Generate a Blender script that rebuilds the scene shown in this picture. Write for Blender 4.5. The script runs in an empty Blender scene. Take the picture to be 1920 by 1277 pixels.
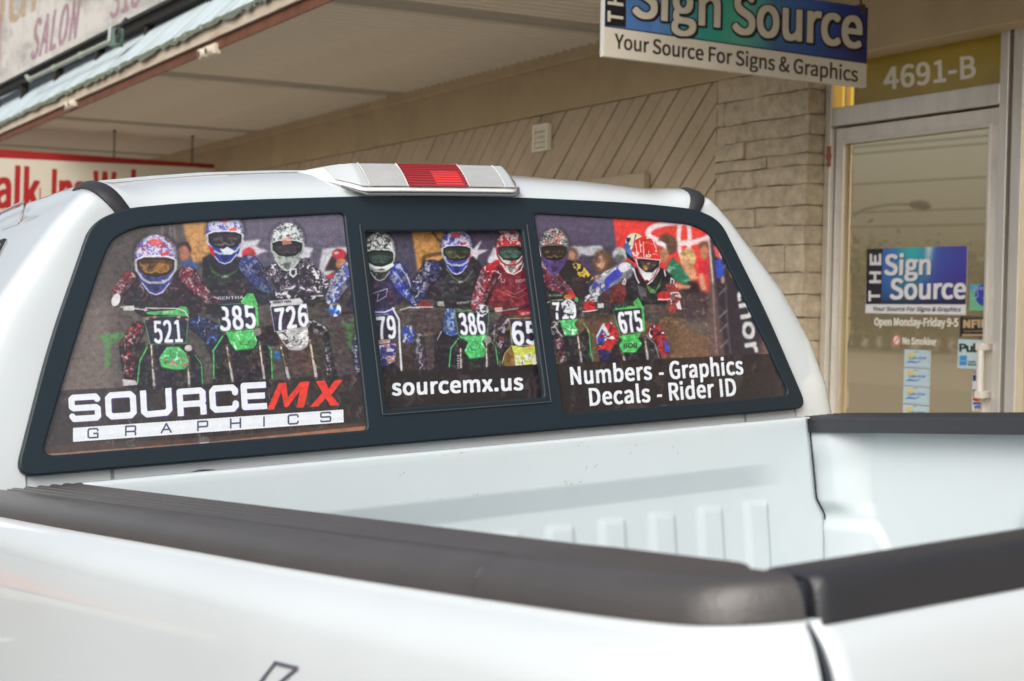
import bpy, bmesh, math, random
import numpy as np
from mathutils import Vector, Matrix

# ------------------------------------------------------------------ camera, sky, sun, exposure
scene = bpy.context.scene
COL = scene.collection
F_PX, CX, CY = 2943.7, 960.0, 638.5            # focal length and centre measured in the 1920 px photograph
CAM_Z = 1.23


def axes(yaw, pitch, roll):
    """camera x, y(down), z(forward) axes expressed in the frame the angles are given in"""
    cy_, sy = math.cos(yaw), math.sin(yaw)
    cp, sp = math.cos(pitch), math.sin(pitch)
    cr, sr = math.cos(roll), math.sin(roll)
    f = np.array([sy * cp, cy_ * cp, sp])
    rt = np.array([cy_, -sy, 0.0])
    up = np.cross(rt, f)
    return np.array([cr * rt + sr * up, -(-sr * rt + cr * up), f])


RB = axes(math.radians(28.58525), math.radians(-1.30911), math.radians(1.18344))   # camera in the street frame
RT = axes(0.5567, 0.0131, -0.0584)                                                  # camera in the truck's frame
CAM_T = np.array([-0.7446, -2.5308, 0.1572])
CAM_W = np.array([0.0, 0.0, CAM_Z])

cam_data = bpy.data.cameras.new("camera")
cam_data.sensor_width = 36.0
cam_data.lens = F_PX / 1920.0 * 36.0
cam_data.clip_start = 0.05
cam_data.clip_end = 2000.0
cam_data.dof.use_dof = True
cam_data.dof.focus_distance = 2.95
cam_data.dof.aperture_fstop = 8.0
cam = bpy.data.objects.new("camera", cam_data)
COL.objects.link(cam)
m = Matrix(((RB[0][0], -RB[1][0], -RB[2][0], 0.0),
            (RB[0][1], -RB[1][1], -RB[2][1], 0.0),
            (RB[0][2], -RB[1][2], -RB[2][2], CAM_Z),
            (0, 0, 0, 1)))
cam.matrix_world = m
scene.camera = cam

SUN_EL, SUN_AZ = math.radians(38), math.radians(230)       # azimuth clockwise from +Y
world = bpy.data.worlds.new("World")
scene.world = world
world.use_nodes = True
wn, wl = world.node_tree.nodes, world.node_tree.links
wn.clear()
w_out = wn.new("ShaderNodeOutputWorld")
w_bg = wn.new("ShaderNodeBackground")
w_sky = wn.new("ShaderNodeTexSky")
w_sky.sky_type = 'NISHITA'
w_sky.sun_disc = False
w_sky.sun_elevation = SUN_EL
w_sky.sun_rotation = SUN_AZ
w_sky.air_density = 1.0
w_sky.dust_density = 6.0
w_sky.ozone_density = 1.0
w_hs = wn.new("ShaderNodeHueSaturation")
w_hs.inputs['Saturation'].default_value = 0.45
wl.new(w_sky.outputs[0], w_hs.inputs['Color'])
wl.new(w_hs.outputs[0], w_bg.inputs[0])
wl.new(w_bg.outputs[0], w_out.inputs[0])
w_bg.inputs[1].default_value = 0.15

sun_d = bpy.data.lights.new("sun", 'SUN')
sun_d.energy = 0.65
sun_d.angle = math.radians(40)
sun_d.color = (1.0, 0.97, 0.92)
sun = bpy.data.objects.new("sun", sun_d)
COL.objects.link(sun)
sd = Vector((math.sin(SUN_AZ) * math.cos(SUN_EL), math.cos(SUN_AZ) * math.cos(SUN_EL), math.sin(SUN_EL)))
sun.rotation_euler = sd.to_track_quat('Z', 'Y').to_euler()
sun.location = sd * 30

scene.view_settings.view_transform = 'Standard'
scene.view_settings.look = 'None'
scene.view_settings.exposure = 0.38
scene.view_settings.gamma = 1.0
scene.view_settings.use_curve_mapping = False


# ------------------------------------------------------------------ measuring: a photo pixel seen on a real plane
def wpt(px, py, ax, val):
    v = RB.T @ np.array([px - CX, py - CY, F_PX])
    return CAM_W + v * ((val - CAM_W[ax]) / v[ax])


def tpt(px, py, n, c):
    v = RT.T @ np.array([px - CX, py - CY, F_PX])
    n = np.array(n, float)
    return CAM_T + v * ((c - n @ CAM_T) / (n @ v))


def w2p(P):
    d = RB @ (np.asarray(P, float) - CAM_W)
    return CX + F_PX * d[0] / d[2], CY + F_PX * d[1] / d[2]


def t2p(P):
    P = np.asarray(P, float)
    d = (P - CAM_T) @ RT.T
    return CX + F_PX * d[..., 0] / d[..., 2], CY + F_PX * d[..., 1] / d[..., 2]


def w2p_a(P):
    d = (np.asarray(P, float) - CAM_W) @ RB.T
    return CX + F_PX * d[..., 0] / d[..., 2], CY + F_PX * d[..., 1] / d[..., 2]


# ------------------------------------------------------------------ materials
MATS = {}


def srgb(r, g, b):
    return tuple(((c / 255.0) / 12.92 if c / 255.0 <= 0.04045 else ((c / 255.0 + 0.055) / 1.055) ** 2.4) for c in (r, g, b))


def mat(name, color, rough=0.6, metal=0.0, noise=0.0, nscale=8.0, bump=0.0, bscale=60.0, coat=0.0, spec=0.5,
        stretch=(1, 1, 1), dirt=None, dirt_amt=0.0, dirt_scale=1.5):
    if name in MATS:
        return MATS[name]
    m_ = bpy.data.materials.new(name)
    m_.use_nodes = True
    nt = m_.node_tree
    b = nt.nodes['Principled BSDF']
    b.inputs['Roughness'].default_value = rough
    b.inputs['Metallic'].default_value = metal
    b.inputs['Coat Weight'].default_value = coat
    b.inputs['Coat Roughness'].default_value = 0.04
    b.inputs['Specular IOR Level'].default_value = spec
    b.inputs['Base Color'].default_value = (*color, 1)
    tc = nt.nodes.new('ShaderNodeTexCoord')
    mp = nt.nodes.new('ShaderNodeMapping')
    mp.inputs['Scale'].default_value = stretch
    nt.links.new(tc.outputs['Object'], mp.inputs[0])
    col_out = None
    if noise > 0:
        n = nt.nodes.new('ShaderNodeTexNoise')
        n.inputs['Scale'].default_value = nscale
        n.inputs['Detail'].default_value = 8
        n.inputs['Roughness'].default_value = 0.65
        nt.links.new(mp.outputs[0], n.inputs['Vector'])
        r = nt.nodes.new('ShaderNodeMapRange')
        r.inputs['From Min'].default_value = 0.3
        r.inputs['From Max'].default_value = 0.7
        r.inputs['To Min'].default_value = 1 - noise
        r.inputs['To Max'].default_value = 1 + noise
        nt.links.new(n.outputs[0], r.inputs[0])
        mx = nt.nodes.new('ShaderNodeVectorMath')
        mx.operation = 'SCALE'
        mx.inputs[0].default_value = color
        nt.links.new(r.outputs[0], mx.inputs['Scale'])
        col_out = mx.outputs[0]
    if dirt is not None:
        n = nt.nodes.new('ShaderNodeTexNoise')
        n.inputs['Scale'].default_value = dirt_scale
        n.inputs['Detail'].default_value = 12
        n.inputs['Roughness'].default_value = 0.75
        nt.links.new(mp.outputs[0], n.inputs['Vector'])
        r = nt.nodes.new('ShaderNodeMapRange')
        r.inputs['From Min'].default_value = 0.48
        r.inputs['From Max'].default_value = 0.75
        r.inputs['To Min'].default_value = 0
        r.inputs['To Max'].default_value = dirt_amt
        nt.links.new(n.outputs[0], r.inputs[0])
        mx = nt.nodes.new('ShaderNodeMix')
        mx.data_type = 'RGBA'
        mx.inputs[7].default_value = (*dirt, 1)
        if col_out:
            nt.links.new(col_out, mx.inputs[6])
        else:
            mx.inputs[6].default_value = (*color, 1)
        nt.links.new(r.outputs[0], mx.inputs[0])
        col_out = mx.outputs[2]
    if col_out:
        nt.links.new(col_out, b.inputs['Base Color'])
    if bump > 0:
        n = nt.nodes.new('ShaderNodeTexNoise')
        n.inputs['Scale'].default_value = bscale
        n.inputs['Detail'].default_value = 6
        nt.links.new(mp.outputs[0], n.inputs['Vector'])
        bp = nt.nodes.new('ShaderNodeBump')
        bp.inputs['Strength'].default_value = min(1.0, bump)
        bp.inputs['Distance'].default_value = 0.004
        nt.links.new(n.outputs[0], bp.inputs['Height'])
        nt.links.new(bp.outputs[0], b.inputs['Normal'])
    MATS[name] = m_
    return m_


# ------------------------------------------------------------------ objects
def link(o, parent=None):
    COL.objects.link(o)
    if parent is not None:
        o.parent = parent
    return o


def tag(o, label=None, cat=None, group=None, kind=None):
    if label:
        o['label'] = label
    if cat:
        o['category'] = cat
    if group:
        o['group'] = group
    if kind:
        o['kind'] = kind
    return o


def empty(name, loc=(0, 0, 0), label=None, cat=None, group=None, matrix=None):
    o = bpy.data.objects.new(name, None)
    COL.objects.link(o)
    o.empty_display_size = 0.2
    if matrix is not None:
        o.matrix_world = matrix
    else:
        o.location = loc
    return tag(o, label, cat, group)


def mesh_obj(name, verts, faces, material, parent=None, smooth=False, mats=None, midx=None):
    me = bpy.data.meshes.new(name)
    me.from_pydata([tuple(map(float, v)) for v in verts], [], [tuple(map(int, f)) for f in faces])
    for mt in (mats or [material]):
        me.materials.append(mt)
    if midx is not None:
        me.polygons.foreach_set('material_index', midx)
    if smooth:
        me.polygons.foreach_set('use_smooth', [True] * len(me.polygons))
    me.update()
    o = bpy.data.objects.new(name, me)
    return link(o, parent)


class MB:
    """collects shapes that make ONE part"""
    def __init__(self):
        self.v, self.f, self.m = [], [], []
        self.cur = 0

    def add(self, vs, fs):
        n = len(self.v)
        self.v += [tuple(map(float, v)) for v in vs]
        self.f += [tuple(n + i for i in f) for f in fs]
        self.m += [self.cur] * len(fs)

    def box(self, lo, hi):
        x0, y0, z0 = lo
        x1, y1, z1 = hi
        self.add([(x0, y0, z0), (x1, y0, z0), (x1, y1, z0), (x0, y1, z0), (x0, y0, z1), (x1, y0, z1), (x1, y1, z1), (x0, y1, z1)],
                 [(0, 3, 2, 1), (4, 5, 6, 7), (0, 1, 5, 4), (1, 2, 6, 5), (2, 3, 7, 6), (3, 0, 4, 7)])

    def hexa(self, c8):
        self.add(c8, [(0, 3, 2, 1), (4, 5, 6, 7), (0, 1, 5, 4), (1, 2, 6, 5), (2, 3, 7, 6), (3, 0, 4, 7)])

    def prism(self, pts, d):
        """closed polygon pts (3D), extruded by vector d"""
        n = len(pts)
        pts = [np.asarray(p, float) for p in pts]
        d = np.asarray(d, float)
        self.add(pts + [p + d for p in pts],
                 [tuple(range(n))[::-1], tuple(range(n, 2 * n))] + [(i, (i + 1) % n, n + (i + 1) % n, n + i) for i in range(n)])

    def tube(self, path, r, seg=10, cap=True):
        path = [np.asarray(p, float) for p in path]
        rr = r if hasattr(r, '__len__') else [r] * len(path)
        vs, fs = [], []
        for i, p in enumerate(path):
            a = path[max(0, i - 1)]
            b = path[min(len(path) - 1, i + 1)]
            t = b - a
            t /= np.linalg.norm(t)
            u = np.cross(t, (0, 0, 1.0))
            if np.linalg.norm(u) < 1e-3:
                u = np.cross(t, (1.0, 0, 0))
            u /= np.linalg.norm(u)
            w = np.cross(t, u)
            for k in range(seg):
                an = 2 * math.pi * k / seg
                vs.append(p + rr[i] * (math.cos(an) * u + math.sin(an) * w))
        for i in range(len(path) - 1):
            for k in range(seg):
                a, b = i * seg + k, i * seg + (k + 1) % seg
                fs.append((a, b, b + seg, a + seg))
        if cap:
            fs.append(tuple(range(seg))[::-1])
            fs.append(tuple((len(path) - 1) * seg + k for k in range(seg)))
        self.add(vs, fs)

    def grid(self, rows, close=False):
        """rows: list of equally long lists of points"""
        h, w = len(rows), len(rows[0])
        vs = [p for r in rows for p in r]
        fs = []
        for i in range(h - 1):
            for j in range(w - 1):
                a = i * w + j
                fs.append((a, a + 1, a + w + 1, a + w))
            if close:
                a = i * w + w - 1
                fs.append((a, i * w, (i + 1) * w, a + w))
        self.add(vs, fs)

    def build(self, name, material, parent=None, smooth=False, bevel=0.0, seg=2, mats=None, auto=None, solid=0.0):
        o = mesh_obj(name, self.v, self.f, material, parent, smooth, mats, self.m if mats else None)
        bm = bmesh.new()
        bm.from_mesh(o.data)
        bmesh.ops.recalc_face_normals(bm, faces=bm.faces)
        bm.to_mesh(o.data)
        bm.free()
        if solid:
            md = o.modifiers.new('solid', 'SOLIDIFY')
            md.thickness = solid
            md.offset = 0
        if bevel > 0:
            md = o.modifiers.new('bevel', 'BEVEL')
            md.width = bevel
            md.segments = seg
            md.limit_method = 'ANGLE'
            md.angle_limit = math.radians(35)
            o.data.polygons.foreach_set('use_smooth', [True] * len(o.data.polygons))
            md.harden_normals = True
        if auto:
            o.data.polygons.foreach_set('use_smooth', [True] * len(o.data.polygons))
            o.data.set_sharp_from_angle(angle=math.radians(auto))
        return o


def box_obj(name, lo, hi, material, parent=None, bevel=0.0):
    b = MB()
    b.box(lo, hi)
    return b.build(name, material, parent, bevel=bevel)


def copy_tree(o, parent=None):
    c = o.copy()
    COL.objects.link(c)
    if parent is not None:
        c.parent = parent
    for ch in list(o.children):
        copy_tree(ch, c)
    return c


# ------------------------------------------------------------------ flat prints: a small painter
# Every print (window film, sign faces, stickers) is drawn with numpy and lies on its own flat board or pane.
_fontcache = {}
try:      # the grotesque that ships with Blender; the built-in face is used when it is not there
    import os
    FONT = bpy.data.fonts.load(os.path.join(bpy.utils.system_resource('DATAFILES'), 'fonts', 'Noto Sans CJK Regular.woff2'))
except Exception:
    FONT = None


def glyph_tris(text, spacing=1.0, shear=0.0):
    key = (text, spacing, shear)
    if key in _fontcache:
        return _fontcache[key]
    cu = bpy.data.curves.new('t', 'FONT')
    if FONT:
        cu.font = FONT
    cu.body = text
    cu.space_character = spacing
    cu.shear = shear
    cu.fill_mode = 'FRONT'
    cu.resolution_u = 5
    ob = bpy.data.objects.new('t', cu)
    me = bpy.data.meshes.new_from_object(ob)
    me.calc_loop_triangles()
    v = np.array([tuple(x.co) for x in me.vertices], float).reshape(-1, 3)[:, :2]
    t = np.array([tuple(x.vertices) for x in me.loop_triangles], int).reshape(-1, 3)
    bpy.data.objects.remove(ob)
    bpy.data.meshes.remove(me)
    bpy.data.curves.remove(cu)
    _fontcache[key] = (v, t)
    return v, t


_cap = []


def fit_y(y):
    """heights in units of a capital; the small letters are raised a little, as in a news gothic"""
    if len(_cap) < 2:
        cap_height()
        _cap.append(glyph_tris('x')[0][:, 1].max() / _cap[0])
    return np.interp(y / _cap[0], [-1, 0, _cap[1], 1, 2], [-.95, 0, .735, 1, 2])


def cap_height():
    if not _cap:
        v, _ = glyph_tris('H')
        _cap.append(v[:, 1].max())
    return _cap[0]


def blur(a, r):
    r = int(round(r))
    if r < 1:
        return a
    for _ in range(2):
        for ax in (0, 1):
            n = a.shape[ax]
            pad = [(0, 0)] * a.ndim
            pad[ax] = (r + 1, r)
            c = np.cumsum(np.pad(a, pad, mode='edge'), axis=ax)
            sl = [slice(None)] * a.ndim
            s2 = [slice(None)] * a.ndim
            sl[ax] = slice(2 * r + 1, 2 * r + 1 + n)
            s2[ax] = slice(0, n)
            a = (c[tuple(sl)] - c[tuple(s2)]) / (2 * r + 1)
    return a


def vnoise(xx, yy, scale, seed, octaves=3):
    rng = np.random.RandomState(seed)
    out = np.zeros_like(xx, dtype=float)
    amp, tot = 1.0, 0.0
    for o in range(octaves):
        g = rng.rand(64, 64)
        x = xx / scale + 13.7 * o
        y = yy / scale + 7.3 * o
        xi, yi = np.floor(x).astype(int), np.floor(y).astype(int)
        fx, fy = x - xi, y - yi
        fx, fy = fx * fx * (3 - 2 * fx), fy * fy * (3 - 2 * fy)
        a = g[yi % 64, xi % 64]
        b = g[yi % 64, (xi + 1) % 64]
        c = g[(yi + 1) % 64, xi % 64]
        d = g[(yi + 1) % 64, (xi + 1) % 64]
        out += amp * ((a * (1 - fx) + b * fx) * (1 - fy) + (c * (1 - fx) + d * fx) * fy)
        tot += amp
        amp *= 0.5
        scale *= 0.5
    return out / tot


class Canvas:
    """a drawing surface covering [x0,x1] x [y0,y1], s samples per unit, y downwards"""
    def __init__(self, x0, y0, x1, y1, s, base):
        self.x0, self.y0, self.s = x0, y0, s
        self.w, self.h = int((x1 - x0) * s), int((y1 - y0) * s)
        self.a = np.empty((self.h, self.w, 3), np.float32)
        self.a[:] = base
        self.z = (0, 0, 1)

    def zoom(self, ox, oy, k):
        self.z = (ox, oy, k)

    def _p(self, pts):
        ox, oy, k = self.z
        p = np.asarray(pts, float).reshape(-1, 2) / k + (ox, oy)
        return (p - (self.x0, self.y0)) * self.s

    def _box(self, p, m=1):
        a = np.floor(p.min(0)).astype(int) - m
        b = np.ceil(p.max(0)).astype(int) + m + 1
        xa, ya = max(0, a[0]), max(0, a[1])
        xb, yb = min(self.w, b[0]), min(self.h, b[1])
        if xb <= xa or yb <= ya:
            return None
        return xa, ya, xb, yb

    def _grid(self, bx):
        xa, ya, xb, yb = bx
        return np.meshgrid(np.arange(xa, xb) + .5, np.arange(ya, yb) + .5)

    def _fill(self, p, bx):
        xx, yy = self._grid(bx)
        ins = np.zeros(xx.shape, bool)
        n = len(p)
        for i in range(n):
            (xa, ya), (xb, yb) = p[i], p[(i + 1) % n]
            if ya == yb:
                continue
            c = ((yy >= min(ya, yb)) & (yy < max(ya, yb)))
            ins ^= c & (xx < xa + (yy - ya) * (xb - xa) / (yb - ya))
        return ins.astype(np.float32)

    def _put(self, bx, msk, col, al=1.0):
        xa, ya, xb, yb = bx
        reg = self.a[ya:yb, xa:xb]
        m_ = (msk * al)[..., None]
        reg[:] = reg * (1 - m_) + np.asarray(col, np.float32) * m_

    def mask(self, kind, *g, soft=0.0):
        k = self.z[2]
        if kind == 'P':
            p = self._p(g[0])
            bx = self._box(p, 2 + int(soft * self.s * 2))
            if bx is None:
                return None
            m_ = self._fill(p, bx)
        elif kind == 'E':
            cx_, cy_, rx, ry, rot = g
            c = self._p([(cx_, cy_)])[0]
            rx, ry = rx / k * self.s, ry / k * self.s
            R = max(rx, ry)
            bx = self._box(np.array([c - R, c + R]), 2 + int(soft * self.s * 2))
            if bx is None:
                return None
            xx, yy = self._grid(bx)
            a = math.radians(rot)
            u = (xx - c[0]) * math.cos(a) + (yy - c[1]) * math.sin(a)
            v = -(xx - c[0]) * math.sin(a) + (yy - c[1]) * math.cos(a)
            m_ = ((u / rx) ** 2 + (v / ry) ** 2 <= 1).astype(np.float32)
        else:
            pts, w = g
            p = self._p(pts)
            ww = np.atleast_1d(np.asarray(w, float)) / k * self.s / 2
            if len(ww) == 1:
                ww = np.repeat(ww, len(p))
            bx = self._box(p, 2 + int(ww.max() + soft * self.s * 2))
            if bx is None:
                return None
            xx, yy = self._grid(bx)
            m_ = np.zeros(xx.shape, np.float32)
            for i in range(len(p) - 1):
                d = p[i + 1] - p[i]
                L = max(1e-6, d @ d)
                t = np.clip(((xx - p[i][0]) * d[0] + (yy - p[i][1]) * d[1]) / L, 0, 1)
                q = np.hypot(xx - p[i][0] - t * d[0], yy - p[i][1] - t * d[1])
                m_ = np.maximum(m_, np.clip(ww[i] + t * (ww[i + 1] - ww[i]) - q + .5, 0, 1))
        if soft:
            m_ = blur(m_, soft * self.s / 2)
        return bx, m_

    def P(self, col, pts, al=1.0, soft=0.0):
        r = self.mask('P', pts, soft=soft)
        if r:
            self._put(r[0], r[1], col, al)

    def E(self, col, cx_, cy_, rx, ry, rot=0, al=1.0, soft=0.0):
        r = self.mask('E', cx_, cy_, rx, ry, rot, soft=soft)
        if r:
            self._put(r[0], r[1], col, al)

    def L(self, col, w, pts, al=1.0, soft=0.0):
        r = self.mask('L', pts, w, soft=soft)
        if r:
            self._put(r[0], r[1], col, al)

    def N(self, kind, g, cols, scale, seed, al=1.0, stretch=1.0, soft=0.0, ridge=False):
        """mottled pattern inside a shape: cols = [(threshold, colour), ...]"""
        r = self.mask(kind, *g, soft=soft)
        if not r:
            return
        bx, m_ = r
        xx, yy = self._grid(bx)
        sc = scale / self.z[2] * self.s
        wx = vnoise(xx, yy, sc * 1.6, seed + 1, 2) - .5
        wy = vnoise(xx, yy, sc * 1.6, seed + 2, 2) - .5
        n = vnoise(xx + wx * sc * 3, (yy + wy * sc * 3) * stretch, sc, seed, 2)
        if ridge:
            n = np.abs(n - .5) * 2
        for th, c in cols:
            self._put(bx, m_ * (n > th), c, al)

    def T(self, text, p0, p1, up, col, bold=0.0, spacing=1.0, shear=0.0, outline=None, shadow=None, al=1.0, base_fit=None):
        """text on the baseline p0-p1, 'up' = vector of one capital's height"""
        v, t = glyph_tris(text, spacing, shear)
        if len(v) == 0:
            return
        k = self.z[2]
        x0, x1 = v[:, 0].min(), v[:, 0].max()
        a = (v[:, 0] - x0) / (x1 - x0)
        b = fit_y(v[:, 1])
        p0, p1, up = map(lambda q: np.asarray(q, float), (p0, p1, up))
        pts = p0 + a[:, None] * (p1 - p0) + b[:, None] * up
        p = self._p(pts)
        bo = bold / k * self.s
        big = bo + (outline[1] / k * self.s if outline else 0)
        if shadow:
            big += max(abs(shadow[1]), abs(shadow[2])) / k * self.s
        bx = self._box(p, 3 + int(big))
        if bx is None:
            return
        xa, ya, xb, yb = bx
        m_ = np.zeros((yb - ya, xb - xa), np.float32)
        for tri in t:
            q = p[tri]
            lo = np.maximum(np.floor(q.min(0)).astype(int), (xa, ya))
            hi = np.minimum(np.ceil(q.max(0)).astype(int) + 1, (xb, yb))
            if (hi <= lo).any():
                continue
            xx, yy = np.meshgrid(np.arange(lo[0], hi[0]) + .5, np.arange(lo[1], hi[1]) + .5)
            d = lambda A, B: (B[0] - A[0]) * (yy - A[1]) - (B[1] - A[1]) * (xx - A[0])
            e0, e1, e2 = d(q[0], q[1]), d(q[1], q[2]), d(q[2], q[0])
            ins = ((e0 >= -1e-6) & (e1 >= -1e-6) & (e2 >= -1e-6)) | ((e0 <= 1e-6) & (e1 <= 1e-6) & (e2 <= 1e-6))
            reg = m_[lo[1] - ya:hi[1] - ya, lo[0] - xa:hi[0] - xa]
            reg[ins] = 1
        m_ = self._dil(m_, bo)
        if shadow:
            sh = self._dil(m_, (outline[1] if outline else 0) / k * self.s)
            dx, dy = int(shadow[1] / k * self.s), int(shadow[2] / k * self.s)
            sh = np.roll(np.roll(sh, dy, 0), dx, 1)
            self._put(bx, blur(sh, shadow[3] / k * self.s if len(shadow) > 3 else 0), shadow[0], al)
        if outline:
            self._put(bx, self._dil(m_, outline[1] / k * self.s), outline[0], al)
        self._put(bx, m_, col, al)

    def _dil(self, m_, r):
        if r < 0.4:
            return m_
        # a rectangular pen keeps the corners of the letters crisp
        for ax, rad in ((1, r), (0, r * .8)):
            R = int(rad)
            fr = rad - R
            out = m_.copy()
            for d in range(1, R + 2):
                wgt = 1.0 if d <= R else fr
                if wgt < .05 or d >= m_.shape[ax]:
                    continue
                for sg in (-1, 1):
                    s = np.roll(m_, sg * d, axis=ax)
                    out = np.maximum(out, s * wgt)
            m_ = out
        return m_

    def sample(self, X, Y):
        """bilinear look-up at positions X, Y"""
        x = np.clip((X - self.x0) * self.s - .5, 0, self.w - 1.001)
        y = np.clip((Y - self.y0) * self.s - .5, 0, self.h - 1.001)
        xi, yi = x.astype(int), y.astype(int)
        fx, fy = (x - xi)[..., None], (y - yi)[..., None]
        a = self.a
        return (a[yi, xi] * (1 - fx) + a[yi, xi + 1] * fx) * (1 - fy) + (a[yi + 1, xi] * (1 - fx) + a[yi + 1, xi + 1] * fx) * fy


def make_image(name, arr):
    """arr: h x w x 3, 0..255 display colours, first row = top"""
    h, w = arr.shape[:2]
    img = bpy.data.images.new(name, w, h, alpha=False)
    px = np.ones((h, w, 4), np.float32)
    px[..., :3] = np.clip(arr[::-1] / 255.0, 0, 1)
    img.pixels.foreach_set(px.ravel())
    img.pack()
    return img


def print_mat(name, img, rough=0.4, coat=0.0, gain=0.9, spec=0.5, bump=0.0, bscale=300, weave=0.0):
    m_ = bpy.data.materials.new(name)
    m_.use_nodes = True
    nt = m_.node_tree
    b = nt.nodes['Principled BSDF']
    t = nt.nodes.new('ShaderNodeTexImage')
    t.image = img
    t.interpolation = 'Linear'
    t.extension = 'EXTEND'
    sc = nt.nodes.new('ShaderNodeVectorMath')
    sc.operation = 'SCALE'
    sc.inputs['Scale'].default_value = gain
    nt.links.new(t.outputs[0], sc.inputs[0])
    out = sc.outputs[0]
    if weave:
        # perforated film: rows of tiny holes darken the print
        uv = nt.nodes.new('ShaderNodeTexCoord')
        vo = nt.nodes.new('ShaderNodeTexVoronoi')
        vo.inputs['Scale'].default_value = 480
        vo.inputs['Randomness'].default_value = 0.15
        nt.links.new(uv.outputs['Object'], vo.inputs['Vector'])
        r = nt.nodes.new('ShaderNodeMapRange')
        r.inputs['From Min'].default_value = 0.18
        r.inputs['From Max'].default_value = 0.34
        r.inputs['To Min'].default_value = 1 - weave
        r.inputs['To Max'].default_value = 1
        nt.links.new(vo.outputs['Distance'], r.inputs[0])
        s2 = nt.nodes.new('ShaderNodeVectorMath')
        s2.operation = 'SCALE'
        nt.links.new(out, s2.inputs[0])
        nt.links.new(r.outputs[0], s2.inputs['Scale'])
        out = s2.outputs[0]
    nt.links.new(out, b.inputs['Base Color'])
    b.inputs['Roughness'].default_value = rough
    b.inputs['Coat Weight'].default_value = coat
    b.inputs['Coat Roughness'].default_value = 0.05
    b.inputs['Specular IOR Level'].default_value = spec
    if bump:
        tc = nt.nodes.new('ShaderNodeTexCoord')
        n = nt.nodes.new('ShaderNodeTexNoise')
        n.inputs['Scale'].default_value = bscale
        nt.links.new(tc.outputs['Object'], n.inputs['Vector'])
        bp = nt.nodes.new('ShaderNodeBump')
        bp.inputs['Strength'].default_value = bump
        bp.inputs['Distance'].default_value = 0.001
        nt.links.new(n.outputs[0], bp.inputs['Height'])
        nt.links.new(bp.outputs[0], b.inputs['Normal'])
    return m_


def set_uv(o, fn):
    me = o.data
    uv = me.uv_layers.new(name='UVMap')
    for lp in me.loops:
        uv.data[lp.index].uv = fn(me.vertices[lp.vertex_index].co)


# ------------------------------------------------------------------ the rear-window film: motocross riders on a start line
ST_S = {  # squared wide letters as strokes in a unit box (y up)
    'S': [[(1, .88), (.93, 1), (.07, 1), (0, .93), (0, .57), (.07, .5), (.93, .5), (1, .43), (1, .07), (.93, 0), (.07, 0), (0, .12)]],
    'O': [[(.12, 0), (.88, 0), (1, .14), (1, .86), (.88, 1), (.12, 1), (0, .86), (0, .14), (.12, 0)]],
    'U': [[(0, 1), (0, .14), (.12, 0), (.88, 0), (1, .14), (1, 1)]],
    'R': [[(0, 0), (0, 1), (.9, 1), (1, .9), (1, .5), (.9, .4), (0, .4)], [(.85, .4), (1, .28), (1, 0)]],
    'C': [[(1, .76), (1, .86), (.88, 1), (.12, 1), (0, .86), (0, .14), (.12, 0), (.88, 0), (1, .14), (1, .24)]],
    'E': [[(1, 1), (0, 1), (0, 0), (1, 0)], [(0, .5), (.92, .5)]],
    'G': [[(1, .74), (1, .86), (.88, 1), (.12, 1), (0, .86), (0, .14), (.12, 0), (1, 0), (1, .46), (.6, .46)]],
    'A': [[(0, 0), (.5, 1), (1, 0)], [(.2, .33), (.8, .33)]],
    'P': [[(0, 0), (0, 1), (.9, 1), (1, .9), (1, .5), (.9, .4), (0, .4)]],
    'H': [[(0, 0), (0, 1)], [(1, 0), (1, 1)], [(0, .5), (1, .5)]],
    'I': [[(.5, 0), (.5, 1)]],
}


def wide_text(c, text, p0, p1, up, col, w, gap=0.28, shear=0.0):
    n = len(text)
    p0, p1, up = map(lambda q: np.asarray(q, float), (p0, p1, up))
    d = (p1 - p0) / (n + (n - 1) * gap)
    for i, ch in enumerate(text):
        o = p0 + d * i * (1 + gap)
        for st in ST_S[ch]:
            c.L(col, w, [o + d * x + up * y for x, y in st])


WHT = (232, 238, 246)
BLK = (42, 38, 48)


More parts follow.
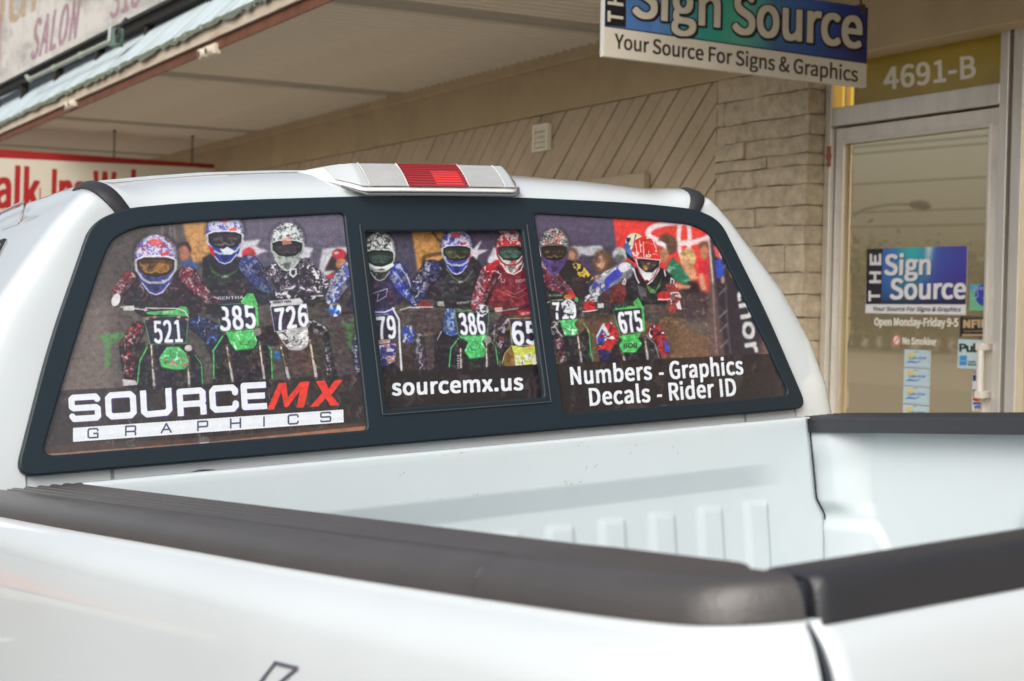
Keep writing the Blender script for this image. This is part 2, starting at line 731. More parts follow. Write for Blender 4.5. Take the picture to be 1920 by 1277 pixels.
def helmet(c, cx, cy, w, h, cols, goggle, chin, seed, trim=(225, 230, 235), lens=None, peak=None, sc=9):
    """a full-face motocross helmet seen from the front; cx,cy = middle of its box"""
    x = lambda a: cx + a * w / 2
    y = lambda b: cy + b * h / 2
    # chin guard
    c.P(chin, [(x(-.86), y(.15)), (x(.86), y(.15)), (x(.74), y(.55)), (x(.42), y(.86)), (x(.15), y(1)), (x(-.15), y(1)), (x(-.42), y(.86)), (x(-.74), y(.55))])
    c.N('P', ([(x(-.86), y(.15)), (x(.86), y(.15)), (x(.74), y(.55)), (x(.42), y(.86)), (x(.15), y(1)), (x(-.15), y(1)), (x(-.42), y(.86)), (x(-.74), y(.55))],),
        [(.6, tuple(v * .55 for v in chin)), (.72, trim)], sc * 1.1, seed + 5, al=.8)
    # shell
    shell = [(x(math.sin(t) * (1.0 if abs(t) < 2.3 else .95)), y(-.28 - math.cos(t) * .72 if abs(t) < 1.57 else -.28 - math.cos(t) * .6)) for t in np.linspace(-2.6, 2.6, 36)]
    c.P(cols[0], shell)
    for i, (th, cc) in enumerate(cols[1]):
        c.N('P', (shell,), [(th, cc)], sc * (.75 if i % 2 == 0 else .55), seed + i * 3, ridge=(i % 2 == 1))
    # form: darker towards the sides and under the peak
    c.L((30, 26, 40), w * .12, [(x(-1), y(-.2)), (x(-.98), y(-.45)), (x(-.8), y(-.75)), (x(-.45), y(-.97))], al=.35, soft=w * .012)
    c.L((30, 26, 40), w * .14, [(x(1), y(-.2)), (x(.98), y(-.45)), (x(.8), y(-.75)), (x(.45), y(-.97))], al=.45, soft=w * .012)
    c.L(tuple(v * .45 for v in cols[0]), w * .02, shell, al=.5)
    # visor peak crease
    c.L(trim, w * .032, [(x(-.95), y(-.14)), (x(-.6), y(-.27)), (x(0), y(-.30)), (x(.6), y(-.27)), (x(.95), y(-.14))])
    if peak:
        c.E(peak, x(-.05), y(-.74), w * .16, h * .055, 0, al=.85)
        c.P(peak, [(x(.2), y(-.37)), (x(.62), y(-.44)), (x(.6), y(-.32)), (x(.25), y(-.28))])
    # opening and goggle
    c.P(tuple(v * .35 for v in goggle), [(x(-.86), y(-.16)), (x(-.5), y(-.24)), (x(.5), y(-.24)), (x(.86), y(-.16)), (x(.84), y(.12)), (x(.5), y(.36)), (x(0), y(.42)), (x(-.5), y(.36)), (x(-.84), y(.12))])
    lensp = [(x(-.76), y(-.11)), (x(-.4), y(-.16)), (x(.4), y(-.16)), (x(.76), y(-.11)), (x(.74), y(.10)), (x(.5), y(.25)), (x(.18), y(.30)), (x(0), y(.27)), (x(-.18), y(.30)), (x(-.5), y(.25)), (x(-.74), y(.10))]
    c.P(goggle, lensp)
    c.N('P', (lensp,), [(.52, tuple(v * .62 for v in goggle)), (.66, tuple(v * .4 for v in goggle))], sc * 1.3, seed + 31, al=.75, stretch=.6)
    c.P(tuple(v * .45 for v in goggle), [(x(-.76), y(-.12)), (x(-.4), y(-.18)), (x(.4), y(-.18)), (x(.76), y(-.12)), (x(.7), y(-.02)), (x(0), y(-.07)), (x(-.7), y(-.02))], al=.7, soft=w * .008)
    if lens:
        c.L(lens, w * .035, [(x(-.5), y(.24)), (x(-.18), y(.27)), (x(0), y(.18)), (x(.2), y(.27)), (x(.5), y(.22))], al=.55, soft=w * .004)
        c.P(tuple(min(255, v * 1.1) for v in lens), [(x(-.62), y(.0)), (x(-.3), y(-.03)), (x(-.36), y(.08)), (x(-.6), y(.10))], al=.35, soft=w * .006)
        c.L(tuple(min(255, v * 1.1) for v in lens), w * .02, [(x(.3), y(.0)), (x(.62), y(.03))], al=.4)
    # rim
    c.L(tuple(v * .8 for v in trim), w * .055, [(x(-.94), y(-.12)), (x(-.9), y(.18)), (x(-.6), y(.48)), (x(-.3), y(.6)), (x(.3), y(.6)), (x(.6), y(.48)), (x(.9), y(.18)), (x(.94), y(-.12))])
    c.P(tuple(v * .5 for v in chin), [(x(-.22), y(.66)), (x(.22), y(.66)), (x(.12), y(.9)), (x(-.12), y(.9))], al=.8)
    c.L(trim, w * .03, [(x(-.62), y(.62)), (x(-.3), y(.92)), (x(0), y(1)), (x(.3), y(.92)), (x(.62), y(.62))], al=.8)


def plate(c, q, num, col=(48, 42, 66), edge=(90, 190, 100), tcol=WHT, bold=2.2, inset=(.1, .9, .14, .86), lean=0.0):
    """number plate on quad q = TL,TR,BR,BL"""
    q = [np.asarray(v, float) for v in q]
    c.P(col, q)
    c.L(edge, 5, q + [q[0]], al=.9)
    f = lambda u, v: q[0] * (1 - u) * (1 - v) + q[1] * u * (1 - v) + q[2] * u * v + q[3] * (1 - u) * v
    u0, u1, v0, v1 = inset
    a, b = f(u0, v1), f(u1, v1)
    up = f(u0, v0) - a + np.array([lean, 0])
    c.T(num, a, b, up, tcol, bold=bold * .62, spacing=1.04)


def arm(c, pts, ws, base, cols, scale, seed, ridge=False):
    ws = [w_ * (1.28 if i_ == 0 else 1.15) for i_, w_ in enumerate(ws)]
    c.L(tuple(v * .30 for v in base), [w_ * 1.14 for w_ in ws], [(p[0] + 2, p[1] + 4) for p in pts], al=.8, soft=1.0)
    c.L(base, ws, pts)
    for i, (th, cc) in enumerate(cols):
        c.N('L', (pts, ws), [(th, cc)], scale * .8, seed + 7 * i, ridge=ridge and i == 0, al=.78, soft=.6)
    wm_ = max(ws)
    for sgx, al_ in ((.36, .42), (-.40, .22)):
        c.L((24, 20, 34), [w_ * .42 for w_ in ws], [(p[0] + sgx * wm_, p[1] + abs(sgx) * wm_ * .4) for p in pts], al=al_, soft=1.2)
    # cloth folds
    c.N('L', (pts, ws), [(.72, tuple(v * .4 for v in base))], scale * .6, seed + 50, al=.6)


def fork(c, a, b, w):
    a, b = np.asarray(a, float), np.asarray(b, float)
    c.L((70, 60, 60), w * 1.5, [a, b])
    c.L((196, 172, 132), w * .85, [a, b])
    c.L((240, 232, 214), w * .30, [a + (-w * .15, 0), b + (-w * .15, 0)])
    c.L((44, 36, 36), w * .25, [a + (w * .28, 0), b + (w * .28, 0)])
    m_ = a * .35 + b * .65
    c.N('L', ([a, b], w), [(.55, (60, 50, 48))], w * .9, int(a[0]) % 97, al=.6)
    c.L((186, 184, 190), w * .7, [m_, b], al=.9)


def rider_bike(c, wheel, arcs, forks, fpoly, fcol, seed, edge=None, fw=20):
    c.P((30, 28, 36), wheel, soft=.6)
    c.N('P', (wheel,), [(.6, (58, 52, 58)), (.74, (92, 84, 84))], 22, seed, al=.8)
    for ar in arcs:
        c.L(edge or fcol, 10, ar, al=.95)
        c.L(tuple(v * .35 for v in (edge or fcol)), 5, [(p[0] + 6, p[1] + 4) for p in ar], al=.7)
    for a, b in forks:
        fork(c, a, b, fw)
    c.P(tuple(v * .5 for v in fcol), [(x_, y_ + 8) for x_, y_ in fpoly])
    c.P(fcol, fpoly)
    xs = [p[0] for p in fpoly]
    ys = [p[1] for p in fpoly]
    mx, my = sum(xs) / len(xs), sum(ys) / len(ys)
    c.N('P', (fpoly,), [(.66, tuple(min(255, v * 1.35 + 25) for v in fcol)), (.8, (225, 235, 225))], 16, seed + 2, al=.8)
    c.L(tuple(v * .55 for v in fcol), 4, [(mx - 40, my - 10), (mx - 22, my + 26), (mx + 22, my + 26), (mx + 40, my - 10)], al=.8)


def paint_film():
    c = Canvas(20, 370, 1530, 890, 2.0, (90, 82, 80))
    xx, yy = np.meshgrid(np.arange(c.w) / c.s + c.x0, np.arange(c.h) / c.s + c.y0)
    # ---- background
    c.zoom(0, 0, 1)
    c.P((110, 100, 95), [(20, 370), (330, 370), (330, 890), (20, 890)], soft=40)
    c.P((84, 76, 74), [(200, 380), (330, 380), (350, 470), (250, 560), (170, 560)], soft=30)
    c.P((74, 70, 60), [(255, 400), (285, 398), (270, 470), (250, 470)], soft=8)
    for x in (303, 318, 326):
        c.L((150, 140, 145), 3, [(x, 400), (x + 2, 440), (x + 6, 520)], al=.6, soft=2)
    c.P((196, 146, 88), [(341, 410), (388, 404), (398, 486), (362, 492), (348, 440)], soft=4)
    c.P((98, 92, 112), [(395, 370), (660, 370), (672, 520), (400, 520)], soft=6)
    c.P((74, 70, 92), [(655, 370), (780, 370), (780, 545), (655, 545)], soft=2)
    c.P((72, 62, 84), [(840, 370), (1150, 370), (1180, 560), (840, 560)], soft=3)
    c.P((84, 76, 100), [(1000, 370), (1150, 370), (1160, 470), (1000, 450)], soft=10)
    c.P((190, 138, 74), [(772, 434), (830, 430), (846, 480), (848, 515), (784, 512)], soft=2)
    c.L((92, 66, 40), 5, [(812, 436), (822, 450), (845, 458)], soft=1)
    c.L((92, 66, 40), 7, [(793, 510), (796, 481), (845, 471)], soft=1)
    # big white letters of the banner
    c.P((205, 203, 212), [(455, 452), (490, 448), (480, 462), (505, 470), (470, 482), (462, 520), (452, 500), (440, 470)], soft=2)
    c.P((200, 200, 208), [(560, 462), (588, 464), (580, 485), (560, 520), (552, 500)], soft=2)
    c.P((200, 200, 208), [(604, 466), (660, 462), (672, 474), (620, 484), (610, 505), (612, 530), (598, 510)], soft=2)
    c.P((208, 206, 216), [(904, 449), (896, 468), (918, 468), (897, 478), (890, 496), (880, 478), (868, 474), (890, 464)], soft=1.2)
    c.P((205, 203, 212), [(926, 462), (914, 488), (916, 500), (934, 492), (940, 470)], soft=2)
    c.P((182, 184, 190), [(1066, 462), (1128, 460), (1134, 474), (1106, 480), (1090, 476), (1084, 486), (1072, 482)], soft=2.5)
    c.P((215, 215, 222), [(1009, 455), (1012, 500), (1022, 470)], soft=2)
    # red banner with the white ring emblem
    c.P((222, 62, 58), [(1149, 404), (1345, 410), (1360, 560), (1168, 560)], soft=1.5)
    c.zoom(1220, 400, 4.258)
    ring = lambda cx_, cy_, rx, ry, t0=0, t1=360: [(cx_ + rx * math.cos(math.radians(t)), cy_ + ry * math.sin(math.radians(t))) for t in np.linspace(t0, t1, 40)]
    c.L((236, 214, 218), 44, ring(235, 155, 255, 82), soft=1)
    c.L((236, 214, 218), 34, ring(270, 195, 44, 170), soft=1)
    c.L((236, 214, 218), 26, ring(262, 92, 150, 44, 0, 360), al=.0)
    # crowd in green, blonde, brown
    c.E((96, 70, 56), 150, 250, 66, 78, soft=3)
    c.P((38, 110, 84), [(130, 420), (180, 350), (245, 420), (320, 520), (330, 590), (250, 560), (130, 520)], soft=2)
    c.N('P', ([(130, 420), (180, 350), (245, 420), (320, 520), (330, 590), (250, 560), (130, 520)],), [(.6, (60, 150, 116)), (.75, (180, 205, 190))], 26, 11)
    c.E((182, 128, 98), 108, 330, 40, 60, soft=3)
    c.E((105, 72, 54), 120, 210, 55, 48, soft=3)
    c.P((232, 230, 236), [(38, 245), (80, 215), (128, 245), (128, 290), (95, 265)], soft=1)
    c.E((214, 186, 126), 300, 360, 62, 82, soft=3)
    c.E((206, 158, 122), 290, 380, 30, 44, soft=2)
    c.P((208, 150, 114), [(270, 450), (350, 430), (380, 520), (330, 540)], soft=2)
    c.N('E', (300, 360, 66, 88, 0), [(.62, (150, 116, 74))], 22, 17, al=.7)
    c.E((112, 72, 52), 425, 260, 40, 40, soft=3)
    c.E((188, 128, 98), 432, 310, 34, 56, soft=3)
    c.P((196, 40, 54), [(385, 380), (460, 380), (470, 470), (390, 500)], soft=2)
    c.P((206, 150, 120), [(385, 480), (420, 480), (450, 615), (400, 615)], soft=2)
    c.P((34, 27, 34), [(240, 600), (310, 540), (380, 540), (400, 620), (450, 640), (505, 640), (505, 740), (240, 740)], soft=6)
    c.P((202, 150, 112), [(190, 560), (250, 570), (330, 575), (310, 600), (230, 605)], soft=2)
    c.zoom(980, 380, 3.04)
    # woman in the middle
    c.E((112, 80, 62), 455, 335, 54, 66, soft=3)
    c.E((206, 158, 128), 446, 340, 24, 38, soft=2)
    c.P((204, 146, 112), [(410, 415), (490, 400), (500, 450), (430, 460)], soft=2)
    c.N('E', (455, 335, 54, 66, 0), [(.62, (70, 48, 40))], 20, 5, al=.6)
    c.E((178, 182, 186), 556, 296, 44, 44, soft=2)
    c.E((90, 96, 104), 552, 318, 34, 22, soft=2)
    c.E((118, 86, 74), 284, 300, 34, 48, soft=3)
    c.E((182, 130, 104), 280, 300, 18, 26, soft=2)
    # ---- ground and bank
    c.zoom(0, 0, 1)
    c.P((78, 68, 70), [(600, 560), (900, 545), (1030, 545), (1030, 720), (600, 730)], soft=10)
    c.P((62, 50, 56), [(1030, 560), (1170, 550), (1260, 545), (1340, 550), (1340, 600), (1030, 600)], soft=8)
    c.P((112, 84, 66), [(1040, 600), (1180, 590), (1250, 580), (1300, 620), (1460, 690), (1460, 700), (1040, 700)], soft=14)
    c.P((96, 76, 74), [(1330, 420), (1420, 420), (1500, 700), (1330, 700)], soft=8)
    c.P((48, 42, 52), [(1330, 410), (1372, 420), (1400, 520), (1440, 670), (1360, 670), (1340, 520)], soft=5)
    c.P((122, 94, 86), [(1440, 590), (1480, 690), (1420, 690)], soft=14)
    # spray of dirt
    c.N('P', ([(1240, 555), (1330, 545), (1360, 690), (1230, 690)],), [(.70, (150, 120, 92)), (.78, (190, 164, 130))], 2.2, 31, al=.6)
    # green scratches on the bank
    for g in (([(182, 628), (236, 622), (228, 640), (208, 642), (206, 690), (196, 690), (198, 645)]), ([(639, 606), (664, 604), (660, 640), (664, 668), (654, 650), (650, 618)])):
        c.P((86, 150, 84), g, al=.75, soft=3)
    c.N('P', ([(310, 640), (400, 640), (400, 740), (310, 740)],), [(.7, (80, 120, 80))], 6, 77, al=.25)
    # truss
    c.zoom(1220, 400, 4.258)
    c.L((205, 205, 205), 13, [(462, 170), (480, 330), (500, 560)], soft=1)
    c.L((150, 140, 140), 9, [(500, 560), (510, 800), (530, 1120)], al=.8, soft=1)
    for yk in (430, 610, 790, 900, 1030):
        c.L((168, 164, 166), 8, [(530 + yk * .03, yk + 40), (590 + yk * .03, yk - 20)], al=.85, soft=1)
        c.L((110, 104, 108), 6, [(530 + yk * .03, yk - 40), (590 + yk * .03, yk + 20)], al=.6, soft=1)
    c.L((110, 96, 96), 12, [(600, 560), (610, 800), (640, 1130)], al=.7, soft=1.5)
    c.P((52, 74, 176), [(512, 380), (560, 350), (590, 450), (590, 520), (530, 520)], soft=1.5)
    c.P((214, 90, 92), [(500, 250), (560, 290), (570, 370), (520, 340)], soft=1.5)
    c.P((206, 206, 214), [(545, 285), (572, 330), (572, 372), (556, 340)], soft=1)
    c.E((190, 140, 110), 580, 530, 16, 30, soft=2)
    c.P((228, 172, 44), [(622, 440), (650, 446), (706, 545), (680, 540), (640, 500)], soft=1)
    # 'thor' down the tower
    c.T('thor', (694, 612), (770, 1122), (112, -20), (206, 208, 210), bold=7, spacing=1.0)
    # blur of the distance
    c.a = blur(c.a, 2).astype(np.float32)
    n = vnoise(xx * 2, yy * 2, 3, 4, 3)
    c.a *= (0.84 + 0.32 * n)[..., None].astype(np.float32)

    # ================= rider 521
    c.zoom(200, 400, 3.545)
    c.E((170, 110, 88), 512, 262, 44, 52, soft=4)
    c.P((60, 42, 40), [(465, 250), (480, 190), (540, 185), (565, 230), (560, 260), (530, 215), (490, 215)], soft=2)
    c.P((60, 100, 170), [(500, 330), (560, 310), (600, 340), (600, 420), (520, 400)], soft=3)
    c.P((44, 34, 42), [(125, 400), (190, 385), (460, 375), (560, 400), (640, 520), (640, 640), (560, 700), (240, 690), (110, 600)], soft=2)
    c.N('P', ([(125, 400), (190, 385), (460, 375), (560, 400), (600, 520), (560, 640), (240, 640), (130, 560)],), [(.64, (78, 44, 50)), (.77, (150, 150, 152))], 30, 41, al=.75)
    arm(c, [(150, 430), (80, 510), (60, 590)], [70, 66, 44], (128, 44, 52), [(.55, (196, 190, 196)), (.75, (60, 40, 46))], 22, 61)
    c.E((214, 216, 220), 62, 575, 28, 44, 20)
    arm(c, [(540, 410), (610, 500), (720, 600)], [90, 80, 46], (132, 40, 58), [(.56, (204, 196, 202)), (.75, (60, 34, 44))], 22, 66)
    c.L((190, 190, 192), 10, [(95, 622), (190, 632), (270, 642)])
    c.P((196, 202, 196), [(110, 615), (185, 612), (185, 645), (112, 645)])
    helmet(c, 328, 340, 288, 400, ((214, 210, 226), [(.5, (122, 104, 196)), (.3, (206, 206, 226)), (.66, (170, 70, 120))]), (150, 102, 52), (66, 70, 150), 3, peak=(228, 84, 74), lens=(214, 164, 70), sc=26)
    c.P((34, 30, 36), [(120, 880), (260, 850), (250, 1180), (110, 1150)], soft=3)
    arm(c, [(205, 760), (140, 880), (150, 1050)], [70, 90, 70], (60, 34, 40), [(.55, (186, 60, 66)), (.68, (215, 210, 210))], 34, 70)
    c.P((200, 194, 196), [(105, 1100), (190, 1110), (210, 1140), (110, 1148)])
    arm(c, [(600, 730), (700, 790), (760, 960)], [80, 110, 90], (34, 44, 80), [(.6, (60, 110, 190)), (.72, (210, 214, 220))], 34, 75)
    rider_bike(c, [(280, 870), (560, 870), (640, 1000), (650, 1200), (200, 1200), (210, 1000)], [[(270, 890), (222, 980), (205, 1130)], [(575, 920), (632, 1000), (640, 1150)]],
               [((300, 880), (318, 1160)), ((545, 930), (550, 1160))], [(350, 960), (400, 890), (480, 885), (530, 930), (548, 1000), (520, 1035), (440, 1035), (365, 1020)], (84, 190, 108), 80)
    c.N('P', ([(380, 950), (540, 960), (540, 1020), (390, 1010)],), [(.5, (206, 90, 150)), (.66, (240, 200, 80)), (.76, (40, 40, 40))], 18, 84)
    c.P((40, 34, 40), [(520, 870), (570, 880), (590, 940), (540, 950)])
    c.E((190, 186, 180), 545, 895, 26, 22)
    plate(c, [(248, 690), (545, 680), (528, 860), (290, 870)], '521', bold=7, inset=(.14, .9, .16, .95), lean=14)
    c.P((84, 186, 104), [(262, 655), (460, 640), (490, 615), (530, 620), (550, 665), (540, 680), (275, 672)])
    c.L((216, 220, 216), 7, [(256, 650), (262, 628), (470, 632), (520, 650), (546, 690)])
    c.T('HHIHH', (380, 665), (440, 662), (0, -16), (200, 208, 200), bold=1)
    for q in ((268, 700), (320, 690), (480, 690), (536, 704)):
        c.E((206, 120, 130), q[0], q[1], 13, 9)

    # ================= rider 385
    c.zoom(380, 390, 3.45)
    c.E((196, 50, 62), 300, 300, 44, 46, soft=3)
    c.E((150, 90, 80), 316, 330, 26, 30, soft=3)
    c.P((38, 36, 48), [(0, 320), (60, 290), (260, 320), (380, 400), (480, 500), (480, 600), (360, 640), (0, 640)], soft=2)
    c.N('P', ([(0, 340), (60, 300), (260, 330), (300, 500), (240, 600), (0, 620)],), [(.62, (78, 62, 62)), (.78, (130, 120, 116))], 34, 101, al=.7)
    c.P((30, 30, 34), [(0, 330), (60, 320), (130, 430), (240, 380), (250, 520), (30, 540)], al=.7, soft=2)
    arm(c, [(300, 370), (390, 480), (500, 540)], [100, 100, 60], (52, 62, 118), [(.5, (150, 156, 196)), (.68, (40, 60, 150))], 26, 108)
    c.N('E', (525, 545, 46, 34, 15), [(0, (40, 110, 190)), (.55, (170, 196, 226))], 20, 111)
    arm(c, [(0, 540), (40, 590), (110, 610)], [60, 60, 40], (130, 50, 66), [(.5, (206, 200, 208))], 22, 109)
    helmet(c, 145, 195, 250, 330, ((196, 196, 224), [(.5, (100, 92, 186)), (.3, (216, 216, 232))]), (84, 70, 78), (40, 60, 160), 13, peak=(226, 96, 76), lens=(190, 176, 172), sc=26)
    c.P((214, 222, 230), [(120, 275), (160, 248), (206, 275), (190, 300), (140, 300)])
    c.P((188, 40, 52), [(36, 236), (70, 262), (84, 315), (56, 300)])
    c.P((62, 96, 62), [(34, 330), (70, 400), (130, 440), (220, 400), (236, 350), (226, 410), (140, 462), (60, 420)], al=.9)
    c.T('HH', (128, 448), (164, 446), (0, -12), (190, 200, 200), bold=1)
    rider_bike(c, [(110, 820), (400, 830), (450, 940), (455, 1160), (70, 1160), (66, 940)], [[(130, 830), (72, 920), (74, 1100)], [(392, 836), (446, 920), (452, 1100)]],
               [((160, 890), (196, 1120)), ((372, 870), (400, 1100))], [(150, 800), (330, 785), (355, 850), (350, 880), (330, 905), (215, 918), (180, 870)], (84, 200, 104), 120)
    c.P((36, 30, 36), [(330, 780), (390, 790), (400, 860), (350, 850)])
    c.E((150, 140, 134), 356, 800, 24, 26)
    plate(c, [(88, 625), (352, 612), (352, 775), (122, 795)], '385', bold=8, inset=(.0, .98, .12, .98), lean=10)
    c.P((40, 34, 44), [(30, 620), (110, 620), (150, 700), (80, 720), (20, 680)], soft=2)
    c.L((40, 36, 44), 16, [(60, 590), (160, 600), (250, 600)])
    c.P((90, 200, 104), [(246, 604), (290, 550), (330, 552), (356, 620), (366, 760), (350, 770), (340, 640), (260, 620)])
    c.T('RENTHA', (100, 594), (266, 586), (0, -20), (206, 212, 212), bold=1)

    # ================= rider 726
    c.P((44, 38, 50), [(370, 400), (450, 360), (690, 320), (790, 430), (830, 520), (720, 640), (420, 600), (470, 510)], soft=2)
    c.N('P', ([(370, 400), (450, 360), (690, 320), (790, 430), (830, 520), (700, 600), (480, 580), (430, 480)],), [(.52, (150, 140, 160)), (.6, (44, 38, 50)), (.7, (215, 210, 220))], 24, 131)
    c.N('P', ([(690, 320), (800, 440), (840, 540), (740, 500), (690, 400)],), [(.45, (225, 222, 230))], 18, 133, ridge=True)
    helmet(c, 550, 250, 224, 310, ((206, 214, 212), [(.5, (72, 76, 84)), (.36, (226, 232, 230))]), (52, 44, 52), (170, 178, 176), 23, trim=(210, 222, 218), lens=(90, 80, 84), sc=20)
    c.P((214, 140, 120), [(512, 210), (560, 180), (580, 230), (520, 240)], al=.8)
    c.P((206, 214, 212), [(566, 390), (608, 390), (612, 430), (588, 452), (560, 430)])
    c.P((50, 46, 56), [(576, 400), (600, 400), (600, 425), (588, 436), (574, 424)])
    c.P((40, 34, 40), [(380, 760), (480, 760), (500, 900), (400, 880)], soft=3)
    arm(c, [(700, 750), (770, 800), (800, 960), (830, 1080)], [50, 70, 60, 60], (50, 44, 54), [(.55, (200, 200, 206))], 24, 137)
    c.P((60, 48, 48), [(690, 800), (790, 820), (800, 1090), (740, 1100)], al=.8, soft=3)
    rider_bike(c, [(540, 860), (700, 850), (720, 1100), (560, 1110)], [], [((512, 890), (560, 1110)), ((700, 860), (738, 1100))],
               [(480, 800), (680, 770), (690, 850), (680, 890), (640, 925), (560, 915), (520, 870)], (190, 188, 192), 140, fw=26)
    c.P((84, 66, 60), [(550, 930), (700, 910), (716, 1090), (580, 1100)], soft=3)
    c.N('P', ([(490, 800), (680, 775), (690, 850), (660, 920), (560, 915), (520, 870)],), [(.5, (60, 56, 64))], 18, 143, ridge=True)
    plate(c, [(440, 635), (672, 620), (690, 765), (468, 800)], '726', bold=8, inset=(.06, .97, .12, .95), edge=(206, 206, 212), lean=12)
    c.L((216, 218, 220), 12, [(440, 606), (560, 600), (640, 598)])
    c.P((214, 216, 220), [(440, 640), (448, 600), (600, 585), (630, 580), (654, 605), (648, 620)], al=.9)
    c.T('RENTHAL', (455, 618), (580, 608), (0, -13), (50, 48, 60), bold=1)
    c.L((46, 40, 46), 14, [(700, 610), (790, 600)])
    c.L((206, 206, 210), 8, [(705, 570), (780, 566)])
    c.P((40, 110, 190), [(470, 920), (500, 930), (500, 980), (462, 970)], soft=2)

    # ================= rider 279 (split by the frame)
    c.zoom(600, 410, 4.12)
    c.P((60, 50, 56), [(40, 400), (90, 290), (200, 260), (250, 330), (220, 400)], soft=3)
    c.E((196, 40, 58), 148, 272, 52, 42, soft=1.5)
    c.E((230, 190, 190), 132, 262, 22, 12, soft=1.5)
    c.E((196, 134, 100), 168, 350, 44, 48, soft=3)
    c.P((200, 40, 46), [(50, 440), (150, 410), (140, 440), (100, 480)], soft=1)
    c.P((196, 184, 184), [(20, 410), (120, 396), (60, 440)], soft=2)
    c.P((44, 40, 76), [(250, 390), (380, 400), (560, 380), (700, 480), (640, 640), (520, 700), (380, 700), (200, 690), (250, 560)], soft=2)
    c.N('P', ([(390, 430), (600, 380), (620, 560), (540, 690), (400, 690)],), [(.6, (72, 54, 84)), (.76, (150, 84, 92))], 34, 151, al=.7)
    arm(c, [(240, 400), (150, 500), (90, 620)], [110, 120, 80], (196, 200, 216), [(.5, (50, 72, 170)), (.66, (226, 228, 236)), (.76, (36, 40, 84))], 24, 155)
    c.N('E', (118, 700, 48, 56, 0), [(0, (50, 80, 170)), (.5, (130, 186, 230)), (.66, (230, 236, 240))], 22, 158)
    c.L((200, 140, 60), 8, [(84, 660), (150, 660)])
    arm(c, [(590, 410), (650, 520), (740, 630)], [110, 110, 76], (44, 66, 170), [(.56, (206, 208, 220)), (.72, (52, 44, 90))], 24, 161)
    c.L((216, 218, 226), 9, [(620, 380), (670, 440), (700, 520)], al=.8)
    c.L((190, 196, 226), 6, [(400, 580), (520, 540), (510, 600), (440, 640), (450, 580)])
    helmet(c, 462, 290, 240, 380, ((226, 232, 230), [(.5, (58, 60, 66)), (.36, (226, 232, 230))]), (54, 78, 72), (60, 60, 64), 33, trim=(222, 230, 226), lens=(96, 130, 112), sc=24)
    c.P((222, 230, 228), [(360, 330), (420, 365), (480, 372), (560, 340), (575, 360), (520, 400), (480, 385), (430, 395), (370, 360)])
    c.E((140, 60, 52), 790, 660, 44, 34, soft=1)
    c.L((200, 200, 204), 9, [(620, 705), (690, 685), (790, 690)])
    c.L((44, 38, 44), 20, [(180, 730), (310, 720)])
    c.P((56, 80, 170), [(630, 840), (690, 820), (760, 900), (780, 1000), (720, 1080), (640, 960)], soft=1)
    c.N('P', ([(630, 840), (700, 820), (780, 900), (800, 1040), (740, 1100), (640, 960)],), [(.62, (206, 206, 214)), (.74, (160, 130, 100))], 30, 165)
    arm(c, [(760, 920), (775, 1040), (790, 1160)], [60, 60, 50], (70, 66, 84), [(.5, (196, 190, 190))], 22, 166)
    arm(c, [(320, 880), (290, 1000), (310, 1160)], [60, 80, 60], (60, 56, 84), [(.55, (206, 210, 216)), (.7, (60, 90, 170))], 26, 168)
    c.P((60, 46, 44), [(640, 960), (730, 960), (740, 1180), (640, 1190)], soft=3)
    c.P((32, 28, 40), [(430, 1080), (560, 1100), (640, 1190), (640, 1240), (430, 1240)], soft=2)
    c.P((66, 60, 140), [(440, 980), (590, 960), (580, 1100), (500, 1140), (460, 1130)])
    c.N('P', ([(440, 980), (590, 960), (580, 1100), (500, 1140), (460, 1130)],), [(.5, (206, 212, 226)), (.62, (196, 60, 80)), (.7, (180, 160, 70)), (.8, (40, 40, 120))], 26, 171)
    plate(c, [(350, 750), (588, 745), (596, 930), (370, 950)], '279', col=(46, 42, 70), edge=(60, 56, 130), bold=9, inset=(.02, .97, .1, .94))
    c.P((216, 206, 206), [(440, 940), (540, 932), (540, 958), (444, 970)])
    c.T('OMEX', (452, 962), (530, 950), (0, -14), (170, 80, 60), bold=1)
    c.P((64, 60, 140), [(400, 700), (560, 690), (590, 740), (410, 750)])
    c.T('HUSTER', (425, 752), (530, 745), (0, -12), (190, 196, 214), bold=1)
    c.L((222, 226, 232), 11, [(415, 722), (500, 722), (556, 700), (575, 692)])
    c.L((216, 222, 222), 16, [(560, 690), (610, 780), (614, 940), (630, 1180)])

    # ================= rider 386
    c.zoom(780, 400, 3.756)
    c.P((36, 34, 44), [(0, 440), (90, 380), (180, 320), (400, 300), (480, 380), (520, 520), (400, 640), (260, 660), (80, 600), (0, 560)], soft=2)
    c.N('P', ([(90, 380), (180, 340), (400, 320), (470, 390), (420, 560), (300, 640), (100, 580)],), [(.62, (64, 58, 72)), (.76, (96, 92, 96))], 34, 201, al=.7)
    arm(c, [(110, 400), (40, 480), (20, 590)], [110, 100, 60], (50, 60, 120), [(.5, (36, 34, 60)), (.62, (206, 208, 220))], 24, 205)
    c.N('L', ([(0, 470), (60, 430), (100, 400)], [50, 50, 40]), [(.45, (214, 216, 226))], 14, 206, ridge=True)
    c.L((130, 150, 130), 10, [(215, 390), (260, 450), (310, 480), (350, 470), (400, 400)], al=.7)
    c.T('HH', (300, 492), (330, 490), (0, -12), (214, 220, 220), bold=1)
    helmet(c, 288, 270, 222, 320, ((98, 88, 196), [(.42, (214, 216, 230)), (.5, (84, 74, 186))]), (70, 80, 60), (58, 70, 180), 43, peak=(222, 74, 66), lens=(176, 164, 90), sc=20)
    c.L((196, 50, 56), 9, [(384, 290), (372, 340)])
    c.P((34, 30, 40), [(130, 860), (210, 780), (310, 850), (240, 1000), (240, 1120), (130, 1120)], soft=2)
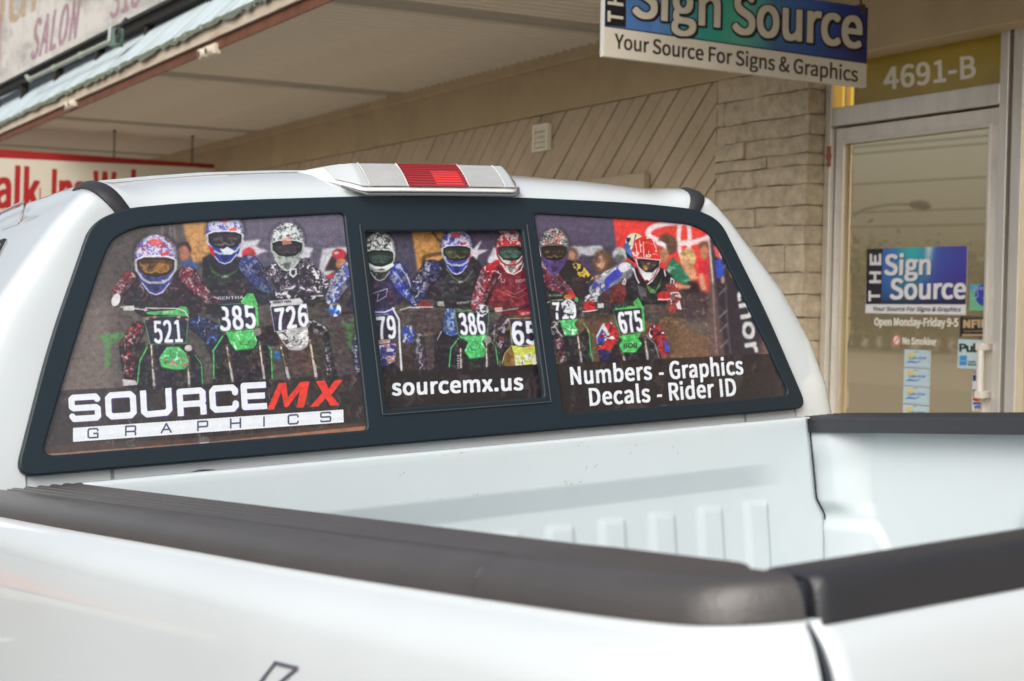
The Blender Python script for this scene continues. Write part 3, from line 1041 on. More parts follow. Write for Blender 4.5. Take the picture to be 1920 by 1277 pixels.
    arm(c, [(240, 700), (250, 800)], [60, 110], (56, 90, 170), [(.5, (180, 200, 226)), (.65, (40, 60, 120))], 24, 211)
    c.L((206, 210, 216), 7, [(180, 830), (150, 890)], al=.8)
    arm(c, [(540, 800), (570, 900), (590, 1000)], [40, 50, 40], (40, 36, 46), [(.6, (206, 206, 212))], 22, 212)
    rider_bike(c, [(300, 870), (520, 880), (580, 960), (580, 1110), (232, 1110), (236, 960)], [[(300, 880), (246, 950), (234, 1080)], [(505, 880), (560, 930), (578, 1060)]],
               [((316, 900), (318, 1100)), ((500, 890), (500, 1090))], [(300, 868), (500, 858), (465, 905), (496, 960), (480, 1012), (380, 1022), (340, 970), (370, 905)], (80, 196, 112), 214, fw=18)
    c.T('HHH', (306, 1096), (306, 1000), (-16, 0), (206, 206, 210), bold=1)
    c.P((40, 34, 42), [(285, 890), (360, 900), (350, 950), (300, 950)], soft=1)
    c.E((150, 146, 140), 505, 890, 28, 26)
    plate(c, [(272, 690), (516, 700), (500, 855), (300, 860)], '386', bold=8, inset=(.1, .95, .1, .96))
    c.L((40, 34, 42), 16, [(130, 650), (250, 664), (420, 670)])
    c.P((40, 40, 44), [(280, 620), (410, 620), (420, 690), (280, 670)])
    c.T('RENTH', (290, 640), (400, 632), (0, -14), (206, 212, 212), bold=1)
    c.L((110, 190, 120), 6, [(275, 672), (340, 684), (400, 682)])
    c.E((120, 40, 46), 56, 645, 50, 30)
    c.L((214, 214, 216), 8, [(0, 660), (116, 660)])
    c.P((150, 170, 160), [(150, 620), (196, 620), (200, 655), (152, 652)])

    # ================= rider 65
    c.P((120, 32, 44), [(480, 400), (560, 330), (620, 340), (780, 400), (830, 520), (830, 700), (620, 720), (520, 640), (440, 640)], soft=1.5)
    c.N('P', ([(480, 400), (560, 330), (780, 400), (830, 700), (620, 720), (520, 600)],), [(.62, (90, 26, 44)), (.78, (170, 60, 66))], 34, 231, al=.8)
    arm(c, [(520, 420), (470, 530), (430, 640)], [100, 100, 80], (150, 34, 48), [(.54, (222, 222, 232)), (.7, (110, 28, 42))], 22, 235)
    c.L((226, 214, 220), 8, [(500, 410), (560, 405), (600, 430), (580, 460)], al=.8)
    c.P((200, 36, 50), [(500, 370), (570, 325), (600, 340), (520, 420)])
    helmet(c, 668, 268, 208, 320, ((196, 48, 54), [(.56, (226, 222, 226)), (.5, (170, 36, 44))]), (70, 96, 88), (206, 212, 208), 53, trim=(206, 40, 54), lens=(140, 190, 160), sc=22)
    c.L((226, 226, 230), 10, [(590, 130), (660, 120), (730, 140)], al=.9)
    c.L((226, 230, 228), 9, [(610, 360), (640, 410), (690, 430), (740, 400), (760, 350)])
    c.T('POINT', (705, 490), (800, 476), (0, -22), (196, 176, 196), bold=1)
    c.L((206, 120, 130), 6, [(640, 545), (700, 570), (800, 510), (796, 560), (720, 600), (650, 575)], al=.8)
    c.L((190, 170, 190), 6, [(598, 455), (602, 485), (622, 485), (624, 465)])
    c.N('E', (468, 680, 46, 38, 0), [(0, (216, 220, 230)), (.62, (90, 84, 96))], 16, 241)
    c.L((44, 38, 44), 14, [(520, 690), (680, 680), (830, 650)])
    c.P((196, 160, 150), [(552, 665), (610, 660), (612, 690), (556, 695)])
    c.L((206, 206, 206), 5, [(570, 692), (720, 670)])
    c.P((180, 36, 48), [(720, 690), (830, 680), (830, 720), (730, 725)])
    c.T('OURY', (740, 716), (810, 708), (0, -14), (230, 220, 220), bold=1)
    arm(c, [(620, 770), (600, 900), (620, 980)], [70, 70, 50], (50, 36, 46), [(.58, (206, 204, 214)), (.7, (150, 36, 50))], 24, 243)
    c.P((32, 28, 34), [(600, 950), (660, 940), (880, 1060), (880, 1130), (600, 1130)], soft=1)
    c.P((128, 96, 50), [(612, 1080), (625, 1000), (665, 945), (700, 960), (700, 1080)], soft=1)
    c.L((216, 200, 120), 6, [(606, 1060), (625, 990), (670, 935)])
    c.P((206, 214, 96), [(670, 925), (760, 945), (860, 905), (864, 1060), (700, 1074), (690, 990)])
    c.N('P', ([(700, 1000), (860, 990), (850, 1065), (700, 1074)],), [(.42, (228, 232, 214)), (.7, (60, 60, 110))], 16, 247)
    c.L((222, 80, 40), 14, [(790, 934), (864, 912)])
    plate(c, [(656, 742), (880, 735), (890, 925), (680, 935)], '65', bold=10, inset=(.05, .86, .14, .95), edge=(206, 206, 110))
    c.T('HHHHHH', (720, 758), (800, 752), (0, -10), (170, 160, 90), bold=0)

    # ================= rider 719
    c.zoom(990, 400, 4.257)
    c.P((40, 34, 40), [(100, 360), (340, 370), (440, 420), (520, 520), (540, 640), (300, 700), (150, 640)], soft=2)
    c.N('P', ([(350, 380), (430, 410), (530, 520), (460, 560), (380, 470)],), [(.5, (214, 184, 70)), (.7, (40, 34, 40))], 40, 251)
    c.P((40, 40, 80), [(470, 560), (560, 540), (580, 600), (480, 620)], soft=2)
    arm(c, [(120, 400), (180, 520), (320, 640)], [90, 130, 80], (118, 32, 54), [(.54, (196, 200, 224)), (.68, (80, 26, 44))], 28, 255)
    helmet(c, 210, 300, 236, 370, ((130, 138, 130), [(.5, (58, 60, 64)), (.36, (226, 222, 222)), (.62, (210, 110, 96))]), (62, 48, 40), (98, 60, 150), 63, trim=(90, 90, 100), lens=(206, 190, 90), sc=20)
    c.P((206, 206, 212), [(84, 250), (100, 290), (108, 345), (92, 350), (80, 290)])
    c.P((40, 38, 40), [(150, 620), (290, 640), (400, 660), (420, 840), (180, 860), (150, 760)], soft=1)
    c.T('Muddyfish', (165, 662), (270, 660), (0, -16), (120, 190, 150), bold=1)
    c.L((200, 214, 180), 8, [(155, 712), (200, 695), (280, 690)])
    c.P((200, 50, 56), [(330, 590), (380, 650), (370, 690), (320, 660)])
    rider_bike(c, [(260, 960), (420, 960), (480, 900), (510, 1200), (300, 1210)], [[(450, 880), (490, 940), (506, 1150)]], [((400, 960), (430, 1190))],
               [(210, 860), (400, 840), (370, 890), (404, 930), (380, 972), (290, 975), (250, 920), (262, 870)], (80, 196, 112), 260, fw=22)
    c.N('P', ([(280, 960), (330, 900), (400, 940), (370, 975)],), [(.5, (216, 232, 220))], 16, 262)
    plate(c, [(180, 700), (390, 690), (392, 840), (200, 850)], '719', bold=9, inset=(.08, .98, .1, .96), edge=(60, 60, 60))
    c.L((44, 36, 40), 14, [(160, 770), (260, 790), (300, 800)])
    c.E((200, 120, 70), 322, 668, 34, 22)
    c.N('E', (322, 742, 50, 56, 0), [(0, (216, 224, 232)), (.62, (100, 96, 110))], 20, 264)
    c.L((206, 210, 214), 9, [(300, 790), (360, 800)])
    c.P((96, 186, 110), [(380, 660), (402, 680), (400, 712), (372, 700)])
    arm(c, [(215, 900), (250, 1010), (280, 1160)], [70, 80, 60], (46, 36, 44), [(.56, (200, 200, 206)), (.68, (150, 36, 60))], 26, 266)
    c.L((200, 206, 206), 8, [(184, 915), (215, 900), (270, 980)])
    c.P((206, 190, 110), [(470, 900), (488, 930), (492, 965), (474, 940)], soft=1)
    c.L((120, 180, 130), 6, [(510, 1100), (520, 1190)])

    # ================= rider 675
    c.zoom(1080, 400, 3.755)
    c.P((30, 26, 34), [(340, 440), (420, 380), (600, 380), (680, 440), (730, 560), (640, 700), (480, 760), (240, 700), (250, 600)], soft=1.5)
    arm(c, [(350, 400), (230, 460), (140, 540)], [90, 100, 80], (206, 208, 220), [(.56, (62, 70, 180)), (.72, (150, 150, 170))], 44, 271)
    c.P((60, 66, 180), [(200, 470), (270, 400), (350, 380), (320, 440), (240, 500), (215, 560)])
    c.P((216, 216, 226), [(300, 390), (350, 355), (370, 400), (320, 415)])
    c.P((118, 44, 44), [(250, 540), (340, 470), (360, 560), (330, 640), (240, 640)], soft=1)
    c.N('P', ([(180, 560), (340, 500), (340, 640), (180, 640)],), [(.5, (108, 40, 44)), (.7, (60, 30, 36))], 30, 274, al=.9)
    c.N('P', ([(50, 600), (90, 570), (160, 580), (150, 620), (60, 625)],), [(.4, (216, 216, 220)), (.6, (50, 46, 54))], 16, 276)
    c.N('E', (98, 655, 44, 38, 0), [(0, (206, 44, 44)), (.6, (150, 26, 34))], 18, 277)
    c.L((220, 216, 216), 8, [(50, 692), (110, 686), (150, 680)])
    c.P((150, 60, 56), [(630, 500), (700, 480), (740, 580), (740, 640), (700, 700), (640, 700), (660, 600)], soft=1)
    c.N('P', ([(640, 500), (700, 480), (740, 580), (720, 700), (650, 700)],), [(.56, (110, 24, 38)), (.7, (214, 200, 204))], 26, 279)
    c.L((218, 218, 224), 9, [(670, 560), (720, 556), (740, 590)])
    c.P((216, 214, 220), [(706, 640), (730, 610), (748, 680), (716, 672)])
    c.P((90, 80, 78), [(480, 640), (660, 640), (640, 720), (560, 770), (490, 740)], soft=2)
    c.L((130, 90, 80), 12, [(500, 690), (600, 690), (660, 650)])
    c.P((104, 104, 108), [(430, 500), (500, 530), (500, 600), (460, 610)], soft=1)
    c.P((84, 128, 66), [(490, 500), (560, 540), (610, 450), (590, 520), (560, 565), (520, 560)])
    # red helmet, turned a little
    c.E((226, 214, 170), 415, 200, 66, 62, 20)
    c.N('E', (415, 200, 66, 62, 20), [(.56, (60, 90, 180)), (.7, (40, 36, 40))], 34, 281)
    c.P((70, 110, 180), [(340, 220), (370, 200), (400, 300), (410, 340), (360, 300)])
    c.P((30, 28, 34), [(350, 270), (410, 320), (420, 350), (360, 310)])
    red = [(410, 190), (470, 160), (540, 180), (575, 240), (596, 300), (590, 330), (420, 320), (396, 280)]
    c.P((196, 200, 206), [(410, 320), (440, 400), (480, 470), (505, 505), (540, 480), (590, 400), (600, 330), (590, 320)])
    c.P((34, 26, 34), [(430, 318), (590, 325), (586, 370), (540, 415), (490, 412), (440, 370)])
    c.P((70, 60, 66), [(450, 335), (575, 338), (560, 375), (520, 398), (480, 390)])
    c.N('P', ([(450, 345), (575, 348), (540, 400), (480, 400)],), [(.6, (170, 130, 70)), (.75, (80, 90, 160))], 20, 283)
    c.L((176, 40, 56), 7, [(416, 330), (450, 420), (500, 495), (550, 450), (598, 350)])
    c.P((222, 226, 228), [(460, 420), (540, 420), (520, 470), (500, 480), (480, 460)])
    c.E((60, 30, 30), 502, 480, 14, 12)
    c.P((214, 46, 38), red)
    for ln in ([(450, 190), (456, 250), (462, 310)], [(475, 200), (480, 310)], [(540, 180), (566, 250)], [(420, 210), (430, 260)], [(400, 280), (430, 310), (590, 328)]):
        c.L((236, 206, 206), 7, ln)
    c.N('P', (red,), [(.7, (240, 200, 196))], 20, 285)
    c.N('P', (red,), [(.7, (150, 24, 30))], 26, 286, al=.7)
    c.P((240, 214, 208), [(492, 290), (530, 286), (528, 308), (496, 310)])
    c.P((214, 46, 38), [(502, 296), (520, 294), (518, 302), (504, 303)])
    c.L((222, 222, 228), 10, [(408, 390), (425, 450), (445, 490)])
    c.L((222, 222, 228), 10, [(624, 400), (632, 440)])
    c.L((222, 216, 216), 9, [(330, 490), (345, 460), (352, 470), (345, 500), (330, 495)])
    c.L((222, 216, 216), 8, [(668, 490), (672, 455), (690, 470), (690, 495)])
    # legs
    c.P((36, 34, 90), [(150, 900), (260, 1000), (280, 1050), (170, 1050)], soft=2)
    c.P((206, 210, 216), [(145, 860), (190, 775), (260, 770), (290, 830), (280, 880), (200, 900), (150, 920)], soft=1)
    c.P((62, 74, 180), [(150, 880), (185, 812), (215, 850), (195, 915), (155, 915)])
    c.P((196, 40, 46), [(200, 780), (250, 765), (300, 840), (300, 890), (240, 960), (150, 960), (145, 930), (200, 920), (240, 850)])
    c.N('P', ([(200, 780), (250, 765), (300, 840), (300, 890), (240, 960), (150, 960), (145, 930)],), [(.6, (110, 24, 34)), (.75, (222, 214, 216))], 28, 291)
    c.P((150, 34, 42), [(500, 800), (590, 780), (640, 880), (660, 1000), (600, 1010), (520, 880)], soft=1)
    c.N('P', ([(500, 800), (590, 780), (640, 880), (660, 1000), (600, 1010), (520, 880)],), [(.54, (60, 26, 36)), (.72, (220, 214, 218))], 30, 293)
    c.P((56, 80, 190), [(620, 880), (650, 920), (662, 980), (630, 970)])
    rider_bike(c, [(250, 960), (310, 880), (480, 870), (560, 920), (600, 1010), (620, 1060), (240, 1060)], [[(500, 860), (560, 920), (588, 1020)]],
               [((325, 960), (345, 1040)), ((492, 880), (508, 1030))], [(300, 865), (460, 840), (440, 880), (466, 920), (420, 975), (330, 980), (306, 930), (330, 890)], (76, 196, 96), 295, edge=(150, 160, 150), fw=22)
    c.T('IIOII', (340, 950), (430, 946), (0, -34), (40, 70, 50), bold=2)
    plate(c, [(262, 680), (480, 656), (484, 830), (312, 850)], '675', bold=9, inset=(.08, .97, .14, .96), edge=(110, 190, 110), lean=6)
    c.P((84, 190, 96), [(270, 660), (300, 640), (410, 620), (440, 592), (476, 660), (488, 820), (474, 830), (462, 665), (280, 682)])
    c.L((42, 36, 44), 18, [(160, 650), (270, 640)])
    c.P((190, 204, 200), [(152, 636), (196, 632), (198, 664), (156, 668)])
    c.T('RENTHAL', (275, 665), (412, 648), (0, -30), (50, 54, 58), bold=4)
    c.P((40, 40, 46), [(470, 590), (560, 580), (580, 620), (500, 640)], soft=1)
    c.N('E', (622, 582, 48, 36, 0), [(0, (198, 44, 44)), (.6, (130, 26, 30))], 18, 299)
    c.L((214, 206, 206), 9, [(580, 606), (650, 606), (668, 600)])
    c.E((120, 110, 100), 685, 592, 16, 26)

    # ================= creases, mud and shade over all the riders, then the bands and the lettering
    c.zoom(0, 0, 1)
    lum = c.a.mean(2)
    inreg = np.clip((yy - 430) / 30, 0, 1) * np.clip((xx - 200) / 25, 0, 1) * np.clip((1280 - xx) / 25, 0, 1)
    wxx = (vnoise(xx, yy, 9, 601, 2) - .5) * 16
    cre = np.abs(vnoise(xx + wxx, yy * .8, 6.5, 602, 2) - .5) * 2
    cm = np.clip((.20 - cre) / .12, 0, 1) * inreg * np.clip((215 - lum) / 40, 0, 1)
    c.a *= (1 - .24 * blur(cm, 2))[..., None].astype(np.float32)
    hi = np.clip((vnoise(xx + wxx, yy, 4.0, 603, 2) - .60) / .06, 0, 1) * inreg * (lum < 95) * (yy > 515)
    tc3 = np.stack([vnoise(xx, yy, 26, 610 + k_, 2) for k_ in range(3)], -1)
    c.a += (blur(hi, 2)[..., None] * (8 + 30 * tc3)).astype(np.float32)
    rid = np.clip((.10 - np.abs(vnoise(xx + wxx * 1.5, yy * 1.3, 11, 604, 2) - .5) * 2) / .07, 0, 1) * inreg * (lum < 80) * (yy > 520)
    c.a += (blur(rid, 2)[..., None] * (14 + 44 * tc3)).astype(np.float32)
    shade = .84 + .16 * np.clip((560 - yy) / 90, 0, 1)
    sat = c.a.max(2) - c.a.min(2)
    shade = 1 - (1 - shade) * inreg * np.clip((190 - lum) / 60, 0, 1) * np.clip((90 - sat) / 50, 0, 1) * np.clip((150 - lum) / 40, 0, 1)
    c.a *= shade[..., None].astype(np.float32)
    t01 = np.clip(c.a / 255, 0, 1)
    c.a = blur(9 + 246 * (t01 ** 1.05), 1).astype(np.float32)
    c.P((150, 116, 96), [(60, 838), (360, 822), (700, 792), (700, 815), (60, 880)], al=.9, soft=2)
    c.P((158, 108, 82), [(560, 803), (700, 790), (700, 812), (560, 822)], al=.8, soft=4)
    c.E((206, 196, 190), 383, 826, 10, 8, soft=2)
    c.E((70, 140, 90), 242, 836, 9, 3, soft=2)
    c.P((150, 114, 88), [(1110, 776), (1240, 766), (1500, 740), (1500, 752), (1110, 784)], al=.9, soft=2)
    c.P((196, 160, 116), [(1300, 762), (1400, 752), (1400, 757), (1300, 768)], al=.8, soft=1)
    c.P((74, 68, 66), [(1045, 776), (1110, 772), (1110, 786), (1045, 792)], al=.9, soft=2)
    c.E((70, 160, 90), 1212, 766, 7, 4, soft=1)
    c.E((206, 206, 206), 1246, 762, 9, 4, soft=1)
    band = (34, 31, 34)
    c.P(band, [(90, 733), (400, 719), (700, 700), (705, 797), (400, 828), (80, 852)], al=.62, soft=.7)
    c.P(band, [(700, 698), (1030, 683), (1040, 800), (700, 830)], al=.84, soft=.7)
    c.P(band, [(1036, 682), (1452, 663), (1500, 742), (1240, 768), (1050, 786)], al=.80, soft=.7)
    c.N('P', ([(90, 733), (700, 700), (705, 797), (80, 852)],), [(.66, (84, 74, 72)), (.8, (120, 108, 104))], 8, 311, al=.45, stretch=.4)
    c.N('P', ([(700, 698), (1450, 663), (1500, 742), (1050, 786), (700, 800)],), [(.7, (90, 80, 78))], 8, 312, al=.4, stretch=.3)
    # SOURCE MX
    c.zoom(40, 380, 2.661)
    sh = (70, 56, 110)
    for dx, col in ((5, sh), (0, WHT)):
        for i, (ch, a, b) in enumerate((('S', (256, 1080), (384, 1072)), ('O', (438, 1068), (562, 1060)), ('U', (614, 1058), (740, 1046)), ('R', (796, 1050), (910, 1042)), ('C', (958, 1034), (1072, 1027)), ('E', (1116, 1020), (1212, 1015)))):
            a, b = np.array(a, float), np.array(b, float)
            up = np.array([-6, -106.])
            off = np.array([dx, dx * .6])
            for st in ST_S[ch]:
                pts_w = [a + (b - a) * x + up * y + off for x, y in st]
                c.L(col, 31 if dx == 0 else 34, pts_w)
                ex, ey = (b - a) / np.linalg.norm(b - a) * 15.5, up / np.linalg.norm(up) * 15.5
                for q in (pts_w[0], pts_w[-1]):
                    if ch not in 'OSC':
                        c.P(col, [q - ex - ey, q + ex - ey, q + ex + ey, q - ex + ey])
    RED = (222, 62, 50)
    c.P(RED, [(1228, 1034), (1286, 900), (1322, 898), (1332, 972), (1394, 894), (1440, 892), (1412, 1022), (1374, 1024), (1392, 938), (1330, 1020), (1314, 1020), (1298, 944), (1262, 1032)])
    c.P(RED, [(1470, 890), (1516, 888), (1536, 928), (1566, 886), (1606, 884), (1548, 960), (1590, 1010), (1544, 1014), (1520, 974), (1484, 1016), (1440, 1020), (1504, 948)])
    c.P(WHT, [(258, 1124), (1608, 1032), (1610, 1096), (258, 1194)])
    gx = [(334, 1174), (522, 1161), (700, 1148), (882, 1137), (1046, 1124), (1188, 1116), (1334, 1105), (1496, 1093)]
    for ch, (x, y) in zip('GRAPHICS', gx):
        for st in ST_S[ch]:
            c.L((70, 76, 96), 8, [(x + 48 * (u if ch != 'I' else .5), y - 44 * v - 3 * u) for u, v in st])
    # other lettering
    c.zoom(600, 380, 3.04)
    c.T('sourcemx.us', (414, 1098), (1156, 1066), (-4, -88), WHT, bold=4.2, spacing=1.03)
    c.zoom(980, 380, 3.04)
    c.T('Numbers', (280, 1036), (738, 1006), (-8, -96), WHT, bold=3.6, spacing=1.03)
    c.P(WHT, [(778, 968), (806, 966), (806, 981), (778, 983)])
    c.T('Graphics', (845, 1004), (1258, 976), (-8, -96), WHT, bold=3.6, spacing=1.03)
    c.T('Decals', (388, 1156), (728, 1134), (-8, -96), WHT, bold=3.6, spacing=1.03)
    c.P(WHT, [(768, 1094), (797, 1092), (797, 1107), (768, 1109)])
    c.T('Rider ID', (842, 1126), (1218, 1098), (-8, -96), WHT, bold=3.6, spacing=1.03)
    # dots of the print, scuffs
    n = vnoise(xx * 2, yy * 2, 2.6, 91, 2)
    n4 = vnoise(xx * 2, yy * 2, 14, 92, 3)
    lum = c.a.mean(2)
    keep = np.clip((lum - 190) / 40, 0, 1)              # the white lettering stays clean
    amp = (0.20 * (n - .5) + 0.26 * (n4 - .5)) * (1 - keep * .8)
    c.a *= (1 + amp)[..., None].astype(np.float32)
    c.a += (np.array([3, 3, 4.]) * (1 - keep)[..., None]).astype(np.float32)
    rows = 1 + .035 * np.sin(xx * 2.3) * np.sin(yy * 2.1)
    c.a *= rows[..., None].astype(np.float32)
    return c


# ------------------------------------------------------------------ ground: the lot slopes, as the parked truck shows
TM = Matrix([list(map(float, r)) for r in (RB.T @ RT)]).to_4x4()
_o = Vector(CAM_W.tolist()) - TM.to_3x3() @ Vector(CAM_T.tolist())
TM.translation = _o                                # truck frame -> street frame
RAIL_H = 1.33                                      # rail top above the tyres' contact


def lot_z(x, y):
    xc = max(-9.0, min(3.0, x))
    yc = max(-6.0, min(7.0, y))
    n = TM.to_3x3() @ Vector((0, 0, 1))
    p0 = TM @ Vector((0.787, 0, -RAIL_H))
    return p0.z - (n.x * (xc - p0.x) + n.y * (yc - p0.y)) / n.z


gm = MB()
xs = [-600, -250, -120, -60, -40, -25, -15, -9, -7, -5, -3, -1, 0, 1, 2, 2.95, 3.05, 8, 30, 120, 400]
ys = [-600, -250, -100, -50, -25, -12, -6, -4, -2, 0, 2, 4, 6, 7, 9, 12, 20, 30, 50, 100, 250, 600]
gm.grid([[(x, y, lot_z(x, y)) for x in xs] for y in ys])
asphalt = mat('asphalt', (0.15, 0.145, 0.135), rough=0.9, noise=0.3, nscale=3, bump=0.6, bscale=90, dirt=(0.22, 0.21, 0.19), dirt_amt=0.5, dirt_scale=0.5)
tag(gm.build('parking_lot', asphalt), kind='structure')
conc = mat('concrete', (0.45, 0.42, 0.37), rough=0.9, noise=0.15, nscale=5, bump=0.4, bscale=60)
sw = MB()
sw.box((3.0, -3, -1.2), (5.4, 26, 0.0))
tag(sw.build('sidewalk', conc, bevel=0.02), kind='structure')
pl = MB()
paint = mat('road_paint', (0.7, 0.68, 0.6), rough=0.8, noise=0.2, nscale=20)
for yy_ in (-8.5, 9.8):
    pl.add([(-2.4, yy_, lot_z(-2.4, yy_) + .006), (2.7, yy_, lot_z(2.7, yy_) + .006), (2.7, yy_ + .1, lot_z(2.7, yy_ + .1) + .006), (-2.4, yy_ + .1, lot_z(-2.4, yy_ + .1) + .006)], [(0, 1, 2, 3)])
tag(pl.build('parking_stripe', paint), kind='structure')
rd = MB()
rd.add([(-26, -300, lot_z(-26, -300) + .01), (-15.5, -300, lot_z(-15.5, -300) + .01), (-15.5, -6, lot_z(-15, -6) + .01), (-15.5, 7, lot_z(-15, 7) + .01), (-15.5, 300, lot_z(-15, 300) + .01),
        (-26, 300, lot_z(-26, 300) + .01), (-26, 7, lot_z(-26, 7) + .01), (-26, -6, lot_z(-26, -6) + .01)],
       [(0, 1, 2, 7), (7, 2, 3, 6), (6, 3, 4, 5)])
tag(rd.build('road', mat('road_asphalt', (0.1, 0.098, 0.094), rough=0.85, noise=0.2, nscale=2)), kind='structure')

# ------------------------------------------------------------------ storefront building
WX = 5.0            # face of the wall
DX = 5.16           # face of the recessed door
bld = empty('storefront_building', (WX, 8, 0), 'beige painted storefront with diagonal siding, stone pillar and glass shop door', 'building')
bld.matrix_parent_inverse = Matrix.Identity(4)


def bp(mb, name, material, **k):
    """part of the building: vertices given in street coordinates"""
    mb.v = [(x - WX, y - 8, z) for x, y, z in mb.v]
    return mb.build(name, material, bld, **k)


tan = mat('tan_paint', (0.44, 0.345, 0.21), rough=0.75, noise=0.07, nscale=2.5, bump=0.15, bscale=30, dirt=(0.2, 0.15, 0.09), dirt_amt=0.35, dirt_scale=1.2)
tan_s = mat('tan_siding_paint', (0.47, 0.38, 0.265), rough=0.75, noise=0.08, nscale=3, bump=0.35, bscale=45, stretch=(1, 1, 1), dirt=(0.2, 0.16, 0.11), dirt_amt=0.35, dirt_scale=2)
tan_b = mat('painted_stone', (0.50, 0.42, 0.305), rough=0.85, noise=0.24, nscale=18, bump=1.0, bscale=42, dirt=(0.2, 0.155, 0.1), dirt_amt=0.5, dirt_scale=5)
mortar = mat('mortar', (0.44, 0.375, 0.28), rough=0.95, bump=0.6, bscale=40)
b = MB()
b.box((5.03, 6.2, 0), (5.3, 26, 2.455))                      # backing behind the siding
b.box((5.3, -3, 0), (5.5, 3.2, 3.9))
b.box((5.031, 6.2, 2.455), (5.3, 26, 3.9))
b.box((5.17, -3, 2.53), (5.3, 6.2, 3.9))
b.box((5.5, -3, 2.9), (11.5, 26, 3.0))
bp(b, 'wall', tan)
b = MB()
b.box((4.985, -3, 2.456), (5.17, 26, 2.83))
bp(b, 'header_board', tan, bevel=0.006)
b = MB()
b.box((4.955, -3, 2.752), (4.984, 26, 2.829))
bp(b, 'trim_strip', tan, bevel=0.004)
# diagonal planks, clipped to the wall field
YB, YT = 6.93, 22.0
SL = 0.92
step = 0.155
rng = random.Random(4)


def clip_poly(poly, ax, val, keep_less):
    out = []
    for i in range(len(poly)):
        p, q = poly[i], poly[(i + 1) % len(poly)]
        ip = (p[ax] <= val) if keep_less else (p[ax] >= val)
        iq = (q[ax] <= val) if keep_less else (q[ax] >= val)
        if ip:
            out.append(p)
        if ip != iq:
            t = (val - p[ax]) / (q[ax] - p[ax])
            out.append((p[0] + t * (q[0] - p[0]), p[1] + t * (q[1] - p[1])))
    return out


k = 0
y0 = 7.085 - 0.31 * 1
n_pl = 0
while True:
    ya = y0 - 2.6 + k * step
    if ya > YT + .2:
        break
    g = 0.014 if k % 2 == 0 else 0.004
    a0, a1 = ya + g, ya + step - 0.001
    poly = [(a0, 2.453), (a1, 2.453), (a1 + 2.453 / SL, 0.02), (a0 + 2.453 / SL, 0.02)]
    poly = clip_poly(clip_poly(poly, 0, YB, False), 0, YT, True)
    if len(poly) >= 3 and max(p[0] for p in poly) - min(p[0] for p in poly) > 0.02:
        pr = 0.0 if k % 2 else rng.uniform(-.003, .003)
        b = MB()
        b.prism([(WX + pr, y, z) for y, z in poly], (0.029 - pr, 0, 0))
        bp(b, 'plank', tan_s, bevel=0.004, seg=1)
    k += 1
# projecting flat board on the siding
b = MB()
b.box((4.95, 7.55, 1.2), (4.992, 9.3, 2.0))
bp(b, 'backing_board', tan_s, bevel=0.004)
# stone pillar: every stone is a part
courses = [2.455, 2.33, 2.205, 2.105, 2.015, 1.955, 1.862, 1.755, 1.656, 1.56, 1.42, 1.31, 1.195, 1.08, 0.965, 0.86, 0.74, 0.63, 0.52, 0.40, 0.30, 0.18, 0.06]
joints = [[6.367], [6.863], [], [6.674], [6.487], [6.597], [6.72], [6.578], [6.65], [6.317], [], [6.5], [6.66], [6.44], [6.6], [6.7, 6.4], [6.5], [6.3], [6.62], [6.45], [6.7], [6.5]]
b = MB()
b.box((5.020, 6.176, 0), (5.42, 6.93, 2.454))
bp(b, 'mortar_bed', mortar)


def stone(lo, hi, seed, axis='x'):
    """rough-faced stone: front (and end) faces are pushed in and out"""
    r = np.random.RandomState(seed)
    (x0, y0_, z0), (x1, y1_, z1) = lo, hi
    ny = max(3, int((y1_ - y0_) / .045)) if axis == 'x' else max(3, int((x1 - x0) / .045))
    nz = max(3, int((z1 - z0) / .03))
    rows = []
    ph = r.rand(6) * 6
    for j in range(nz + 1):
        row = []
        for i in range(ny + 1):
            u, v = i / ny, j / nz
            e = min(u, 1 - u, v * .8, (1 - v) * .8) * 6
            d = .009 * (1 - min(1, e)) ** 2 + .003 * math.sin(u * 7 + ph[0]) * math.cos(v * 5 + ph[1]) + .006 * (r.rand() - .5)
            wob = .003 * math.sin(u * 9 + ph[2]) * (1 if j in (0, nz) else 0)
            if axis == 'x':
                row.append((x0 + d, y0_ + (y1_ - y0_) * u, z0 + (z1 - z0) * v + wob))
            else:
                row.append((x0 + (x1 - x0) * u, y0_ + d, z0 + (z1 - z0) * v + wob))
        rows.append(row)
    m_ = MB()
    m_.grid(rows)
    back = []
    for row in rows:
        back.append([((x1 if axis == 'x' else p[0]), (p[1] if axis == 'x' else y1_), p[2]) for p in row])
    ring_f = rows[0] + [r_[-1] for r_ in rows[1:]] + rows[-1][-2::-1] + [r_[0] for r_ in rows[-2:0:-1]]
    ring_b = back[0] + [r_[-1] for r_ in back[1:]] + back[-1][-2::-1] + [r_[0] for r_ in back[-2:0:-1]]
    m_.grid([ring_f, ring_b], close=True)
    bp(m_, 'stone', tan_b, auto=50)


for i in range(len(courses) - 1):
    zt, zb = courses[i] - .0025, courses[i + 1] + .0035
    js = [6.165] + sorted(joints[i]) + [6.932]
    for j in range(len(js) - 1):
        rr = random.Random(i * 7 + j)
        stone((WX - rr.uniform(0, .016), js[j] + (.004 if j else -.002), zb), (5.034, js[j + 1] - .004, zt), i * 11 + j)
    # end stones on the return beside the door
    stone((5.032, 6.160 - random.Random(i).uniform(0, .012), zb), (5.175, 6.19, zt), i * 17 + 5, axis='y')

# ------------------------------------------------------------------ shop door
def dY(px, py=400):
    return wpt(px, py, 0, DX)[1]


def dZ(px, py):
    return wpt(px, py, 0, DX)[2]


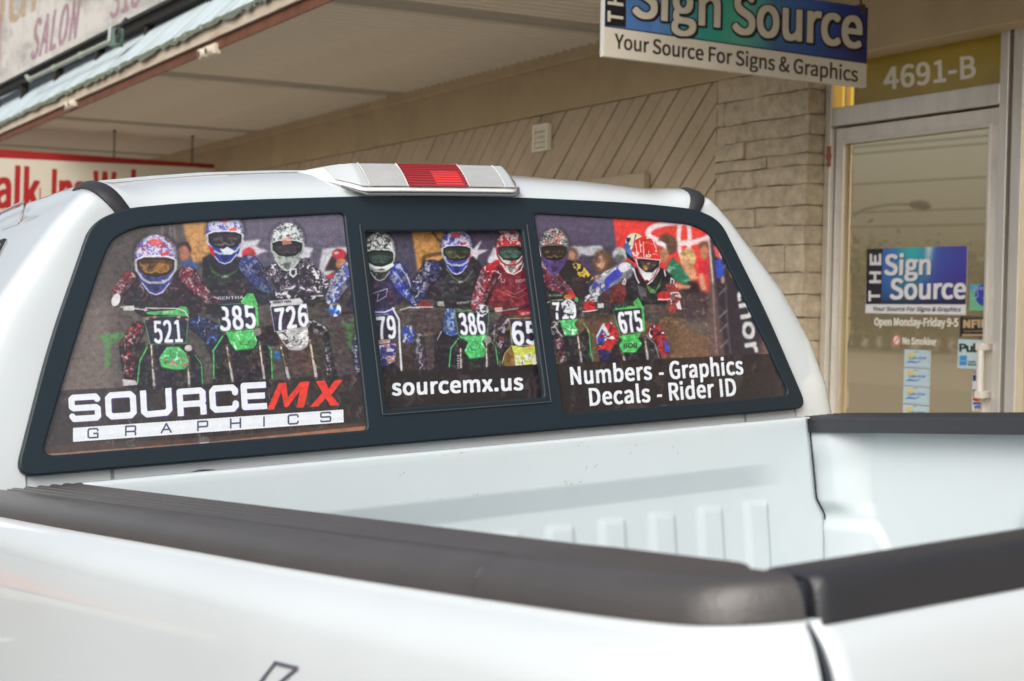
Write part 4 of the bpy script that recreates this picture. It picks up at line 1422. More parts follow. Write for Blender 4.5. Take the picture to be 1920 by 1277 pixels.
alu = mat('brushed_aluminium', (0.74, 0.71, 0.65), rough=0.38, metal=0.65, noise=0.08, nscale=14, stretch=(1, 1, .2), bump=0.1, bscale=60)
alu_w = mat('pale_aluminium', (0.74, 0.70, 0.64), rough=0.45, metal=0.35, noise=0.06, nscale=10, dirt=(.35, .28, .2), dirt_amt=.4, dirt_scale=4)
YL, YR = 6.150, 4.945           # outer edges of the frame
b = MB()
b.box((5.10, YL - .045, 0), (5.24, YL, 2.53))
b.box((5.10, YR, 0), (5.24, YR + .05, 2.53))
b.box((5.101, YR + .051, 2.475), (5.24, YL - .046, 2.53))
b.box((5.102, YR + .051, 2.145), (5.24, YL - .046, 2.235))
bp(b, 'door_frame', alu, bevel=0.004)
door = None
b = MB()
DL, DR = YL - .052, YR + .056   # door leaf
ZT = 2.135
GL, GR, GZ = DL - .055, DR + .062, 2.065
b.box((5.13, GL, .02), (5.18, DL, ZT))
b.box((5.13, DR, .02), (5.18, GR, ZT))
b.box((5.131, GR + .001, GZ), (5.18, GL - .001, ZT - .001))
b.box((5.131, GR + .001, .021), (5.18, GL - .001, .24))
door = bp(b, 'door', alu_w, bevel=0.003)
b = MB()
b.box((5.122, GL - .012, .25), (5.133, GL + .002, GZ))
b.box((5.122, GR - .002, .25), (5.133, GR + .012, GZ))
b.box((5.1225, GR + .013, GZ - .012), (5.133, GL - .013, GZ + .002))


def dp(mb, name, material, **k_):
    """sub-part of the door"""
    mb.v = [(x - WX, y - 8, z) for x, y, z in mb.v]
    return mb.build(name, material, door, **k_)


dp(b, 'glazing_bead', alu, bevel=0.002)
# bronze reflective film on the glass
gmat = bpy.data.materials.new('tinted_glass')
gmat.use_nodes = True
nt = gmat.node_tree
nt.nodes.clear()
o_ = nt.nodes.new('ShaderNodeOutputMaterial')
tr = nt.nodes.new('ShaderNodeBsdfTransparent')
tr.inputs[0].default_value = (0.36, 0.30, 0.20, 1)
gl = nt.nodes.new('ShaderNodeBsdfGlossy')
gl.inputs[0].default_value = (0.97, 0.87, 0.64, 1)
gl.inputs[1].default_value = 0.015
mx_ = nt.nodes.new('ShaderNodeMixShader')
mx_.inputs[0].default_value = 0.78
nt.links.new(tr.outputs[0], mx_.inputs[1])
nt.links.new(gl.outputs[0], mx_.inputs[2])
df_ = nt.nodes.new('ShaderNodeBsdfDiffuse')
df_.inputs[0].default_value = (.62, .52, .33, 1)
m2_ = nt.nodes.new('ShaderNodeMixShader')
m2_.inputs[0].default_value = .30
nt.links.new(mx_.outputs[0], m2_.inputs[1])
nt.links.new(df_.outputs[0], m2_.inputs[2])
nt.links.new(m2_.outputs[0], o_.inputs[0])
b = MB()
b.box((5.150, GR - .005, .235), (5.156, GL + .005, GZ + .005))
dp(b, 'door_glass', gmat)
# push bar on the inside
b = MB()
zb_ = dZ(1700, 690)
b.box((5.20, GR - .02, zb_ - .028), (5.235, GL + .02, zb_ + .028))
dp(b, 'push_bar', mat('white_enamel', (.85, .84, .78), rough=.35), bevel=.008)
# pull handle
hm = mat('satin_handle', (.80, .77, .70), rough=.3, metal=.35)
b = MB()
yh = wpt(1838, 690, 0, 5.07)[1]
z1, z2 = wpt(1838, 650, 0, 5.07)[2], wpt(1838, 740, 0, 5.07)[2]
b.tube([(5.07, yh, z2 - .012), (5.07, yh, z1 + .012)], .016, 14)
for z_ in (z1, z2):
    b.box((5.055, DR + .012, z_ - .016), (5.088, yh + .020, z_ + .016))
    b.box((5.0881, DR + .012, z_ - .015), (5.131, DR + .050, z_ + .015))
dp(b, 'handle', hm, bevel=.004)
# hinge
b = MB()
hz1, hz2 = dZ(1565, 277), dZ(1565, 314)
b.tube([(5.095, YL - .040, hz2), (5.095, YL - .040, hz1)], .011, 10)
b.tube([(5.095, YL - .040, hz2 + .04), (5.095, YL - .040, hz1 - .04)], .014, 10)
dp(b, 'hinge', mat('rusty_hinge', (.30, .09, .05), rough=.6, noise=.3, nscale=60))

# transom with the street number
TZ0, TZ1 = 2.236, 2.474
tc_ = Canvas(1560, 30, 1930, 230, 3, (166, 142, 40))
XX, YY = np.meshgrid(np.arange(tc_.w) / 3 + 1560, np.arange(tc_.h) / 3 + 30)
tc_.a *= (.94 + .12 * vnoise(XX, YY, 30, 3))[..., None].astype(np.float32)
tc_.zoom(1120, 0, 2.4)
tc_.T('4691-B', (1292, 404), (1700, 346), (-2, -96), (232, 226, 212), bold=3.5, spacing=1.02)


def photo_texture(cv, name, corners, res, fallback=None):
    """resample a canvas drawn in photograph coordinates onto a flat face given by corners TL,TR,BR,BL in street coords"""
    TL, TR_, BR, BL = [np.asarray(c_, float) for c_ in corners]
    w_, h_ = res
    U, V = np.meshgrid((np.arange(w_) + .5) / w_, (np.arange(h_) + .5) / h_)
    P = (TL * ((1 - U) * (1 - V))[..., None] + TR_ * (U * (1 - V))[..., None] + BR * (U * V)[..., None] + BL * ((1 - U) * V)[..., None])
    X, Y = w2p_a(P)
    a = cv.sample(X, Y)
    if fallback is not None:
        x1, y1 = cv.x0 + cv.w / cv.s, cv.y0 + cv.h / cv.s
        out = (X < cv.x0) | (X > x1) | (Y < cv.y0) | (Y > y1)
        a[out] = fallback
    return make_image(name, a)


def printed_panel(name, cv, corners, res, parent, thick, off=(0, 0, 0), rough=.4, coat=.2, gain=.9, edge=None, fallback=None, origin=(WX, 8, 0)):
    """thin board whose face carries the print"""
    img = photo_texture(cv, name, corners, res, fallback)
    pm = print_mat(name + '_print', img, rough=rough, coat=coat, gain=gain)
    em = edge or pm
    c_ = [np.asarray(q, float) - np.asarray(origin, float) for q in corners]
    t = np.asarray(thick, float)
    vs = c_ + [q + t for q in c_]
    fs = [(0, 1, 2, 3), (7, 6, 5, 4), (0, 4, 5, 1), (1, 5, 6, 2), (2, 6, 7, 3), (3, 7, 4, 0)]
    o = mesh_obj(name, vs, fs, pm, parent, mats=[pm, em], midx=[0, 1, 1, 1, 1, 1])
    uv = o.data.uv_layers.new(name='UVMap')
    q = [(0, 1), (1, 1), (1, 0), (0, 0)]
    for pi, poly in enumerate(o.data.polygons):
        for n_, li in enumerate(poly.loop_indices):
            uv.data[li].uv = q[n_] if pi == 0 else (.01, .01)
    return o


yl_t = wpt(1604, 190, 0, 5.15)[1]
tc_corners = [(5.15, yl_t, TZ1), (5.15, YR + .051, TZ1), (5.15, YR + .051, TZ0), (5.15, yl_t, TZ0)]
printed_panel('transom_panel', tc_, tc_corners, (900, 240), bld, (.01, 0, 0), rough=.25, coat=.3, gain=.95)
lit = bpy.data.materials.new('lit_transom')
lit.use_nodes = True
pb_ = lit.node_tree.nodes['Principled BSDF']
pb_.inputs['Base Color'].default_value = (.7, .45, .08, 1)
pb_.inputs['Emission Color'].default_value = (1.0, .62, .10, 1)
pb_.inputs['Emission Strength'].default_value = .42
b = MB()
b.box((5.17, yl_t + .004, TZ0), (5.178, YL - .046, TZ1))
bp(b, 'lit_pane', lit)
b = MB()
b.box((5.135, yl_t + .052, TZ0), (5.165, yl_t + .062, TZ1))
b.box((5.145, yl_t + .001, TZ0), (5.165, yl_t + .008, TZ1))
bp(b, 'transom_bar', alu)

# room behind the glass
dark = mat('interior_wall', (.30, .25, .17), rough=.9, noise=.2, nscale=1.5)
b = MB()
b.box((5.5, -2.99, -.02), (11.5, 25, .0))
bp(b, 'floor', mat('interior_floor', (.13, .10, .075), rough=.6, noise=.3, nscale=2))
b = MB()
b.box((11.4, -3, 0), (11.5, 25, 2.9))
b.box((5.43, 7.0, 0), (11.4, 7.1, 2.9))
b.box((5.5, -3, 0), (11.4, -2.9, 2.9))
bp(b, 'interior_wall', dark)
b = MB()
b.box((7.6, 6.2, 0), (8.1, 9.9, 1.0))
b.box((9.6, 8.3, 0), (11.2, 9.8, 1.6))
tag(b.build('shop_counter', mat('counter_wood', (.26, .12, .06), rough=.5, noise=.2)), 'brown shop counter standing inside behind the tinted door', 'counter')
# shop window to the right of the door
b = MB()
for y_ in (4.86, 3.26, 1.6, -.1, -1.8):
    b.box((5.10, y_, .45), (5.22, y_ + .06, 2.53))
b.box((5.101, -3, 2.47), (5.22, 4.859, 2.53))
b.box((5.101, -3, .39), (5.22, 4.859, .45))
bp(b, 'window_frame', alu, bevel=.004)
b = MB()
b.box((5.102, -3, 0), (5.2, 4.9, .389))
bp(b, 'sill_wall', tan)
for ya, yb in ((3.321, 4.859), (1.661, 3.259), (-.039, 1.599)):
    b = MB()
    b.box((5.15, ya, .451), (5.156, yb, 2.469))
    bp(b, 'window_pane', gmat)

# ------------------------------------------------------------------ door stickers and lettering
def text_part(text, p0, p1, cap_px, plane_x, material, name, parent, bold=0.03, spacing=1.0, thick=.0012, up_dx=0.0):
    """lettering as thin cut vinyl lying on the plane x = plane_x; baseline and cap height measured in the photo"""
    cu = bpy.data.curves.new('t', 'FONT')
    if FONT:
        cu.font = FONT
    cu.body = text
    cu.space_character = spacing
    cu.offset = bold
    cu.resolution_u = 4
    cu.fill_mode = 'FRONT'
    ob = bpy.data.objects.new('t', cu)
    me = bpy.data.meshes.new_from_object(ob)
    v = np.array([tuple(x.co) for x in me.vertices])
    x0, x1 = v[:, 0].min(), v[:, 0].max()
    A = wpt(p0[0], p0[1], 0, plane_x)
    B_ = wpt(p1[0], p1[1], 0, plane_x)
    Cp = wpt(p0[0] + up_dx, p0[1] - cap_px, 0, plane_x)
    up = np.array([0, 0, Cp[2] - A[2]])
    P = A + ((v[:, 0] - x0) / (x1 - x0))[:, None] * (B_ - A) + fit_y(v[:, 1])[:, None] * up
    P[:, 0] = plane_x
    P -= np.array([WX, 8, 0])
    fs = [tuple(p.vertices) for p in me.polygons]
    bpy.data.objects.remove(ob)
    bpy.data.meshes.remove(me)
    bpy.data.curves.remove(cu)
    return mesh_obj(name, P, fs, material, parent)


vinyl = mat('white_vinyl', (.78, .76, .70), rough=.45)
text_part('Open Monday-Friday 9-5', (1639, 610), (1796, 612), 13.5, 5.1475, vinyl, 'opening_hours', door, bold=.010, spacing=1.0)
text_part('No Smoking', (1692, 645), (1755, 647), 12, 5.1475, vinyl, 'lettering', door, bold=.010, spacing=1.0)


def door_quad(px0, py0, px1, py1, x=5.1485, th=.0015):
    """rectangle on the glass: y limits from the photo, heights from its left side"""
    ya = wpt(px0, (py0 + py1) / 2, 0, x)[1]
    yb = wpt(px1, (py0 + py1) / 2, 0, x)[1]
    za = wpt(px0, py0, 0, x)[2]
    zb = wpt(px0, py1, 0, x)[2]
    return [(x, ya, za), (x, yb, za), (x, yb, zb), (x, ya, zb)]


sc_ = Canvas(1610, 440, 1870, 800, 5, (200, 200, 205))
XX, YY = np.meshgrid(np.arange(sc_.w) / 5 + 1610, np.arange(sc_.h) / 5 + 440)
# blue-violet gradient artwork
g1 = np.clip((XX - 1650) / 165, 0, 1)
g2 = np.clip((YY - 460) / 110, 0, 1)
colA = np.array([70, 110, 205.])
colB = np.array([60, 200, 200.])
colC = np.array([80, 50, 160.])
w1 = np.exp(-((g1 - .38 + g2 * .1) / .2) ** 2) * (1 - g2 * .55)
w2 = np.clip(g1 * 1.1 - .35 + g2 * .35, 0, 1)
grad = colA * (1 - w1 - w2 * .8 * (1 - w1))[..., None] + colB * w1[..., None] + colC * (w2 * .8 * (1 - w1))[..., None]
streak = np.exp(-((g1 - .56 + g2 * .05) / .045) ** 2) * np.clip(1 - g2 * 1.6, 0, 1)
grad = grad * (1 - streak[..., None]) + np.array([225, 245, 240.]) * streak[..., None]
grad *= (1 - .45 * g2 ** 3)[..., None]
reg = (XX > 1648) & (YY < 571)
sc_.a[reg] = grad[reg]
sc_.zoom(1600, 440, 3.756)
INK = (34, 30, 42)
sc_.P(INK, [(95, 90), (208, 90), (196, 490), (88, 490)])
sc_.P(INK, [(196, 465), (812, 465), (812, 488), (196, 490)], al=.55, soft=4)
for ch, p0, p1 in (('T', (183, 465), (183, 400)), ('H', (190, 338), (190, 262)), ('E', (192, 212), (192, 138))):
    sc_.T(ch, p0, p1, (-72, 0), (236, 236, 240), bold=5)
sc_.T('Sign', (222, 282), (538, 278), (6, -138), (240, 240, 244), bold=6, spacing=1.0, shadow=((30, 30, 60), 6, 6, 5))
sc_.T('Source', (262, 452), (786, 448), (4, -138), (240, 240, 244), bold=6, spacing=1.0, shadow=((30, 20, 60), 6, 6, 5))
sc_.P((238, 238, 240), [(86, 490), (812, 492), (812, 560), (86, 556)])
sc_.T('Your Source For Signs & Graphics', (138, 536), (754, 541), (4, -28), (46, 42, 50), bold=1.3, shear=.12)
printed_panel('sign_decal', sc_, door_quad(1624, 467, 1812, 587), (1100, 800), door, (.0012, 0, 0), gain=.8, coat=0.3)
# second sticker group
sc_.P((120, 196, 150), [(820, 348), (960, 348), (960, 536), (815, 536)])
sc_.N('P', ([(820, 348), (960, 348), (960, 420), (820, 400)],), [(.4, (90, 170, 210))], 60, 8)
sc_.E((60, 70, 180), 925, 425, 68, 78)
sc_.L((180, 200, 220), 5, [(835, 390), (870, 395), (880, 430), (860, 450), (835, 445)])
sc_.T('USSOUR', (868, 388), (990, 388), (0, -20), (190, 200, 230), bold=1)
sc_.L((220, 224, 235), 6, [(915, 446), (960, 448)])
sc_.L((220, 224, 235), 6, [(945, 495), (960, 480)])
printed_panel('globe_sticker', sc_, door_quad(1818, 533, 1853, 582), (240, 320), door, (.0012, 0, 0), gain=.8)
sc_.P((30, 27, 26), [(748, 570), (960, 570), (960, 725), (748, 725)])
sc_.L((150, 126, 96), 4, [(768, 585), (950, 585)])
sc_.T('NFIB', (778, 655), (945, 652), (0, -52), (206, 176, 130), bold=5)
sc_.T('The Voice of Small Business', (775, 685), (940, 684), (0, -11), (160, 140, 110), bold=.8)
sc_.L((190, 160, 120), 16, [(772, 708), (945, 708)])
printed_panel('membership_sticker', sc_, door_quad(1800, 593, 1853, 631), (320, 240), door, (.0012, 0, 0), gain=.8)
sc_.P((196, 222, 226), [(735, 730), (960, 730), (960, 945), (735, 940)])
sc_.T('Pull', (750, 822), (880, 826), (0, -52), (24, 24, 28), bold=4, spacing=.95)
sc_.P((60, 150, 214), [(748, 852), (800, 852), (798, 922), (746, 922)])
sc_.L((200, 230, 245), 3, [(752, 888), (795, 888)])
sc_.T('Cards', (806, 902), (860, 902), (0, -14), (50, 60, 70), bold=1)
sc_.T('Welcome', (806, 922), (870, 922), (0, -14), (50, 60, 70), bold=1)
printed_panel('pull_sticker', sc_, door_quad(1796, 636, 1852, 690), (320, 300), door, (.0012, 0, 0), gain=.8)
sc_.P((226, 230, 236), [(838, 985), (940, 985), (930, 1240), (835, 1240)])
sc_.P((36, 46, 110), [(842, 988), (935, 988), (935, 1030), (842, 1030)])
sc_.P((30, 30, 60), [(842, 1090), (932, 1090), (932, 1170), (842, 1170)])
sc_.E((206, 40, 44), 872, 1150, 30, 26)
sc_.E((236, 170, 60), 905, 1150, 30, 26, al=.9)
sc_.P((220, 226, 240), [(842, 1180), (930, 1180), (930, 1236), (842, 1236)])
sc_.P((50, 70, 150), [(842, 1180), (930, 1180), (930, 1196), (842, 1196)])
sc_.T('VISA', (850, 1226), (915, 1224), (3, -22), (50, 60, 150), bold=2)
sc_.P((226, 190, 90), [(842, 1234), (930, 1234), (930, 1244), (842, 1244)])
printed_panel('card_sticker', sc_, door_quad(1823, 702, 1848, 772), (160, 420), door, (.0012, 0, 0), gain=.8)
for i in range(4):
    oy = i * 129 - (i > 1) * 4
    ox = -i * 4
    sc_.P((190, 216, 226), [(362 + ox, 806 + oy), (545 + ox, 806 + oy), (543 + ox, 930 + oy), (360 + ox, 930 + oy)])
    sc_.L((150, 176, 190), 2, [(362 + ox, 932 + oy), (545 + ox, 934 + oy)])
    sc_.P((226, 206, 120), [(372 + ox, 862 + oy), (390 + ox, 832 + oy), (425 + ox, 830 + oy), (435 + ox, 850 + oy), (410 + ox, 866 + oy)])
    sc_.T('Lake Area', (392 + ox, 878 + oy), (510 + ox, 878 + oy), (4, -20), (70, 100, 170), bold=.8, shear=.3)
    sc_.L((60, 110, 190), [4, 14, 9, 4], [(375 + ox, 902 + oy), (400 + ox, 894 + oy), (440 + ox, 900 + oy), (476 + ox, 890 + oy)])
    sc_.T('member', (430 + ox, 830 + oy), (462 + ox, 830 + oy), (0, -7), (100, 120, 160), bold=.4)
    sc_.L((120, 150, 190), 2, [(532 + ox, 820 + oy), (532 + ox, 915 + oy)])
for i, (py0, py1) in enumerate(((655, 688), (690, 722), (724, 756), (758, 791))):
    px = 1695.5 - i * 1.0
    printed_panel('member_card', sc_, door_quad(px, py0, px + 49, py1), (300, 210), door, (.0012, 0, 0), gain=.8)
b = MB()
cs = wpt(1681, 638, 0, 5.1475)
for rr_, mm in ((.026, None),):
    b.v, b.f = [], []
    n_ = 24
    vs = [(5.1475, cs[1] + rr_ * math.cos(2 * math.pi * i / n_), cs[2] + rr_ * math.sin(2 * math.pi * i / n_)) for i in range(n_)]
    b.add(vs, [tuple(range(n_))])
dp(b, 'no_smoking_badge', mat('badge_white', (.75, .7, .66), rough=.4))
b = MB()
n_ = 24
for r0, r1 in ((.020, .026),):
    vs = [(5.1465, cs[1] + r * math.cos(2 * math.pi * i / n_), cs[2] + r * math.sin(2 * math.pi * i / n_)) for r in (r0, r1) for i in range(n_)]
    b.add(vs, [(i, (i + 1) % n_, n_ + (i + 1) % n_, n_ + i) for i in range(n_)])
b.add([(5.1465, cs[1] - .016, cs[2] + .012), (5.1465, cs[1] - .012, cs[2] + .016), (5.1465, cs[1] + .016, cs[2] - .012), (5.1465, cs[1] + .012, cs[2] - .016)], [(0, 1, 2, 3)])
dp(b, 'badge_ring', mat('badge_red', (.6, .08, .06), rough=.4))

# ------------------------------------------------------------------ canopy over the walk
soff = mat('soffit_paint', (0.66, 0.60, 0.51), rough=0.6, noise=0.05, nscale=3, dirt=(.36, .3, .23), dirt_amt=.3, dirt_scale=1.0)
soffd = mat('vent_strip_metal', (0.42, 0.385, 0.325), rough=0.6, noise=0.08, nscale=5)
XE = 3.10
b = MB()
PW = 0.30
prof = []
for r_ in range(3):
    o0 = r_ * .1
    prof += [(o0 + .0, .0), (o0 + .006, -.018), (o0 + .030, -.018), (o0 + .038, .0)]
prof.append((PW, 0))
b.grid([[(x, y, z) for y, z in prof] for x in (0.0, WX - .046 - XE)])
pan = None
vents = (7.62, 10.94, 14.38, 17.5, 4.2)
y_ = -2.9
proto_me = None
vent_me = None
while y_ < 25.5:
    isv = any(abs(y_ + PW / 2 - v) < PW / 2 for v in vents)
    if not isv:
        if proto_me is None:
            o = b.build('soffit_panel', soff, bld)
            proto_me = o.data
        else:
            o = bpy.data.objects.new('soffit_panel', proto_me)
            link(o, bld)
        o.location = (XE - WX, y_ - 8, 2.83)
    else:
        if vent_me is None:
            vb = MB()
            nx = 90
            vprof = [(0, 0), (.01, -.006), (.05, -.006), (.06, .012), (.10, .012), (.11, -.004), (.15, -.004), (.16, .012), (.20, .012), (.21, -.006), (.25, -.006), (.26, .012), (.29, .012), (.30, 0)]
            vb.grid([[(x, y, z) for y, z in vprof] for x in (0.0, WX - .046 - XE)])
            # rows of louvre slots
            for r_, yy2 in enumerate((.03, .13, .23)):
                for i in range(nx):
                    xx2 = .02 + i * (WX - .046 - XE - .04) / nx
                    vb.box((xx2, yy2 - .012, -.0105 if r_ != 1 else -.0085), (xx2 + .011, yy2 + .012, -.0065 if r_ != 1 else -.0045))
            o = vb.build('vent_strip', soffd, bld)
            vent_me = o.data
        else:
            o = bpy.data.objects.new('vent_strip', vent_me)
            link(o, bld)
        o.location = (XE - WX, y_ - 8, 2.83)
    y_ += PW
# fascia: rusty lower strip, cream board, corrugated mansard with ragged edge
rust = mat('rusty_steel', (0.12, 0.042, 0.020), rough=0.8, noise=0.35, nscale=9, dirt=(.08, .035, .02), dirt_amt=.7, dirt_scale=3)
cream = mat('cream_board', (0.50, 0.43, 0.34), rough=0.8, noise=0.12, nscale=6, dirt=(.24, .13, .07), dirt_amt=.8, dirt_scale=5, stretch=(1, .4, 3))
b = MB()
b.box((XE - .012, -3, 2.80), (XE, 25.9, 2.868))
b.box((XE - .010, -3, 2.845), (XE + .3, 25.9, 2.86))
bp(b, 'steel_edge', rust, bevel=.003)
yy0 = -3
while yy0 < 25:
    b = MB()
    b.box((XE - .035, yy0 + .004, 2.869), (XE - .012, min(25.9, yy0 + 2.4), 2.955))
    bp(b, 'fascia_board', cream, bevel=.004)
    yy0 += 2.404
metal = mat('corrugated_roof', (0.40, 0.47, 0.50), rough=0.45, metal=0.1, noise=0.28, nscale=3, stretch=(.4, 14, .4), dirt=(.12, .15, .11), dirt_amt=.55, dirt_scale=2.5, bump=.2, bscale=20)
CW = 0.9
def mansard_mesh(seed):
    r_ = random.Random(seed)
    m_ = MB()
    cols_n = 96
    rows = [[], [], []]
    for i in range(cols_n + 1):
        y = CW * 1.02 * i / cols_n
        c_ = .017 * math.cos(2 * math.pi * y / .1125)
        lip = .010 * math.sin(y * 31 + seed) + .006 * math.sin(y * 77 + seed * 2) + r_.uniform(-.005, .005)
        # down the slope: foot, just above the foot, top
        for j, (x, z) in enumerate(((XE - .05 - lip * .5, 2.952 - lip), (XE - .045, 2.972), (XE + .62, 3.62))):
            nx_, nz_ = -.7, .7
            rows[j].append((x + nx_ * c_, y, z + nz_ * c_))
    m_.grid(rows)
    return m_


meshes = []
yk = -3.0
i = 0
while yk < 25:
    if len(meshes) < 4:
        o = mansard_mesh(i).build('roof_sheet', metal, bld, solid=.004)
        o.data.polygons.foreach_set('use_smooth', [True] * len(o.data.polygons))
        meshes.append(o.data)
    else:
        o = bpy.data.objects.new('roof_sheet', meshes[i % 4])
        link(o, bld)
    o.location = (-WX + (i % 2) * .004, yk - 8, (i % 2) * .004)
    yk += CW
    i += 1
edge = mat('mossy_edge', (0.12, 0.14, 0.10), rough=0.9, noise=0.3, nscale=20, bump=.5, bscale=60)
b = MB()
rr = random.Random(8)
yk = -3.0
pts_ = []
while yk < 25.8:
    pts_.append(yk)
    yk += rr.uniform(.05, .12)
rows = [[], []]
for y in pts_:
    rows[0].append((XE - .058, y, 2.974 + rr.uniform(-.006, .006)))
    rows[1].append((XE - .060, y, 2.934 + rr.uniform(-.016, .016)))
b.grid(rows)
bp(b, 'drip_edge', edge, solid=.006)
b = MB()
b.box((XE + .64, -3, 3.62), (9.0, 26, 3.66))
bp(b, 'roof_deck', mat('roof_deck', (.3, .3, .28), rough=.9))

# ------------------------------------------------------------------ salon sign standing on the canopy
SX = 3.30
sB0, sB1 = wpt(-60, 187, 0, SX), wpt(330, -10, 0, SX)
dirn = (sB0 - sB1) / (sB0 - sB1)[1]
base_y0, base_y1 = 10.2, 21.0
P0 = sB1 + dirn * (base_y0 - sB1[1])
P1 = sB1 + dirn * (base_y1 - sB1[1])
H = 1.15
salon = empty('salon_sign', (SX, 15, 3.3), 'long weathered white salon signboard standing on the canopy roof', 'sign')
cv = Canvas(-110, -320, 350, 220, 3, (208, 206, 200))
XX, YY = np.meshgrid(np.arange(cv.w) / 3 - 110, np.arange(cv.h) / 3 - 320)
n1 = vnoise(XX, YY, 46, 5, 4)
n2 = vnoise(XX * 1.0, YY * .35, 7, 6, 4)
n3 = vnoise(XX, YY, 3.0, 7, 2)
cv.a *= (1 - .16 * np.clip((n1 - .45) * 3, 0, 1) - .10 * np.clip((n2 - .55) * 4, 0, 1))[..., None].astype(np.float32)
cv.zoom(0, 0, 6)
PUR, TANL = (158, 126, 138), (176, 156, 128)
cv.T('SALON', (345, 680), (850, 425), (56, -450), PUR, bold=8, spacing=1.08)
cv.T('Your', (-420, 560), (480, 60), (40, -640), TANL, bold=8, spacing=1.0)
cv.T('318', (1240, 215), (1560, 60), (36, -420), PUR, bold=6, spacing=1.02)
cv.P((170, 120, 122), [(-4, 0), (16, -60), (14, 660), (-4, 740)], al=.7, soft=1)
fl = (n3 > .66)
cv.a[fl] = cv.a[fl] * .6 + np.array([206, 204, 198.]) * .4
cv.a[(n1 > .62) & (n3 > .5)] *= .93
corn = [P1 + (0, 0, H), P0 + (0, 0, H), P0, P1]
o = printed_panel('sign_board', cv, corn, (3000, 700), salon, (.05, 0, 0), rough=.6, coat=0, gain=.85, fallback=(204, 202, 196), origin=(SX, 15, 3.3), edge=mat('sign_edge', (.14, .14, .12), rough=.8))
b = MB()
bd = mat('gap_shade_dark', (.018, .016, .013), rough=.9, noise=.4, nscale=12)  # near-black beam fills the gap under the sign, standing in for its shade
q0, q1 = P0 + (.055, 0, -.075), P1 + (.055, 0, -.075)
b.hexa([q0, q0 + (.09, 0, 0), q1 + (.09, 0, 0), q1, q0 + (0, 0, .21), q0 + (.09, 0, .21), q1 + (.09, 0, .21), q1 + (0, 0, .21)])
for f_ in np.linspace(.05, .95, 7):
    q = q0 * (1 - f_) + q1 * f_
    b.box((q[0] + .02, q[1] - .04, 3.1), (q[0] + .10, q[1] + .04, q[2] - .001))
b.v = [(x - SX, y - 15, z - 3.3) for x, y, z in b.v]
b.build('gap_shade_rail', bd, salon)

# conduit and junction box under the salon sign
CXp = 3.13
def cp(px, py, x=CXp):
    return wpt(px, py, 0, x)
pipe = mat('painted_conduit', (.30, .34, .28), rough=.55, noise=.2, nscale=30)
b = MB()
a_, b_ = cp(54, 150), cp(203, 79)
b.tube([cp(50, 143, 3.2), a_, a_ * .7 + b_ * .3, b_], .019, 12)
for f_ in (.02, .36, .70):
    q = a_ * (1 - f_) + b_ * f_
    d_ = (b_ - a_) / np.linalg.norm(b_ - a_) * .03
    b.tube([q - d_, q + d_], .027, 12)
o = b.build('conduit_pipe', pipe, auto=40)
tag(o, 'grey green conduit pipe running below the salon signboard', 'pipe')
jb = empty('junction_box', tuple(cp(216, 70)), 'green metal junction box with cable coil under the salon signboard', 'junction box')
J = np.array(cp(216, 70))
b = MB()
dv = (b_ - a_) / np.linalg.norm(b_ - a_)
up_ = np.array([0, 0, 1.0])
def jl(u, v, w):
    return (dv * u + up_ * v + np.array([w, 0, 0])) * .66
b.hexa([jl(-.13, -.10, -.05), jl(-.13, -.10, .08), jl(.10, -.12, .08), jl(.10, -.12, -.05), jl(-.13, .09, -.05), jl(-.13, .09, .08), jl(.10, .10, .08), jl(.10, .10, -.05)])
b.build('box', mat('green_enamel', (.10, .16, .12), rough=.5, noise=.15), jb, bevel=.01)
b = MB()
b.hexa([jl(-.12, -.06, -.062), jl(-.12, -.06, -.051), jl(-.02, -.05, -.051), jl(-.02, -.05, -.062), jl(-.09, .12, -.062), jl(-.09, .12, -.051), jl(.06, .13, -.051), jl(.06, .13, -.062)])
b.build('cover_plate', mat('pale_plate', (.45, .5, .5), rough=.5), jb, bevel=.003)
b = MB()
ring3 = [jl(.20 + .055 * math.cos(t), .0 + .075 * math.sin(t), -.02 + .01 * math.sin(2 * t)) for t in np.linspace(0, 2 * math.pi, 22)]
b.tube(ring3, .012, 8)
b.tube([jl(.09, .02, .0), jl(.15, .05, -.01), jl(.2, .13, .02), jl(.26, .2, .06)], .012, 8)
b.build('cable_coil', mat('black_cable', (.03, .03, .03), rough=.5), jb, smooth=True)

# twin lamp sockets under the canopy edge
sock = mat('cream_ceramic', (.55, .49, .40), rough=.45, noise=.1, nscale=40)
def twin(px, py, label):
    q = wpt(px, py, 0, XE - .03)
    r_ = empty('lamp_socket', tuple(q), label, 'lamp socket', 'lamp sockets under the canopy edge')
    m_ = MB()
    m_.box((-.01, -.02, -.035), (.04, .22, .035))
    m_.build('base', sock, r_, bevel=.008)
    for dy in (-.0, .15):
        m_ = MB()
        m_.tube([(-.005, dy + .03, -.01), (-.045, dy + .03, -.018)], [.036, .032], 16)
        m_.build('socket', sock, r_, auto=40)
        m_ = MB()
        m_.tube([(-.0455, dy + .03, -.0181), (-.048, dy + .03, -.0185)], .019, 14)
        m_.build('socket_hole', mat('dark_hole', (.05, .035, .03), rough=.8), r_)
    return r_
twin(402, 91, 'cream twin lamp socket under the canopy edge, right one nearer the soffit middle')
twin(140, 192, 'cream twin lamp socket under the canopy edge beside the salon sign, left one')

